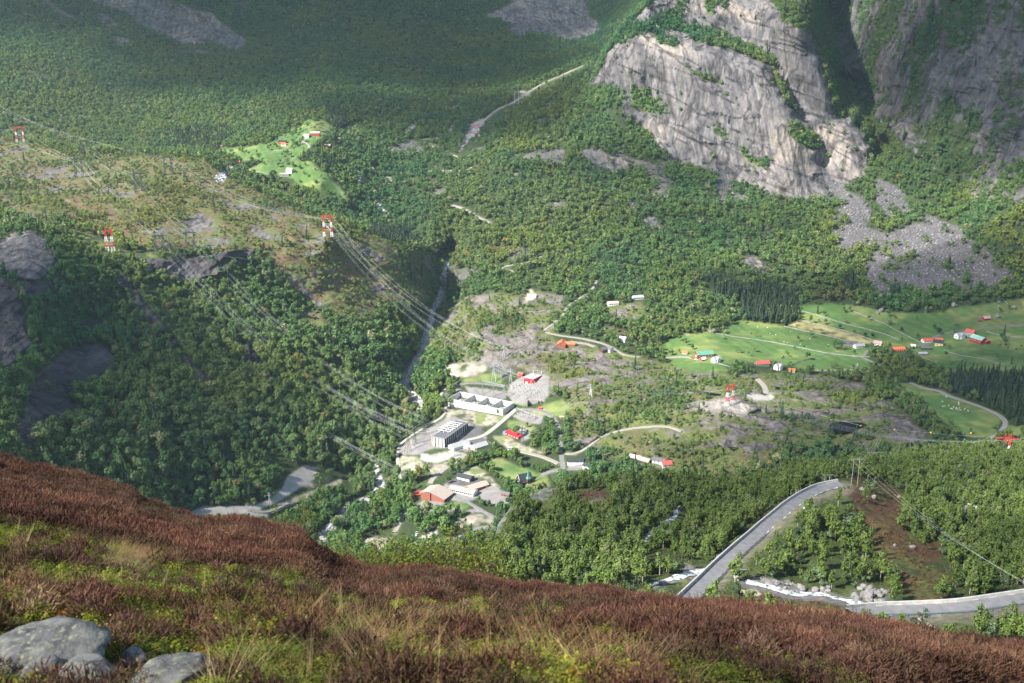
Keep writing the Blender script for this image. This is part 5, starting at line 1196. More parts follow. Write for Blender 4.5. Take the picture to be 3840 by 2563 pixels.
for k, g in enumerate(road_paths[:3]):
    m = MB()
    for off in ((-2.9, 2.7)): m.add(*dashes(g, off, 2.2, 3.8, .12))
    tag(m.build('road_marking', MLINE), kind='structure')
    side = -1 if k == 0 else -1
    V_, f = profile(g, -3.25, .8, 1.05); lab_ = ['pale concrete barrier along the left edge of the climbing mountain road', 'pale concrete barrier along the far edge of the lower right road', 'pale concrete barrier of the road bend behind the birches at right'][k]
    tag(new_mesh('concrete_barrier', V_, f, MBARR, smooth=False), lab_, 'road barrier', 'concrete barriers of the mountain road')
for k, (g, a, b) in enumerate(((road_paths[0], .04, .62), (road_paths[1], .0, .85))):
    n = len(g); gg = g[int(n*a):int(n*b)]
    rl = empty('guard_rail', gg[0], 0, ['steel guard rail along the right edge of the climbing mountain road', 'steel guard rail on the near edge of the lower right road'][k], 'guard rail')
    V_, f = profile(gg, 3.35, .16, .78, .48); new_mesh('rail_beam', np.asarray(V_)-gg[0], f, MRAIL, smooth=False, parent=rl)
    V_, f = profile(gg, 3.3, .10, .98, .90); new_mesh('top_rail', np.asarray(V_)-gg[0], f, MRAIL, smooth=False, parent=rl)
    s = sides(gg); pm = None
    for i in range(0, len(gg), 1):
        if pm is None: pm = MB().box((0, 0, .1), (.14, .14, 1.7)).build('rail_post', MRAIL, rl)
        else: q_ = pm.copy(); COL.objects.link(q_); q_.parent = rl; pm = q_
        pm.location = Vector(gg[i]+s[i]*3.45-gg[0])
# white water: foam over dark water
MFOAM, nt_, b_n = nodes_of('foaming_water'); tc_n = nt_.nodes.new('ShaderNodeTexCoord'); no_n = nt_.nodes.new('ShaderNodeTexNoise'); no_n.inputs['Scale'].default_value = .55; no_n.inputs['Detail'].default_value = 8; no_n.inputs['Roughness'].default_value = .7
rr_n = nt_.nodes.new('ShaderNodeValToRGB'); rr_n.color_ramp.elements[0].position = .40; rr_n.color_ramp.elements[1].position = .56; rr_n.color_ramp.elements[0].color = (.05, .06, .06, 1); rr_n.color_ramp.elements[1].color = (.72, .76, .78, 1)
nt_.links.new(tc_n.outputs['Object'], no_n.inputs['Vector']); nt_.links.new(no_n.outputs[0], rr_n.inputs[0]); nt_.links.new(rr_n.outputs[0], b_n.inputs['Base Color']); b_n.inputs['Roughness'].default_value = .3
for k, (pts, w) in enumerate(STREAMS):
    q_ = smooth_path(pts, 8); g = surfB(q_[:, 0], q_[:, 1]); g[:, 2] += .35
    s = sides(g); wob = (w*(.75+.5*fbm(np.stack([g[:, 0]/6, g[:, 1]/6, g[:, 2]*0+k], 1), 2)))[:, None]
    L_ = g-s*wob*.55; R_ = g+s*wob*.55; u, v, _ = project(L_); 
    n = len(g); V_ = np.concatenate([L_, g+[0, 0, .15], R_]); i = np.arange(n-1)
    tag(new_mesh('stream', V_, np.concatenate([np.stack([i, n+i, n+i+1, i+1], 1), np.stack([n+i, 2*n+i, 2*n+i+1, n+i+1], 1)]), MFOAM, smooth=True), kind='structure')
RIVLINES = [([(1680,945),(1676,985),(1662,1040),(1655,1085),(1640,1130),(1628,1170),(1610,1240),(1585,1320),(1555,1385),(1522,1425),(1530,1470),(1570,1515),(1590,1550)],5.0),([(1404,1745),(1412,1780),(1428,1825),(1400,1868),(1320,1915),(1255,1965),(1200,2020)],6.0),([(1408,748),(1412,765),(1428,785),(1443,803)],6.0),([(1545,475),(1530,492)],4),([(860,632),(840,660),(815,678)],4),([(1690,408),(1705,402)],4),([(1736,392),(1742,386)],4),([(1620,1015),(1600,980),(1570,950)],1.5)]
for k, (pts, w) in enumerate(RIVLINES):
    q_ = smooth_path(pts, 10); g = surfA(q_[:, 0], q_[:, 1]); g[:, 2] += .9; s = sides(g); rw = np.random.default_rng(k)
    m = MB(); n = len(g); i = 0
    while i < n-2:                                  # runs of white water broken by boulders
        l = 1+int(rw.random()*3); j = min(n-1, i+l); ww = w*(.25+.5*rw.random()); o_ = (rw.random()-.5)*w
        seg_ = g[i:j+1]+s[i:j+1]*o_
        for a in range(len(seg_)-1):
            m.add([seg_[a]-s[i+a]*ww, seg_[a]+s[i+a]*ww, seg_[a+1]+s[i+a+1]*ww*.8, seg_[a+1]-s[i+a+1]*ww*.8], [(0, 1, 2, 3)])
        i = j+(rw.random() < .45)
    tag(m.build('river', MWATER), kind='structure')
for k, poly in enumerate(POND):
    q_ = np.array(poly, float); g = surfA(q_[:, 0], q_[:, 1]); z = g[:, 2].mean()+1.6
    # level water surface whose outline sits on the shore
    d = raydir(q_[:, 0], q_[:, 1]); p = d*(z/d[:, 2])[:, None]
    tag(new_mesh('pond', p, [tuple(range(len(p)))], MPOND, smooth=False), kind='structure')
# drystone walls across the meadows
WALLS = [([(2675,1250),(2740,1262),(2800,1270),(2900,1285),(3000,1305),(3100,1325),(3200,1337),(3262,1340)],'drystone wall between the two sunlit halves of the big meadow'),
 ([(2940,1225),(3020,1243),(3120,1265),(3225,1294)],'drystone wall along the lower edge of the straw field'),
 ([(3000,1203),(3070,1218),(3160,1240),(3240,1264),(3290,1290)],'drystone wall along the upper edge of the straw field'),
 ([(3008,1168),(3080,1188),(3160,1213),(3260,1238),(3320,1255),(3370,1275)],'drystone wall crossing the shaded meadow above the straw field'),
 ([(3180,1160),(3240,1185),(3310,1212),(3360,1240),(3420,1270),(3450,1285)],'uppermost long drystone wall slanting through the shaded meadow'),
 ([(2960,1373),(3020,1352),(3110,1327),(3150,1322)],'low grassy wall above the dark lower meadow'),
 ([(3540,1315),(3600,1335),(3680,1345),(3760,1370)],'drystone wall below the farm cluster running right'),
 ([(3700,1245),(3760,1260),(3840,1266),(3900,1268)],'drystone wall right of the tall red barn'),
 ([(2695,1365),(2730,1375),(2770,1385)],'short wall leading right from the left meadow farm'),
 ([(942,632),(981,614),(1033,602),(1100,600)],'curved stone wall on the top edge of the oval meadow'),
 ([(945,640),(985,648),(1010,655)],'short stone wall at the left tip of the oval meadow'),
 ([(985,572),(1030,566),(1100,564)],'grey stone wall inside the upper valley meadow'),
 ([(3430,1325),(3470,1345),(3515,1362)],'thin stone wall below the grey open-fronted shed')]
rw = np.random.default_rng(3)
for pts, lb in WALLS:
    g = ground_path(pts, surfA, 5); V_, f = profile(g, 0, 1.1, .95, -.8)
    V_ = np.asarray(V_)+rw.normal(size=np.asarray(V_).shape)*.14
    tag(new_mesh('stone_wall', V_, f, MSTONE, smooth=False), lb, 'stone wall', 'stone walls of the meadows')
# ---------------------------------------------------------------- houses, barns and sheds
def house(name, u, v, Lx, W, H, RH, ang, wall, roof, label, opt, surf=None):
    p = (surf or surfA)(u, v); a = math.radians(ang)
    # the ground height at the lowest corner carries the building
    t = empty(name, (p[0], p[1], p[2]-.2), a, label, name.replace('_', ' '), {'barn': 'barns', 'shed': 'sheds', 'house': 'houses', 'farmhouse': 'houses', 'cabin': 'cabins', 'garage': 'garages'}.get(name, 'small buildings'))
    l, w = Lx/2, W/2
    m = MB()
    v_ = [(-l, -w, -3), (l, -w, -3), (l, w, -3), (-l, w, -3), (-l, -w, H), (l, -w, H), (l, w, H), (-l, w, H), (-l, 0, H+RH), (l, 0, H+RH)]
    m.add(v_, [(0, 1, 5, 4), (1, 2, 6, 9, 5), (2, 3, 7, 6), (3, 0, 4, 8, 7)])
    if 'cross' in opt:
        cw = min(W*.32, 3.2); m.add([(-cw, -w-1.6, -3), (cw, -w-1.6, -3), (cw, -w-1.6, H), (-cw, -w-1.6, H), (0, -w-1.6, H+RH*.8), (-cw, 0, -3), (cw, 0, -3), (cw, 0, H), (-cw, 0, H)], [(0, 1, 2, 4, 3), (1, 6, 7, 2), (5, 0, 3, 8)])
    if 'wing' in opt:
        m.add([(-l*.1, -w-13, -3), (l*.75, -w-13, -3), (l*.75, -w, -3), (-l*.1, -w, -3), (-l*.1, -w-13, H*.8), (l*.75, -w-13, H*.8), (l*.75, -w, H*.8), (-l*.1, -w, H*.8)], [(0, 1, 5, 4), (1, 2, 6, 5), (3, 0, 4, 7)])
    m.build('wall', wall, t)
    o = .55; th = .22; s = RH/w
    def slab(mm, x0, x1, sg):
        e = (sg*(w+o), H-s*o); A = [(x0, 0, H+RH), (x1, 0, H+RH), (x1, e[0], e[1]), (x0, e[0], e[1])]
        mm.add(A+[(x, y, z+th) for x, y, z in A], [(0, 1, 2, 3), (7, 6, 5, 4), (0, 4, 5, 1), (1, 5, 6, 2), (2, 6, 7, 3), (3, 7, 4, 0)])
    rm = MB(); slab(rm, -l-o, l+o, -1); slab(rm, -l-o, l+o, 1)
    if 'cross' in opt:
        for sg in (-1, 1):
            A = [(0, -w-2.1, H+RH*.8), (0, -.2, H+RH*.8), (sg*(cw+.5), -.2, H-.35), (sg*(cw+.5), -w-2.1, H-.35)]
            rm.add(A+[(x, y, z+th) for x, y, z in A], [(0, 1, 2, 3), (7, 6, 5, 4), (0, 4, 5, 1), (1, 5, 6, 2), (2, 6, 7, 3), (3, 7, 4, 0)])
    if 'wing' in opt:
        mid = l*.325
        for x0, x1 in ((-l*.1-.5, mid), (l*.75+.5, mid)):
            A = [(x1, -w-13.5, H+RH*.45), (x1, -w*.2, H+RH*.45), (x0, -w*.2, H*.8-.2), (x0, -w-13.5, H*.8-.2)]
            rm.add(A+[(x, y, z+th) for x, y, z in A], [(0, 1, 2, 3), (7, 6, 5, 4), (0, 4, 5, 1), (1, 5, 6, 2), (2, 6, 7, 3), (3, 7, 4, 0)])
    ro = rm.build('roof', roof, t)
    if 'chimney' in opt: MB().box((l*.25, 0, H+RH+.5), (.9, .9, 1.8)).build('chimney', MBRICK, ro)
    proto_ = None
    def openings(nm, mat, wd, ht, z, xs, y, sgn=1):
        pr = None
        for x in xs:
            if pr is None: pr = MB().box((0, 0, 0), (wd, .12, ht)).build(nm, mat, t)
            else: q_ = pr.copy(); COL.objects.link(q_); q_.parent = t; pr = q_
            pr.location = (x, y, z)
    if 'doors3' in opt: openings('garage_door', MWHITE if wall is not MWHITE else MCONC, Lx*.25, H*.75, H*.42, [-Lx*.3, 0, Lx*.3], -w-.07)
    elif name in ('house', 'farmhouse', 'cabin'):
        k = max(2, int(Lx/4)); xs = [(-.5+(i+.5)/k)*Lx*.9 for i in range(k)]
        if 'cross' in opt: xs = [x for x in xs if abs(x) > cw+.7]
        openings('window', MGLASS, 1.1, 1.2, 1.7, xs, -w-.07)
        if H > 4.6: openings('window', MGLASS, 1.1, 1.2, 4.2, xs, -w-.07)
        pr = MB().box((0, 0, 0), (.12, 1.1, 1.3)).build('window', MGLASS, t); pr.location = (-l-.07, 0, min(H, 3)); 
        pr2 = pr.copy(); COL.objects.link(pr2); pr2.parent = t; pr2.location = (l+.07, 0, min(H, 3))
    elif 'door' in opt or name == 'barn':
        pr = MB().box((0, 0, 0), (.12, 3, 3)).build('barn_door', MWHITE if wall is MREDW else MDARK, t); pr.location = (-l-.07, 0, 1.5)
        openings('window', MWHITE, 1.0, .8, H*.55, [(-.5+(i+.5)/5)*Lx*.9 for i in range(5)], -w-.07)
    else: openings('door', MDARK, 1.1, 2.0, 1.1, [0], -w-.07)
    return t
for b_ in BLD: house(*b_)

def gpt(u, v): return np.array(surfA(float(u), float(v)))
def frame_of(u0, v0, u1, v1):
    """origin at the first ground point, angle of the line to the second, its length"""
    a, b = gpt(u0, v0), gpt(u1, v1); d = b-a; return a, math.atan2(d[1], d[0]), math.hypot(d[0], d[1])
def rlabel(o, l): o['label'] = l; return o
# church
t = empty('church', gpt(1966, 1806)-np.array([0, 0, .3]), math.radians(26), 'dark brown church with slate roof and tall green spire in a lawn', 'church')
m = MB(); Lc, Wc, Hc, Rc = 15, 10, 4.0, 6.0; l, w = Lc/2, Wc/2
m.add([(-l, -w, -3), (l, -w, -3), (l, w, -3), (-l, w, -3), (-l, -w, Hc), (l, -w, Hc), (l, w, Hc), (-l, w, Hc), (-l, 0, Hc+Rc), (l, 0, Hc+Rc)], [(0, 1, 5, 4), (1, 2, 6, 9, 5), (2, 3, 7, 6), (3, 0, 4, 8, 7)]).build('wall', MBROWN, t)
MB().box((0, 0, -.8), (Lc+.2, Wc+.2, 2.6)).build('plinth', MWHITE, t)
m = MB()
for sg in (-1, 1):
    A = [(-l-.6, 0, Hc+Rc), (l+.6, 0, Hc+Rc), (l+.6, sg*(w+.7), Hc-.8), (-l-.6, sg*(w+.7), Hc-.8)]
    m.add(A+[(x, y, z+.25) for x, y, z in A], [(0, 1, 2, 3), (7, 6, 5, 4), (0, 4, 5, 1), (1, 5, 6, 2), (2, 6, 7, 3), (3, 7, 4, 0)])
m.build('roof', MR_BLACK, t)
m = MB()
for sg in (-1, 1): m.bar((-l-.65, 0, Hc+Rc+.1), (-l-.65, sg*(w+.7), Hc-.75), .22)
m.build('gable_trim', MWHITE, t)
tw = MB().box((0, 0, 2), (3.6, 3.6, 9)).build('tower', MBROWN, t); tw.location = (1.5, -w-2.2, 0)
MB().box((0, 0, -1), (3.9, 3.9, 3.2)).build('tower_plinth', MWHITE, tw)
MB().add([(-2.2, -2.2, 6.5), (2.2, -2.2, 6.5), (2.2, 2.2, 6.5), (-2.2, 2.2, 6.5), (-1.1, -1.1, 9), (1.1, -1.1, 9), (1.1, 1.1, 9), (-1.1, 1.1, 9), (0, 0, 20)], [(0, 1, 5, 4), (1, 2, 6, 5), (2, 3, 7, 6), (3, 0, 4, 7), (4, 5, 8), (5, 6, 8), (6, 7, 8), (7, 4, 8)]).build('spire', MCOPPER, tw)
MB().bar((0, 0, 19.5), (0, 0, 21.5), .08).bar((-.5, 0, 20.9), (.5, 0, 20.9), .08).build('cross', MSTEELD, tw)
MB().box((0, 0, 3), (4.2, 3, 6)).build('annex', MBROWN, t).location = (-3, -w-1, -3)
for x in (-5, -1.2, 2.6, 6): MB().box((x, w+.06, 2.2), (.9, .1, 1.8)).build('window', MWHITE, t)
MB().box((-l-.06, 0, 1.6), (.1, 2.6, 2)).build('window', MWHITE, t)
# brick gym and school
t = empty('gym_hall', gpt(1640, 1862)-np.array([0, 0, .3]), math.radians(-28), 'big red-brick gym hall with a sloping beige roof', 'gym hall')
MB().add([(-15, -10, -3), (15, -10, -3), (15, 10, -3), (-15, 10, -3), (-15, -10, 5.5), (15, -10, 4), (15, 10, 4), (-15, 10, 5.5), (-4, -10, 9), (-4, 10, 9)], [(0, 1, 5, 8, 4), (1, 2, 6, 5), (2, 3, 7, 9, 6), (3, 0, 4, 7)]).build('wall', MBRICK, t)
MB().add([(-15.6, -10.6, 5.4), (-4, -10.6, 9.1), (15.8, -10.6, 3.9), (15.8, 10.6, 3.9), (-4, 10.6, 9.1), (-15.6, 10.6, 5.4), (-15.6, -10.6, 5.8), (-4, -10.6, 9.5), (15.8, -10.6, 4.3), (15.8, 10.6, 4.3), (-4, 10.6, 9.5), (-15.6, 10.6, 5.8)], [(6, 7, 10, 11), (7, 8, 9, 10), (0, 5, 4, 1), (1, 4, 3, 2), (0, 1, 7, 6), (1, 2, 8, 7), (2, 3, 9, 8), (3, 4, 10, 9), (4, 5, 11, 10), (5, 0, 6, 11)]).build('roof', MR_BEIGE, t)
MB().box((-3, -10.6, 3.4), (1.6, 1.4, 9)).build('chimney_shaft', MBRICK, t)
for k in range(6): MB().box((15.06, -7.5+3*k, 2), (.1, 2.2, 1.6)).build('window', MGLASS, t)
t = empty('school', gpt(1738, 1846)-np.array([0, 0, .3]), math.radians(-26), 'long white school wing with salmon roof and a band of dark windows', 'school')
def gable(L_, W_, H_, R_, c=(0, 0), rz=0):
    co, si = math.cos(rz), math.sin(rz); l, w = L_/2, W_/2; tr = lambda q_: [(c[0]+x*co-y*si, c[1]+x*si+y*co, z) for x, y, z in q_]
    wall = MB().add(tr([(-l, -w, -3), (l, -w, -3), (l, w, -3), (-l, w, -3), (-l, -w, H_), (l, -w, H_), (l, w, H_), (-l, w, H_), (-l, 0, H_+R_), (l, 0, H_+R_)]), [(0, 1, 5, 4), (1, 2, 6, 9, 5), (2, 3, 7, 6), (3, 0, 4, 8, 7)]); rf = MB(); s = R_/w
    for sg in (-1, 1):
        A = tr([(-l-.6, 0, H_+R_), (l+.6, 0, H_+R_), (l+.6, sg*(w+.7), H_-s*.7), (-l-.6, sg*(w+.7), H_-s*.7)])
        rf.add(A+[(x, y, z+.25) for x, y, z in A], [(0, 1, 2, 3), (7, 6, 5, 4), (0, 4, 5, 1), (1, 5, 6, 2), (2, 6, 7, 3), (3, 7, 4, 0)])
    return wall, rf
for nm, args in (('front_wing', (30, 11, 3.6, 1.8)), ('rear_wing', (24, 11, 3.8, 2.2, (9, 15), math.radians(62)))):
    a, b = gable(*args); wg = a.build(nm, MWHITE if nm == 'front_wing' else MBRICK, t); b.build('roof', MR_SALMON, wg)
for k in range(11): MB().box((-13+2.5*k, -5.56, 2.1), (1.9, .1, 1.4)).build('window', MGLASS, t)
# converter hall of the power plant
def corner_box(nm, label, cat, a, b, c, H, wall, roof, extra=None):
    """a hall from three ground corners read off the photo: front left, front right, back right"""
    P0, P1, P2 = gpt(*a), gpt(*b), gpt(*c); d = P1-P0; rz = math.atan2(d[1], d[0]); w = math.hypot(d[0], d[1])
    nrm = np.array([-math.sin(rz), math.cos(rz)]); dep = abs(float((P2-P1)[:2]@nrm))
    t = empty(nm, (P0[0], P0[1], min(P0[2], P1[2])-.3), rz, label, cat)
    return t, w, dep
t, w, d = corner_box('converter_hall', 'tall concrete hall with black ribs, dark roof and white portal frames', 'industrial hall', (1625, 1674), (1667, 1680), (1760, 1610), 11, MCONC, MR_DGREY)
H = 12.0
MB().box((w/2, d/2, H/2-2), (w, d, H+4)).build('wall', MCONC, t)
MB().box((w/2, d/2, H+.35), (w+.6, d+.6, .7)).build('roof', MR_DGREY, t)
m = MB().box((w/2, -.35, H+.9), (w+1, .4, .6)).box((w+.35, d/2, H+.9), (.4, d+1, .6)).box((-.35, d/2, H+.9), (.4, d+1, .6)).box((w/2, d+.35, H+.9), (w+1, .4, .6)); m.build('parapet', MSTEEL, t)
nb = 12
for k in range(nb): MB().box((w+.25, d*(k+.5)/nb, H/2-.3), (.7, d/nb*.42, H-1)).build('rib', MDARK, t)
for k in range(3): MB().box((w*(k+.7)/3.4, -.2, H/2), (.8, .5, H-.6)).build('rib', MDARK, t)
for k in range(6):
    y = d*(.28+.09*k*1.1); fm = MB()
    for x in (-1.5, w*.33, w*.72): fm.bar((x, y, H if x > 0 else 0), (x, y, H+3.6), .22)
    fm.bar((-3.5, y, H+3.6), (w*.95, y, H+3.6), .30); fm.build('portal_frame', MPY_W, t)
# open concrete reactor enclosure
t, w, d = corner_box('concrete_enclosure', 'roofless white concrete enclosure divided into bays on the terrace', 'enclosure', (1681, 1524), (1886, 1559), (1919, 1540), 9, MCONC, MCONC)
d = max(d, 24.0); d = 30.0; Hh = 11.5
MB().box((w/2, 0, Hh/2-2), (w, .6, Hh+4)).build('front_wall', MCONC, t)
MB().box((w, d/2, Hh/2-2+.01), (.6, d-.7, Hh+4.02)).build('side_wall', MCONC, t); MB().box((0, d/2, Hh/2-2+.01), (.6, d-.7, Hh+4.02)).build('side_wall', MCONC, t)
MB().box((w/2, d, Hh/2-2), (w, .6, Hh+4)).build('back_wall', MCONC, t)
for k in range(4):
    x = w*k/4 + w*.02; pa = MB(); 
    if k: pa.box((x, d/2, Hh/2-2.05), (.6, d-.8, Hh+3.9)); pa.build('partition', MCONC, t)
    MB().add([(x+.5, -.36, Hh-.1), (x+7.5, -.36, Hh-.1), (x+6.5, -.36, Hh-2.6)], [(0, 1, 2)]).build('notch', MCONC2, t)
    MB().box((x+w*.11, d*.45, 4.6), (5, 6, 4.5)).box((x+w*.11, d*.45, 7.6), (1, 1, 2)).build('transformer', MCONC2, t)
    m = MB()
    for q_ in range(5): m.bar((x+w*.05+q_*2.2, d*.8, 3), (x+w*.05+q_*2.2, d*.8, 9), .2)
    m.build('insulator_row', MSTEEL, t)
MB().box((w/2, d/2, .7), (w-.8, d-.8, 5)).build('floor', MCROAD, t)
pn = MB()
for k in range(1, 30): pn.box((w*k/30, -.36, Hh/2), (.22, .12, Hh))
pn.build('panel_joints', MCONC2, t)
# office
t = empty('office_building', gpt(1722, 1676)-np.array([0, 0, .2]), math.radians(38), 'low white office with two pale grey gabled wings by the concrete hall', 'office building')
for nm, args in (('left_wing', (24, 12, 3.6, 3, (0, 0), 0)), ('link', (20, 7, 3.2, 1.4, (8, -12), math.radians(-62))), ('right_wing', (20, 11, 3.6, 2.8, (17, -17), 0))):
    a, b = gable(*args); wg = a.build(nm, MWHITE, t); b.build('roof', MR_GREY, wg)
MB().box((8.2-4.0, -13.9, 1.8), (3.4, .3, 1.1), math.radians(-62)).build('red_door', MREDM, t)
# red hall
t, w, d = corner_box('substation_hall', 'red metal hall with a flat grey roof above the switchyard', 'industrial hall', (1964, 1438), (2000, 1440), (2034, 1412), 8, MREDM, MR_GREY)
MB().box((w/2, d/2, 3), (w, d, 12)).build('wall', MREDM, t); MB().box((w/2, d/2, 9.2), (w+.8, d+.8, .5)).build('roof', MR_GREY, t)
for k in range(7): MB().box((w*(k+.5)/7, -.08, 4.5), (.25, .12, 8)).build('panel_joint', MREDW, t)
MB().box((w*.3, -.1, 2), (3, .14, 3.6)).build('gate', MWHITE, t)
# long low red building with blue end
t, w, d = corner_box('workshop', 'low bright red workshop with pale roof and a blue container at its end', 'workshop', (1893, 1634), (1944, 1648), (1950, 1640), 4, MREDM, MWHITE)
d = 7; MB().box((w/2, d/2, 1), (w, d, 8)).build('wall', MREDM, t)
MB().add([(-.5, -.6, 4.9), (w+.5, -.6, 4.9), (w+.5, d+.5, 5.9), (-.5, d+.5, 5.9), (-.5, -.6, 5.2), (w+.5, -.6, 5.2), (w+.5, d+.5, 6.2), (-.5, d+.5, 6.2)], [(4, 5, 6, 7), (0, 3, 2, 1), (0, 1, 5, 4), (1, 2, 6, 5), (2, 3, 7, 6), (3, 0, 4, 7)]).build('roof', MREDM, t)
MB().box((-2.6, 3.5, 1), (4.6, 5, 6)).build('blue_container', MBLUE, t)
for k in range(5): MB().box((w*(k+.5)/5, -.06, 3), (1.6, .1, 1.2)).build('window', MWHITE, t)
# transformer box and wall bay
t = empty('transformer_house', gpt(1960, 1625), math.radians(-12), 'square grey transformer block behind the red workshop', 'transformer')
MB().box((0, 0, 2), (10, 7, 6)).build('tank', MCONC2, t); 
for k in range(8): MB().box((-4+1.15*k, -3.7, 2.2), (.25, .5, 4)).build('cooling_fin', MSTEEL, t)
for k in range(3): MB().bar((-3+3*k, 0, 5), (-3+3*k, 0, 7.5), .3, 6).build('bushing', MSTEEL, t)
t = empty('transformer_bay', gpt(2003, 1520)-np.array([0, 0, .5]), math.radians(-3), 'open-topped grey concrete transformer bay above the grass', 'concrete bay')
MB().box((0, 4, 2.4), (18, .6, 9)).build('back_wall', MCONC2, t); MB().box((-9, 0, 2.4), (.6, 8, 9)).build('side_wall', MCONC2, t); MB().box((9, 0, 2.4), (.6, 8, 9)).build('side_wall', MCONC2, t); MB().box((5, 1.5, 2.2), (.5, 4.4, 8)).build('partition', MCONC2, t)
# ---------------------------------------------------------------- pylons, masts, wires
def lattice_leg(m, x, y, H, w0, w1, r=.16, n=6, z0=0, dx=0):
    q_ = lambda t: [(x+dx*t+sx*(w0*(1-t)+w1*t)/2, y+sy*(w0*(1-t)+w1*t)/2, z0+H*t) for sx, sy in ((-1, -1), (1, -1), (1, 1), (-1, 1))]
    for k in range(n):
        A, B_ = q_(k/n), q_((k+1)/n)
        for i in range(4): m.bar(A[i], B_[i], r, 3); m.bar(A[i], B_[(i+1) % 4], r*.65, 3)
    return m
ATT = {}
def hframe(key, u, v, H, gap, arm, rz, label, red=True, steel=None, single_r=.21, legw=3.0, surf=None, group='red and white pylons'):
    p = (surf or surfA)(float(u), float(v)); a = math.radians(rz)
    t = empty('pylon', (p[0], p[1], p[2]-.5), a, label, 'pylon', group)
    A, B_ = (MPY_W, MPY_R) if red else (steel or MSTEELD, steel or MSTEELD)
    for sg in (-1, 1):
        nb_ = 4 if red else 1; lg = None
        for k in range(nb_):
            m = MB(); lattice_leg(m, 0, 0, H*.84/nb_, legw*(1-k/nb_)+1.2*(k/nb_), legw*(1-(k+1)/nb_)+1.2*((k+1)/nb_), single_r, 3 if red else 8, z0=H*.84*k/nb_)
            o = m.build('leg' if k == 0 else 'painted_band', (A if k % 2 == 0 else B_), t if k == 0 else lg)
            if k == 0: lg = o; o.location = (sg*gap/2, 0, 0)
    m = MB(); z = H*.84; h = H*.05; n = 10
    for y in (-.7, .7):
        m.bar((-arm/2, y*.4, z), (arm/2, y*.4, z), single_r, 3); m.bar((-gap/2, y, z+h), (gap/2, y, z+h), single_r, 3)
        m.bar((-arm/2, y*.4, z), (-gap/2, y, z+h), single_r, 3); m.bar((arm/2, y*.4, z), (gap/2, y, z+h), single_r, 3)
        for k in range(n): x0 = -gap/2+gap*k/n; m.bar((x0, y, z+(h if k % 2 else 0)), (x0+gap/n, y, z+(0 if k % 2 else h)), single_r*.6, 3)
    m.build('crossarm', B_ if red else A, t)
    for sg in (-1, 1): MB().bar((sg*gap/2-.8, 0, z+h), (sg*gap/2, 0, H), single_r, 3).bar((sg*gap/2+.8, 0, z+h), (sg*gap/2, 0, H), single_r, 3).build('peak', B_ if red else A, t)
    m = MB()
    for zz in (H*.30, H*.55) : m.bar((-gap/2, 0, zz), (gap/2, 0, zz), single_r, 3)
    m.bar((-gap/2, 0, H*.32), (gap/2, 0, H*.54), single_r*.7, 3).bar((gap/2, 0, H*.32), (-gap/2, 0, H*.54), single_r*.7, 3)
    m.build('cross_bracing', A, t)
    for x in (-arm/2+.5, 0, arm/2-.5): MB().bar((x, 0, z), (x, 0, z-2.6), .16, 4).build('insulator', MSTEEL, t)
    co, si = math.cos(a), math.sin(a)
    ATT[key] = [np.array([p[0]+x*co, p[1]+x*si, p[2]-.5+z-2.6]) for x in (-arm/2+.5, 0, arm/2-.5)]
    return t
def tower(key, u, v, H, base, arm, rz, label, mat=None, surf=None, group='lattice towers of the plant'):
    p = (surf or surfA)(float(u), float(v)); a = math.radians(rz); mat = mat or MSTEEL
    t = empty('lattice_tower', (p[0], p[1], p[2]-.5), a, label, 'lattice tower', group)
    m = MB(); lattice_leg(m, 0, 0, H*.55, base, base*.32, .2, 5); lattice_leg(m, 0, 0, H*.45, base*.32, .5, .16, 6, z0=H*.55); m.build('mast', mat, t)
    for k, zz in enumerate((.72, .86)):
        m = MB()
        for y in (-.4, .4): m.bar((-arm/2*(1-k*.25), 0, H*zz), (0, y, H*zz+1.4), .14, 3).bar((arm/2*(1-k*.25), 0, H*zz), (0, y, H*zz+1.4), .14, 3).bar((-arm/2*(1-k*.25), 0, H*zz), (arm/2*(1-k*.25), 0, H*zz), .14, 3)
        m.build('crossarm', mat, t)
    co, si = math.cos(a), math.sin(a); ATT[key] = [np.array([p[0]+x*co, p[1]+x*si, p[2]+H*zz]) for x, zz in ((-arm/2, .72), (0, .95), (arm/2, .72))]
    return t
hframe('P1', 77, 534, 34, 14, 28, 5, 'red and white pylon on the ridge at the far left edge')
hframe('P2', 414, 944, 35, 8, 12, 8, 'narrow red and white pylon above the cliff at left', legw=4.5)
hframe('P3', 1230, 888, 37, 12, 23, -5, 'red and white pylon on the bare rock slab left of the gorge')
hframe('P4', 1786, 514, 31, 12, 27, -8, 'red and white pylon in the clearing between valley tracks')
hframe('P5', 1937, 393, 36, 10, 30, -12, 'grey-green pylon in the forest saddle beside the gravel track', red=False, steel=MSTEEL, group='steel pylons of the saddle')
hframe('P6', 2737, 1520, 28, 10, 13, 35, 'red and white pylon on the pale rock near the gravel pad', legw=4)
hframe('P7', 3765, 1745, 36, 5, 25, -8, 'red pylon top rising from the trees at the right edge', legw=3)
for k, (key, u, v, H, lb) in enumerate([('D1', 299, 668, 38, 'tall dark pylon on the heath left of the other dark pylons'), ('D2', 318, 578, 29, 'dark pylon on the ridge line behind the tallest dark one'), ('D3', 632, 656, 35, 'dark pylon on the ridge crest, rightmost of the ridge'), ('D4', 521, 719, 35, 'dark pylon between the ridge crest and the cliff plateau'), ('D5', 716, 936, 30, 'dark pylon at the brink of the plateau cliff'), ('D6', 600, 945, 28, 'dark low pylon left of the one at the plateau brink')]):
    hframe(key, u, v, H, 11, 20, 10, lb, red=False, single_r=.38, group='dark pylons on the spur')
tower('T1', 1531, 1700, 30, 7.5, 14, 35, 'dark lattice tower at the left edge of the plant yard', MSTEELD)
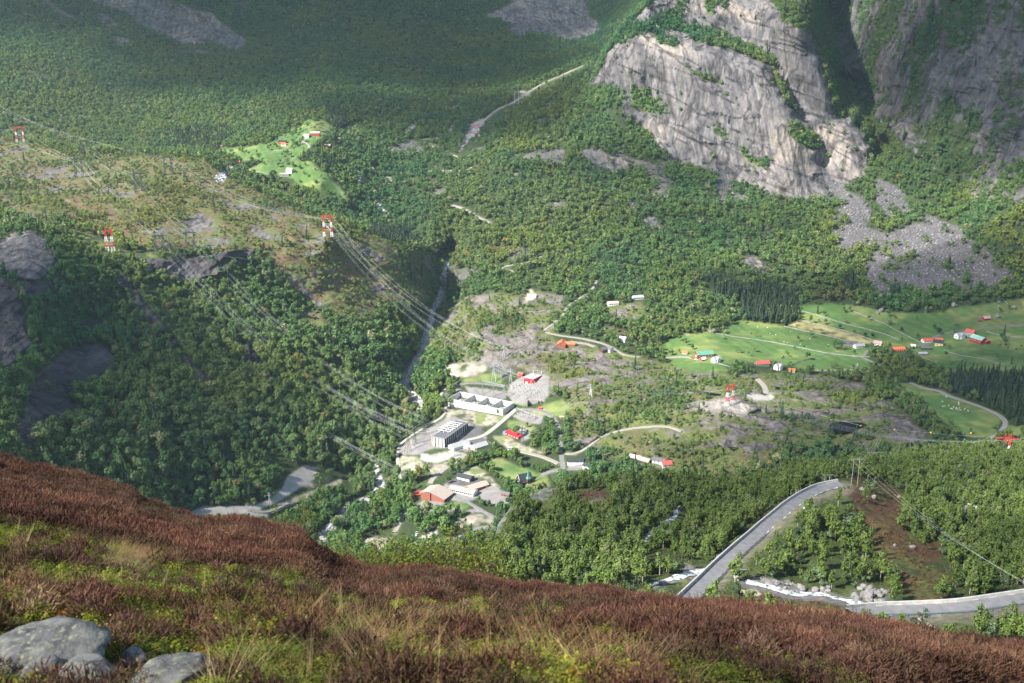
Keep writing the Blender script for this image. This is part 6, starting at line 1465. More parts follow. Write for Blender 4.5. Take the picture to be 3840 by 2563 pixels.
tower('T1b', 1556, 1668, 24, 5, 12, 35, 'dark slim lattice tower just behind the one at the yard edge', MSTEELD); tower('T1c', 1592, 1632, 24, 5, 12, 35, 'dark slim lattice tower at the top left of the plant yard', MSTEELD)
tower('T2', 1958, 1676, 27, 7, 10, 10, 'dark lattice tower in front of the red workshop', MSTEELD)
tower('T3', 1852, 1430, 30, 6, 12, -10, 'tall grey lattice tower left of the pair above the switchyard'); tower('T4', 1873, 1420, 26, 6, 12, -10, 'grey lattice tower right of the pair above the switchyard')
tower('T5', 1889, 1340, 17, 4, 14, -10, 'small grey lattice tower on the rocks above the switchyard'); tower('T6', 2214, 1492, 19, 4, 13, 15, 'grey lattice tower on the rocks right of the plant'); tower('T7', 1502, 1806, 15, 3.5, 7, 20, 'grey lattice tower on a concrete base beside the lower river')
tower('T8', 1915, 1432, 20, 4, 8, -10, 'short lattice mast right beside the tall grey pair'); tower('T9', 1012, 1895, 16, 3, 5, 0, 'pale lattice mast beside the gravel road at lower left'); tower('T10', 3212, 1398, 14, 3, 7, 0, 'thin lattice tower in the dark meadow by the trees')

def wire(p0, p1, sag, r, label, group, n=26, mat=None):
    p0, p1 = np.array(p0, float), np.array(p1, float); t = np.linspace(0, 1, n)[:, None]
    P_ = p0*(1-t)+p1*t; P_[:, 2] -= (4*sag*t*(1-t))[:, 0]
    m = MB(); m.tube([tuple(q_-p0) for q_ in P_], [r]*n, 3)
    o = m.build('power_wire', mat or MWIRE); o.location = p0; tag(o, label, 'power wire', group)
    return P_
def at_px(u, v, zc): return raydir(float(u), float(v))*zc
balls = []
def bundle(ps, qs, sag, r, what, twin=False):
    for a, b in zip(ps, qs):
        P_ = wire(a, b, sag, r, 'thin pale wire '+what, 'wires '+what)
        if twin: wire(a+np.array([1.6, 1.0, .6]), b+np.array([1.6, 1.0, .6]), sag, r, 'thin pale wire '+what, 'wires '+what)
    return P_
R_ = .044
off_l = lambda v, zc: [at_px(-260, v+d, zc) for d in (0, 14, 30)]
bundle(off_l(225, 2300), ATT['D2'], 14, R_, 'from the left edge to the ridge pylon')
bundle(off_l(300, 2250), ATT['D3'], 14, R_, 'from the left edge to the rightmost ridge pylon')
bundle(off_l(400, 2150), ATT['D1'], 10, R_, 'from the left edge to the tallest dark pylon')
bundle(off_l(455, 2150), ATT['P1'], 4, R_, 'running left from the ridge-end red and white pylon')
bundle(ATT['P1'], ATT['D1'], 10, R_, 'from the far left red and white pylon to the dark one')
P_a = bundle(ATT['D1'], ATT['T1'], 55, R_, 'from the tallest dark pylon down to the plant yard', True)
bundle(ATT['D2'], ATT['D4'], 14, R_, 'between the ridge pylon and the plateau pylon'); bundle(ATT['D4'], ATT['D5'], 12, R_, 'between the plateau pylon and the brink pylon')
P_b = bundle(ATT['D5'], ATT['T1c'], 38, R_, 'from the brink pylon across the gorge to the plant', True)
P_b2 = bundle(ATT['D6'], ATT['T1b'], 42, R_, 'from the low brink pylon to the second yard tower', True); bundle(ATT['D1'], ATT['D6'], 10, R_, 'between the tallest and the low brink pylon')
bundle(ATT['D3'], ATT['P3'], 22, R_, 'from the ridge crest to the pylon on the bare slab', True)
P_c = bundle(ATT['P3'], ATT['T3'], 34, R_, 'from the bare slab pylon over the gorge to the switchyard', True)
bundle(ATT['T5'], ATT['P3'], 30, R_, 'from the bare slab pylon to the rock tower')
P2L = [at_px(365+d, 938+d*.4, 1500) for d in (0, 6, 12)]; offL = [at_px(-200, 630+d, 1800) for d in (0, 8, 16)]
bundle(offL, P2L, 8, R_, 'from the left edge past the narrow red and white pylon')
P_d = bundle(P2L, ATT['T7'], 34, R_, 'crossing the dark wooded slope to the lower river tower', True)
bundle(ATT['P6'], ATT['P7'], 22, R_*.8, 'from the pale rock pylon to the red pylon at right', True)
bundle(ATT['T6'], ATT['P6'], 8, R_*.7, 'from the rock tower to the pale rock pylon'); bundle(ATT['T2'], ATT['T6'], 8, R_*.7, 'from the workshop tower to the rock tower'); 
bundle(ATT['P7'], [at_px(4100, 1560+d, 900) for d in (0, 8, 16)], 6, R_*.7, 'leaving the red pylon at the right edge')
bundle(ATT['P4'], ATT['P5'], 8, R_*.8, 'between the clearing pylon and the saddle pylon'); bundle(ATT['P5'], [at_px(2290+d, 165+d, 2800) for d in (0, 6, 12)], 16, R_*.8, 'rising over the saddle to the cliff')
bundle([at_px(1380+d, 770+d, 2000) for d in (0, 8, 16)], ATT['P4'], 22, R_*.8, 'from the river wood up to the clearing pylon')
for k in range(3):
    bundle([ATT['T3'][k]], [gpt(1975+14*k, 1445)+np.array([0, 0, 9])], 3, .09, 'dropping from the tall tower into the switchyard')
    bundle([ATT['T1b'][k]], [gpt(1660+12*k, 1640-8*k)+np.array([0, 0, 14])], 3, .09, 'from the yard towers to the portal frames')
bp = None
for P_, ids, w_ in ((P_a, (8, 12, 16, 19, 22), 'over the dark wooded slope'), (P_c, (9, 15), 'over the gorge'),):
    for j_, i_ in enumerate(ids):
        import bmesh
        if bp is None:
            bm = bmesh.new(); bmesh.ops.create_icosphere(bm, subdivisions=2, radius=.75); me = bpy.data.meshes.new('marker_ball'); bm.to_mesh(me); bm.free(); me.materials.append(MORANGE); bp = bpy.data.objects.new('marker_ball', me); COL.objects.link(bp); o = bp
        else: o = bp.copy(); COL.objects.link(o)
        o.location = P_[i_]; tag(o, 'orange marker ball on a wire '+w_, 'marker ball', 'marker balls '+w_)
for k, (u, v, zc) in enumerate([(2916, 1516, 1140), (3010, 1540, 1110), (3116, 1575, 1080), (3228, 1597, 1050), (3353, 1612, 1020), (3490, 1623, 990), (3641, 1625, 960)]):
    o = bp.copy(); COL.objects.link(o); o.location = at_px(u, v, zc); o['label'] = 'orange marker ball on the earth wire above the pond and sheep meadow'; o['group'] = 'marker balls right of the pale rock pylon'
wire(ATT['P6'][2]+np.array([0, 0, 4]), at_px(2916, 1516, 1140), 1, .04, 'thin earth wire carrying the orange balls', 'earth wire at right')
wire(at_px(2916, 1516, 1140), at_px(3228, 1597, 1050), 0, .04, 'thin earth wire carrying the orange balls', 'earth wire at right'); wire(at_px(3228, 1597, 1050), ATT['P7'][1]+np.array([0, 0, 4]), 2, .04, 'thin earth wire carrying the orange balls', 'earth wire at right')

# wooden H poles
def hpole(u, v, H, gap, rz, label, surf=surfB, arm=None, r=.17, spread=0.0):
    p = surf(float(u), float(v)); t = empty('power_pole', (p[0], p[1], p[2]-.5), math.radians(rz), label, 'power pole', 'wooden power poles')
    for sg in (-1, 1): MB().bar((sg*(gap/2+spread), 0, -1), (sg*gap/2*.9, 0, H), r, 6, r*.7).build('pole', MWOOD, t)
    a = arm or gap*1.9; MB().bar((-a/2, 0, H*.94), (a/2, 0, H*.94), .13, 4).build('crossarm', MWOOD, t)
    for x in (-a/2+.2, 0, a/2-.2): MB().bar((x, 0, H*.94), (x, 0, H*.94+.5), .14, 5).build('insulator', MGREENINS, t)
    co, si = math.cos(math.radians(rz)), math.sin(math.radians(rz)); return [np.array([p[0]+x*co, p[1]+x*si, p[2]+H*.94]) for x in (-a/2, 0, a/2)]
HP1 = hpole(3203, 1822, 14.5, 3.0, 5, 'tall leaning wooden twin pole on the mound above the road')
hpole(3100, 1818, 6, 2.6, 0, 'short wooden twin pole just behind the road crest', arm=5); hpole(3072, 1822, 4.5, 2.2, -20, 'lowest wooden twin pole left of the road crest', arm=6)
hpole(3262, 1757, 12, 3, 0, 'wooden twin pole behind the mound, left of two'); hpole(3290, 1752, 11.5, 3, 0, 'wooden twin pole behind the mound, right of two')
hpole(3385, 1742, 28, 12, 5, 'tall splayed twin pole below the right-hand wires', surf=surfA, arm=18, r=.28, spread=2); hpole(2390, 1392+10, 12, 3, 0, 'wooden twin pole in front of the left meadow farm', surf=surfA) ; hpole(2530, 1405, 12, 3, 0, 'wooden twin pole between the big meadow and the rocks', surf=surfA); hpole(2616, 1400, 13, 3, 0, 'wooden twin pole below the white farmhouse', surf=surfA)
hpole(3815-1990, 1840, 9, .2, 0, 'light wooden pole in the schoolyard', surf=surfA, arm=1.2)
bundle(HP1, [at_px(4060, 2290+10*k, 235) for k in range(3)], 5, .013, 'from the mound pole down to the lower right corner')
bundle(HP1, [at_px(3290+k*8, 1640, 900) for k in range(3)], 5, .03, 'from the mound pole away over the wood')
# switchyard steel
def portal(u0, v0, u1, v1, H, n, label):
    a, rz, L_ = frame_of(u0, v0, u1, v1); t = empty('switchyard_gantry', a-np.array([0, 0, .3]), rz, label, 'gantry', 'switchyard gantries')
    for k in range(n):
        m = MB(); lattice_leg(m, L_*k/(n-1), 0, H, 1.6, .8, .13, 6); m.build('mast', MSTEEL, t)
        MB().bar((L_*k/(n-1), 0, H), (L_*k/(n-1), 0, H+4), .1, 4).build('lightning_rod', MSTEEL, t)
    m = MB()
    for y, z in ((-.5, 0), (.5, 0), (0, .9)): m.bar((0, y, H+z), (L_, y, H+z), .13, 3)
    for k in range(int(L_/2)): m.bar((k*2, -.5, H), (k*2+1, 0, H+.9), .08, 3).bar((k*2+1, 0, H+.9), (k*2+2, .5, H), .08, 3)
    m.build('beam', MSTEEL, t)
portal(1810, 1478, 1891, 1496, 19, 3, 'three-legged steel gantry behind the white concrete enclosure'); portal(1918, 1462, 1962, 1440, 9, 3, 'steel gantry left of the red hall')
portal(1940, 1490, 2010, 1452, 9, 4, 'steel gantry running along the front of the red hall'); portal(1970, 1500, 2035, 1465, 9, 4, 'steel gantry nearest to the transformer bay'); portal(1938, 1558, 2008, 1573, 10, 4, 'four-mast steel gantry above the lawn with the red workshop'); portal(2000, 1418, 2030, 1402, 10, 2, 'steel gantry on the roof side of the red hall'); portal(1936, 1628, 1968, 1632, 12, 2, 'small gantry over the grey transformer block')
rI = np.random.default_rng(12)
ip = empty('insulator_post', (0, 0, 0), 0, 'x', 'insulator post', 'y'); MB().bar((0, 0, -.5), (0, 0, 2.4), .16, 4).build('stand', MSTEEL, ip)
m = MB(); m.tube([(0, 0, 2.4), (0, 0, 3.2), (0, 0, 4.6), (0, 0, 5)], [.34, .24, .24, .34], 6).bar((-.9, 0, 5), (.9, 0, 5), .12); m.build('insulator', MCONC, ip)
spots = []
for a in range(9):
    for b in range(7): spots.append((1922+a*13.5+b*5.5-12, 1447+b*8.0-a*1.2+6, 'in the big switchyard below the red hall', 'insulator posts of the big switchyard'))
for a in range(11): spots.append((1942+a*6.4, 1566+a*.9, 'in the single row under the four-mast gantry', 'insulator posts under the four-mast gantry'))
for a in range(7): spots.append((1618-a*-.5+rI.random()*3, 1650+a*4.5, 'beside the left corner of the tall concrete hall', 'insulator posts by the concrete hall'))
for a in range(6): spots.append((1714+a*3.5, 1652-a*4, 'on the right side of the tall concrete hall', 'insulator posts right of the concrete hall'))
for (u, v, w_, gp) in spots:
    s = .9+.4*rI.random(); place(ip, gpt(u, v), rI.random()*.3-.4, (s, s, s), 'pale insulator post '+w_, gp)
# ---------------------------------------------------------------- single trees of the meadows and bushes at the heather's edge
def round_tree(r, n=700, h=9, rad=3.2, size=.42, low=.28):
    lob = [(r.normal()*rad*.35, r.normal()*rad*.35, h*(low+.15+.5*r.random()), rad*.55, rad*.55, h*.16) for _ in range(8)]+[(0, 0, h*.62, rad*.75, rad*.75, h*.3)]
    cr = leaf_cards(r, n, lob, size); m = MB(); m.tube([(0, 0, -1.5), (.1, 0, h*.3), (0, .1, h*.7)], [.28, .2, .06], 6)
    for k in range(4): a = k*1.57+r.random(); m.tube([(0.05, 0, h*.25), (math.cos(a)*rad*.3, math.sin(a)*rad*.3, h*.42), (math.cos(a)*rad*.6, math.sin(a)*rad*.6, h*.6)], [.14, .09, .03], 4)
    return cr, m
ML_PALE = leaf_material('pale_spring_leaves', (.20, .25, .14), (.26, .31, .19), use_tint=False); ML_GRN = leaf_material('fresh_green_leaves', (.06, .13, .03), (.09, .17, .04), use_tint=False); ML_LIME = leaf_material('lime_leaves', (.10, .24, .03), (.13, .28, .04), use_tint=False)
ONE = [(2712,1272,7,ML_PALE,'pale round tree standing on the wall in the big sunlit meadow',.3),(2717-158+160,1252,7,ML_PALE,'pale tree at the upper left rim of the sunlit meadow',.0),(2596,1313,10,ML_GRN,'dark green round tree behind the green-roofed barn',.0),(2733,1205,15,ML_LIME,'bright lime-green tree at the wood edge above the meadow',.0),
 (2936,1216,9,ML_PALE,'pale bush tree at the corner of the spruce stand',.0),(3093,1218,11,ML_PALE,'pale wide tree left of the dark one in the shaded meadow',.0),(3068,1210,7,ML_PALE,'small pale tree left of the wide pale tree',.0),(3148,1235,10,ML_PINE,'dark upright tree in the meadow above the straw field',.0),(3172,1214,7,ML_PALE,'pale bush on the wall above the dark upright tree',.0),(3336,1220,10,ML_PALE,'bare pale tree in the middle of the shaded upper meadow',.0),
 (3202,1252,7,ML_GRN,'small tree left of three by the straw field end',.0),(3243,1266,10,ML_PINE,'tall dark tree behind the long low white house',.0),(3271,1268,8,ML_PINE,'dark round tree right of the tall dark one',.0),(3381,1245,8,ML_PINE,'dark tree at the end of the uppermost stone wall',.0),(3520,1256,13,ML_PINE,'big dark tree left of the farm road bend',.0),(3503,1235,11,ML_GRN,'grey-green tree above the big dark tree',.0),(3750,1170,7,ML_GRN,'bush above the huge boulder in the upper meadow',.0),(3406,1420,10,ML_PALE,'pale round tree by the road below the farms',.0),
 (3205,1330,8,ML_GRN,'tree between the low wall and the roadside wood',.0),(3144,1392,10,ML_PINE,'dark tree at the lower edge of the dark meadow, left',.0),(3205,1395,9,ML_PINE,'dark tree at the lower edge of the dark meadow, right',.0),(1125,636,10,ML_GRN,'round tree behind the white house in the oval meadow',.0),(1108,650,8,ML_GRN,'round tree right of the white house in the oval meadow',.0),(1030,650,8,ML_PINE,'dark tree at the lower rim of the oval meadow',.0),(1114,548,10,ML_PINE,'dark tree below the upper valley barn',.0),
 (1795,1888,9,ML_GRN,'tree left of two beside the school drive',.0),(1832,1902,9,ML_GRN,'tree right of two beside the school drive',.0),(1895,1918,11,ML_LIME,'round bright green tree below the schoolyard',.0),(1620,1975,10,ML_LIME,'round bright green tree above the gravel parking lot',.0),(1680,1812,9,ML_GRN,'round tree left of the brown garage',.0),(2420+1350,1300,5,ML_PINE,'dark young tree in the right meadow',.0)]
# the wood belts round the church lawn and plant
for k, (u, v, h, mt) in enumerate([(1748,1752,10,ML_GRN),(1768,1742,10,ML_GRN),(1790,1728,12,ML_GRN),(1815,1722,12,ML_GRN),(1838,1712,12,ML_GRN),(1858,1706,12,ML_GRN),(1877,1705,9,ML_GRN),(1896,1712,10,ML_LIME),(1912,1722,11,ML_LIME),(1930,1734,10,ML_WIL),(1950,1745,10,ML_WIL),(1972,1752,9,ML_WIL),(2000,1762,9,ML_GRN),(2020,1772,9,ML_GRN),(2040,1768,8,ML_GRN),(2060,1758,8,ML_GRN),(1815,1760,9,ML_GRN),(1830,1768,9,ML_GRN),(1848,1788,9,ML_GRN),(1862,1796,9,ML_GRN),(1880,1806,10,ML_GRN),(1900,1815,9,ML_GRN),(1920,1832,9,ML_GRN),(1940,1842,9,ML_GRN),
 (2045,1590,13,ML_GRN),(2065,1600,13,ML_GRN),(2050,1620,13,ML_GRN),(2072,1640,13,ML_GRN),(2005,1655,12,ML_PINE),(2022,1672,13,ML_GRN),(2040,1680,13,ML_GRN),(2060,1690,13,ML_GRN),(2080,1700,12,ML_GRN)]):
    wh = 'in the hedge belt around the church lawn' if k < 24 else 'in the round tree group beside the plant road'
    ONE.append((u, v, h, mt, ('dense green tree ' if mt is ML_GRN else 'bright bushy tree ' if mt is ML_LIME else 'dark conifer ' if mt is ML_PINE else 'grey-green tree ')+wh, 1))
rp = []
for k in range(4): rr_ = np.random.default_rng(800+k); rp.append(round_tree(rr_))
mesh_cache = {}
for k, (u, v, h, mt, lb, gflag) in enumerate(ONE):
    t = empty('broadleaf_tree' if mt is not ML_PINE else 'dark_tree', gpt(u, v)-np.array([0, 0, .3]), k*1.3, lb, 'tree', 'trees '+lb.split(' tree ')[-1] if gflag == 1 else 'single trees of the meadows', scale=h/9.0)
    key = (k % 4, mt.name)
    if key not in mesh_cache:
        a = new_mesh('crown', rp[k % 4][0][0], rp[k % 4][0][1], mt, smooth=False); b = new_mesh('trunk', rp[k % 4][1].v, rp[k % 4][1].f, MBARK); mesh_cache[key] = (a.data, b.data); a.parent = t; b.parent = t
    else:
        for nm, me in zip(('crown', 'trunk'), mesh_cache[key]): o = bpy.data.objects.new(nm, me); COL.objects.link(o); o.parent = t
for (u, v) in ((3150, 1838), (3166, 1836), (3180, 1832), (3140, 1822)):
    place(willows[0], np.array(surfB(float(u), float(v))), u*1.0, .38, 'grey-green bush at the crest where the mountain road disappears', 'bushes at the road crest')
# leafy bushes whose tops show over the heather's edge
ML_BUSH = leaf_material('sunlit_bush_leaves', (.13, .17, .022), (.21, .235, .035), use_tint=False, trans=.45)
def bush(r, h=3.2, n=650, spread=1.2):
    m = MB(); tips = []
    for k in range(9):
        a = r.random()*6.28; l = spread*(.4+.7*r.random()); p1 = (math.cos(a)*l*.45, math.sin(a)*l*.3, h*.45); p2 = (math.cos(a)*l, math.sin(a)*l*.7, h*(.75+.25*r.random()))
        m.tube([(0, 0, -1.5), p1, p2], [.035, .022, .008], 4); tips += [p1, p2]
        for q_ in range(4):
            t = .35+.6*r.random(); b = np.array(p1)*(1-t)+np.array(p2)*t; e = b+r.normal(size=3)*[.35, .3, .2]+[0, 0, .25]; m.tube([tuple(b), tuple(e)], [.013, .004], 3); tips.append(tuple(e))
    lob = [(x, y, z, .34, .34, .30) for x, y, z in tips]
    return leaf_cards(r, n, lob, .042, flat=.3), m
bushes = []
for k in range(4):
    cr, tk = bush(np.random.default_rng(820+k)); bushes.append(make_tree('leafy_bush', 'bush', 'bush', cr, tk, ML_BUSH, MBARK, 'leafy bushes along the heather edge'))
rb_ = np.random.default_rng(33)
for k, (u, top, hgt) in enumerate([(1075,1905,1.2),(1110,1925,1.2),(1325,2035,2.2),(1360,2050,2.0),(1400,2030,2.4),(1440,2040,2.6),(1480,2055,2.4),(1520,2045,2.4),(1555,2040,2.6),(1590,2060,2.4),(1625,2050,2.4),(1660,2035,2.4),(1700,2020,2.6),(1735,2010,2.8),(1770,2000,3.0),(1800,2040,2.6),(1830,2060,2.6),(1250,2085,1.5),(1860,2110,2.0)]):
    Y = float(kcy(u))+5+rb_.random()*3; zc = zc_from(top, Y=Y); p = raydir(float(u), float(top))*zc; H_ = hgt+1.6
    place(bushes[k % 4], p-np.array([0, 0, H_]), rb_.random()*6.28, H_/3.3*1.0, 'twiggy yellow-green bush rising just behind the brown heather edge'+(' far left of the others' if k < 2 else ''), 'leafy bushes along the heather edge'+(', left pair' if k < 2 else ''))
# boulders in the stream, the meadows and the scree foot
MBOULD = plain('grey_boulder', (.20, .19, .185), var=.4, scale=.9, bump=.15, rough=.9)
bv = [boulder_mesh(40+k, (1, .8, .7), sub=3) for k in range(4)]; bme = []
def rock(k, p, R, label, group, rz=0):
    k = k % 4
    if len(bme) <= k:
        o = new_mesh('boulder', bv[k][0], bv[k][1], MBOULD, smooth=False); bme.append(o.data)
    else: o = bpy.data.objects.new('boulder', bme[k]); COL.objects.link(o)
    o.location = p; o.scale = (R, R, R); o.rotation_euler = (0, 0, rz); return tag(o, label, 'boulder', group)
rk_ = np.random.default_rng(50)
for k, (u, v, R, lb) in enumerate([(3740,1190,6.2,'huge cube-like grey boulder right of the dark red cabin'),(3305,1170,6,'largest of the grey boulders at the foot of the scree wood'),(3290,1178,4.5,'second grey boulder below the largest one at the wood foot'),(3366,1158,4.5,'dark boulder at the wood edge right of the largest one'),(3472,1172,3.5,'flat boulder alone on the upper meadow'),(3576,1150,6.5,'wide flat grey boulder at the top of the right meadow'),(3800,1155,4.5,'grey boulder at the right edge of the upper meadow'),(3745,1135,4,'grey boulder in the rubble above the upper meadow'),(2873,1110,5,'lone grey rock between spruces above the meadow')]):
    rock(k, gpt(u, v)+np.array([0, 0, R*.3]), R*.9, lb, 'big boulders of the meadow edge', k*.9)
for k in range(34):
    t = rk_.random(); u = 2790+t*530; v = float(np.interp(u, [2790, 2890, 2990, 3090, 3180, 3320], [2180, 2200, 2222, 2225, 2250, 2275]))+(rk_.random()-.62)*44
    R = .6+1.0*rk_.random(); rock(k, np.array(surfB(u, v))+np.array([0, 0, R*.25]), R, 'grey boulder along the white stream under the road bridge', 'boulders of the near stream', rk_.random()*6)
for k in range(14):
    u = 3205+rk_.random()*130; v = 2205+rk_.random()*60; R = .9+1.3*rk_.random()*(k < 5)+.4; rock(k, np.array(surfB(u, v))+np.array([0, 0, R*.25]), R, 'boulder in the mossy rock heap below the heath clearing', 'boulders of the mossy heap', rk_.random()*6)
for k, (u, v, R, lb) in enumerate([(3232,1838,1.4,'pale boulder on the mound right of the tall twin pole'),(3278,1870,1.5,'dark slab rock beside the brown patch'),(3372,1868,1.2,'white flat stone on top of the brown patch'),(3420,2055,1.3,'upright pale stone in the heath clearing'),(3355,2048,1.0,'small pale stone left of the upright one'),(3545,2022,1.2,'grey boulder under the right birches'),(3605,1826,1.5,'pale flat boulder far right on the ridge'),(2487,2192,1.8,'grey slab beside the lower left stream')]):
    rock(k, np.array(surfB(u, v))+np.array([0, 0, R*.3]), R, lb, 'single stones of the near hillside', k)
# boulder-strewn river bed (nobody could count it) and scree blocks
sc_col = bpy.data.collections.new('stone_kinds')
MRIV = leaf_material('river_stone', (.10, .095, .10), (.25, .24, .24), rough=.9, trans=0)
for k in range(4):
    v_, f_ = boulder_mesh(60+k, (1, .85, .7), sub=2); o = new_mesh('r%d' % k, v_, f_, MRIV, smooth=False, link=False); sc_col.objects.link(o)
for nm, msk, dn, s0_, s1_ in (('river_stones', np.maximum(m_riv, 0), 1/9.0, .8, 1.7), ('scree_blocks', m_scree, 1/16.0, .7, 1.6), ('slope_rubble', np.clip(m_sand*(GU < 1800)*(GV > 1700)+M([[(780,1750),(860,1740),(870,1860),(820,1900),(780,1850)],[(3500,1180),(3840,1110),(3960,1120),(3960,1200),(3700,1160)]], n=3)*.8, 0, 1)*.5, 1/30., .5, 1.2)):
    Pr, rj, ri, r = area_sample(POS, dn*(msk > .35)*msk, 71); n = len(Pr); s = s0_+s1_*r.random(n)**3
    tn = np.ones((n, 4)); tn[:, :3] *= {'river_stones': 2.0, 'scree_blocks': .8}.get(nm, 1.2)
    scatter_object(nm, Pr, r.integers(0, 4, n), np.stack([s, s, s], 1), r.random((n, 3))*6.28*np.array([.1, .1, 1]), tn, sc_col); print(nm, n)
# sheep and cattle
def animal(nm, mat, label, cat, sc_=1.0):
    me = bpy.data.meshes.new(nm); vs_ = [(-.45, 0, .62), (0, 0, .66), (.40, 0, .66), (.62, 0, .80), (.80, 0, .78), (-.42, .15, .3), (-.42, .15, 0), (-.42, -.15, .3), (-.42, -.15, 0), (.36, .14, .3), (.36, .14, 0), (.36, -.14, .3), (.36, -.14, 0)]
    me.from_pydata(vs_, [(0, 1), (1, 2), (2, 3), (3, 4), (0, 5), (5, 6), (0, 7), (7, 8), (2, 9), (9, 10), (2, 11), (11, 12)], []); o = bpy.data.objects.new(nm, me); COL.objects.link(o)
    md = o.modifiers.new('skin', 'SKIN'); o.modifiers.new('sub', 'SUBSURF').levels = 1
    rad = [.27, .32, .28, .13, .10, .08, .05, .08, .05, .07, .05, .07, .05]
    for i, q_ in enumerate(me.skin_vertices[0].data): q_.radius = (rad[i], rad[i]); q_.use_root = (i == 1)
    dg = bpy.context.evaluated_depsgraph_get(); m2 = bpy.data.meshes.new_from_object(o.evaluated_get(dg)); bpy.data.objects.remove(o); m2.materials.append(mat)
    o = bpy.data.objects.new(nm, m2); COL.objects.link(o); o.scale = (sc_,)*3; return tag(o, label, cat)
sp_ = animal('sheep', MWOOL, 'white sheep', 'sheep', 1.5); cow = animal('cow', MCOWB, 'cow', 'cow', 2.2)
SHEEP1 = [(3534,1509),(3536,1527),(3557,1525),(3565,1535),(3576,1530),(3584,1536),(3595,1515),(3596,1520),(3594,1512),(3617,1537),(3630,1544),(3598,1534),(3590,1538),(3571,1537),(3543,1526),(3601,1541),(3587,1533),(3545,1490),(3550,1492)]
SHEEP2 = [(2841,1229),(2878,1231),(2888,1254),(2909,1258),(2940,1285),(2952,1288),(3001,1294),(3037,1273),(2995,1276),(3105,1297),(2820,1252),(2965,1246)]
first = True
for L_, w_, gp in ((SHEEP1, 'in the shaded meadow inside the road bend', 'sheep in the road-bend meadow'), (SHEEP2, 'scattered over the big sunlit meadow', 'sheep in the sunlit meadow')):
    for k, (u, v) in enumerate(L_):
        o = sp_ if first else sp_.copy(); 
        if not first: COL.objects.link(o)
        first = False; o.location = gpt(u, v)+np.array([0, 0, .05]); o.rotation_euler = (0, 0, k*2.1); tag(o, 'white sheep '+w_, 'sheep', gp)
for k, (u, v) in enumerate([(3014,1301),(3105,1301),(3128,1302),(3139,1312),(2938,1340),(2934,1345),(2817,1253),(3830,1300),(3810,1312),(3780,1308),(3750,1295)]):
    o = cow if k == 0 else cow.copy()
    if k: COL.objects.link(o)
    o.location = gpt(u, v); o.rotation_euler = (0, 0, k*1.7); far_ = u > 3700; tag(o, 'dark cow '+('grazing in the meadow right of the tall red barn' if far_ else 'grazing in the big sunlit meadow'), 'cow', 'cattle right of the red barn' if far_ else 'cattle in the big meadow')
# parked cars
def car(u, v, rz, mat, label, surf=surfA, L_=4.3):
    t = empty('parked_car', surf(float(u), float(v))+np.array([0, 0, .25]), math.radians(rz), label, 'car', 'parked cars'); s = L_/4.3
    MB().add([(-2.1*s, -.85, .3), (2.1*s, -.85, .3), (2.1*s, .85, .3), (-2.1*s, .85, .3), (-2.1*s, -.85, .95), (2.05*s, -.85, .8), (2.05*s, .85, .8), (-2.1*s, .85, .95)], [(0, 1, 5, 4), (1, 2, 6, 5), (2, 3, 7, 6), (3, 0, 4, 7), (4, 5, 6, 7), (0, 3, 2, 1)]).build('body', mat, t)
    MB().add([(-1.7*s, -.8, .9), (.9*s, -.8, .85), (.9*s, .8, .85), (-1.7*s, .8, .9), (-1.3*s, -.65, 1.45), (.3*s, -.65, 1.45), (.3*s, .65, 1.45), (-1.3*s, .65, 1.45)], [(0, 1, 5, 4), (1, 2, 6, 5), (2, 3, 7, 6), (3, 0, 4, 7)]).build('windows', MGLASS, t); MB().box((-.5*s, 0, 1.47), (1.6*s, 1.32, .05)).build('roof', mat, t)
    for x in (-1.3*s, 1.3*s):
        for y in (-.8, .8): MB().bar((x, y-.1, .32), (x, y+.1, .32), .33, 10).build('wheel', MTYRE, t)
car(1563, 2000, 60, MCARG, 'silver car parked uppermost under the trees by the gravel lot'); car(1564, 2007, 60, MCARW, 'white car parked in the middle of three by the gravel lot'); car(1562, 2014, 60, MCARG, 'silver car parked lowest by the gravel lot'); car(1603, 1990, 10, MCARD, 'dark car parked alone above the gravel lot')
car(2611, 1351, -25, MCARW, 'white van parked in front of the green-roofed barn', L_=5.5); car(2594, 1344, -25, MCARR, 'red car parked left of the white van at the barn'); car(2142, 1286, 0, MCARR, 'red car parked beside the orange-roofed house'); car(2155, 1289, 20, MCARW, 'white car parked right of the red car by the orange-roofed house'); car(2002, 1822, 20, MCARR, 'red car parked beside the church')
# cable drums
for k, (u, v, R, mt, lb) in enumerate([(1675,1490,3.0,MSTEEL,'big cable reel alone at the left end of the concrete enclosure')]+[(1703+5*q_, 1713-1.2*q_, 1.3, MBLUE if q_ % 2 == 0 else MDARK, 'cable drum in the row at the gravel lot rim') for q_ in range(5)]):
    t = empty('cable_drum', gpt(u, v)+np.array([0, 0, R]), math.radians(25), lb, 'cable drum', 'cable drums in a row' if k else 'big cable reel')
    for y in (-.8, .8): MB().bar((0, y-.12, 0), (0, y+.12, 0), R, 16).build('flange', MWHITE if k else MSTEEL, t)
    MB().bar((0, -.7, 0), (0, .7, 0), R*.6, 12).build('core', mt, t)
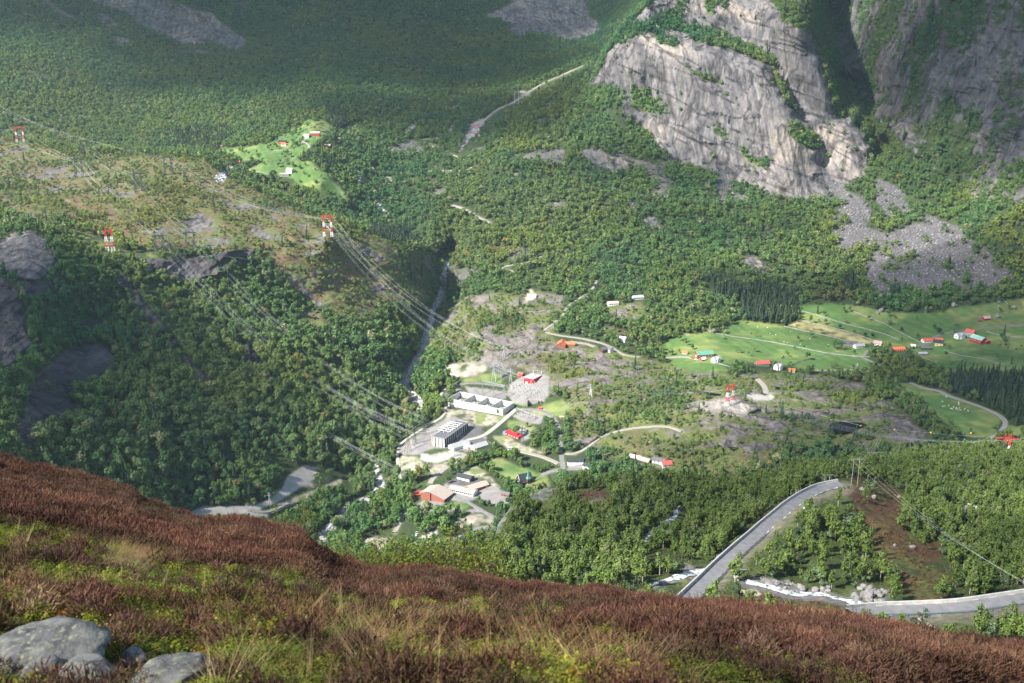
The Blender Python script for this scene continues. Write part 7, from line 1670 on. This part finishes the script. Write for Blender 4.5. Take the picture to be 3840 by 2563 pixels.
# blue tourist sign at the roadside
p = np.array(surfB(3024., 1932.)); t = empty('road_sign', p, math.radians(-35), 'blue road sign with white pictograms on the right edge of the climbing road', 'road sign')
for x in (-1.0, 1.0): MB().bar((x, 0, -1.5), (x, 0, 3.2), .06, 6).build('post', MSTEEL, t)
MB().box((0, 0, 2.3), (3.2, .08, 2.1)).build('panel', MBLUE, t)
m = MB().box((-.95, -.06, 2.7), (.85, .04, .8)).box((.05, -.06, 2.7), (.85, .04, .8)).box((1.0, -.06, 2.7), (.7, .04, .8)); pg = m.build('pictogram_panels', MWHITE, t)
MB().bar((-1.2, -.09, 2.5), (-.8, -.09, 2.95), .06).bar((-.1, -.09, 2.45), (-.1, -.09, 2.9), .07).bar((.2, -.09, 2.45), (.2, -.09, 2.9), .07).bar((.8, -.09, 2.6), (1.2, -.09, 2.6), .06).build('pictogram', MBLUE, pg)
# wing walls of the two road bridges
for (u, v, rz, lb) in ((2693, 2095, 65, 'grey concrete wing wall left of the upper road bridge'), (2783, 2150, 40, 'grey concrete wing wall right of the road above the stream'), (2762, 2172, 95, 'thin concrete abutment below the guard rail'), (3475, 2352, -30, 'grey concrete wing wall under the lower road guard rail')):
    p = np.array(surfB(float(u), float(v))); o = MB().add([(-2.6, -.25, -2), (2.6, -.25, -2), (2.6, .25, -2), (-2.6, .25, -2), (-2.6, -.25, 2.2), (2.6, -.25, .4), (2.6, .25, .4), (-2.6, .25, 2.2)], [(0, 1, 5, 4), (1, 2, 6, 5), (2, 3, 7, 6), (3, 0, 4, 7), (4, 5, 6, 7)]).build('wing_wall', MCONC2); o.location = p; o.rotation_euler = (0, 0, math.radians(rz)); tag(o, lb, 'concrete wall', 'wing walls of the road bridges')
HAZE = 0.000022
# ---------------------------------------------------------------- clouds (above the haze) whose shade lies on the slopes
def cloud_material():
    m, nt, b = nodes_of('cloud_white'); N = nt.nodes; L = nt.links
    out = N['Material Output']
    at = N.new('ShaderNodeAttribute'); at.attribute_name = 'cloud_cover'
    tr = N.new('ShaderNodeBsdfTransparent'); mx = N.new('ShaderNodeMixShader')
    b.inputs['Base Color'].default_value = (.85, .87, .9, 1); b.inputs['Roughness'].default_value = 1
    L.new(at.outputs['Fac'], mx.inputs[0]); L.new(tr.outputs[0], mx.inputs[1]); L.new(b.outputs[0], mx.inputs[2]); L.new(mx.outputs[0], out.inputs[0])
    return m
CLOUD_Z = 900.0
MC = cloud_material()
# where the shade falls (photo pixel on the ground), its half-width across and in depth in metres, and strength
SHADES = [(350,-60,1000,480,.95),(1200,120,900,760,.93),(1800,440,330,260,.85),(1500,420,330,200,.8),(1750,0,600,620,.9),(1650,270,600,330,.9),(3800,100,450,420,.97),(3580,260,240,300,.93),(3350,150,200,260,.7),(3500,1080,260,100,.7),(3550,1250,240,90,.8),(3800,1400,240,140,.9),(3450,1450,160,90,.8),(3650,1580,160,90,.8),(3000,1700,200,90,.45),
 (3250,1650,200,80,.7),(3000,1120,140,50,.55),(2700,1060,150,60,.35),(2600,850,260,90,.3),(2350,640,200,90,.5),(60,1250,200,220,.8),(10,1130,130,160,.92),(120,1450,150,150,.85),(-60,1000,120,120,.7),(-150,1500,180,150,.5),(3050,1395,130,40,.5)]
blobs = []
for (u, v, rx, ry, s) in SHADES:
    p = surfA(u, v); t = (CLOUD_Z-p[2])/LDIR.z
    c = p + np.array(LDIR)*t
    blobs.append((c[0], c[1], rx, ry, s))
pB = np.array([(410, 400, -200), (250, 330, -180), (560, 380, -190), (60, 450, -200), (160, 520, -230), (700, 480, -230)], float)
for p, s, rx, ry in zip(pB, (.68, .62, .64, .6, .5, .64), (170, 160, 220, 110, 120, 200), (110, 110, 140, 110, 90, 140)):
    c = p + np.array(LDIR)*((CLOUD_Z-p[2])/LDIR.z); blobs.append((c[0], c[1], rx, ry, s))
c = np.array([-5, 18, -10.])+np.array(LDIR)*((CLOUD_Z+10)/LDIR.z); blobs.append((c[0], c[1], 150, 110, .38))
B = np.array(blobs)
x0, x1 = B[:, 0].min()-1200, B[:, 0].max()+1200; y0, y1 = B[:, 1].min()-900, B[:, 1].max()+900
cx_, cy_ = np.meshgrid(np.linspace(x0, x1, 260), np.linspace(y0, y1, 220))
nz = fbm(np.stack([cx_/170, cy_/170, cx_*0], -1), 4)
dens = np.zeros(cx_.shape)
for (bx, by, rx, ry, s) in blobs:
    r2 = ((cx_-bx)/rx)**2+((cy_-by)/ry)**2
    d = s*np.clip((1.2-np.sqrt(r2))*1.9+nz*0.45, 0, 1)
    dens = np.maximum(dens, np.minimum(d, s))
a1 = 1-np.sqrt(1-np.clip(dens, 0, .97))
thick = dens**0.7*(90+60*nz)
vb = np.stack([cx_, cy_, CLOUD_Z+nz*10], -1).reshape(-1, 3); vt = np.stack([cx_, cy_, CLOUD_Z+25+thick], -1).reshape(-1, 3)
n_, m_ = cx_.shape
ii = np.arange(n_*m_).reshape(n_, m_)
qb = np.stack([ii[:-1, :-1], ii[1:, :-1], ii[1:, 1:], ii[:-1, 1:]], -1).reshape(-1, 4)
keep = dens.ravel()[qb].max(1) > 0.01
qb = qb[keep]
cl = new_mesh('clouds', np.r_[vb, vt], np.r_[qb, qb[:, ::-1]+n_*m_], MC, attrs={'cloud_cover': ('FLOAT', np.r_[a1.ravel(), a1.ravel()])})
tag(cl, kind='structure')

# ---------------------------------------------------------------- the air
HX0, HX1, HY0, HY1, HZ0, HZ1 = -2600, 2600, -60, 4600, -640, 700
bpts = [(x, y, z) for z in (HZ0, HZ1) for y in (HY0, HY1) for x in (HX0, HX1)]
hz = new_mesh('haze', bpts, np.array([(0, 2, 3, 1), (4, 5, 7, 6), (0, 1, 5, 4), (2, 6, 7, 3), (0, 4, 6, 2), (1, 3, 7, 5)]), smooth=False)
hm = bpy.data.materials.new('hazy_air'); hm.use_nodes = True
hm.node_tree.nodes.clear()
ho = hm.node_tree.nodes.new('ShaderNodeOutputMaterial'); pv = hm.node_tree.nodes.new('ShaderNodeVolumePrincipled')
pv.inputs['Color'].default_value = (.62, .86, 1.0, 1); pv.inputs['Density'].default_value = HAZE
pv.inputs['Anisotropy'].default_value = 0.0
hm.node_tree.links.new(pv.outputs[0], ho.inputs['Volume'])
hz.data.materials.append(hm)
tag(hz, kind='stuff')
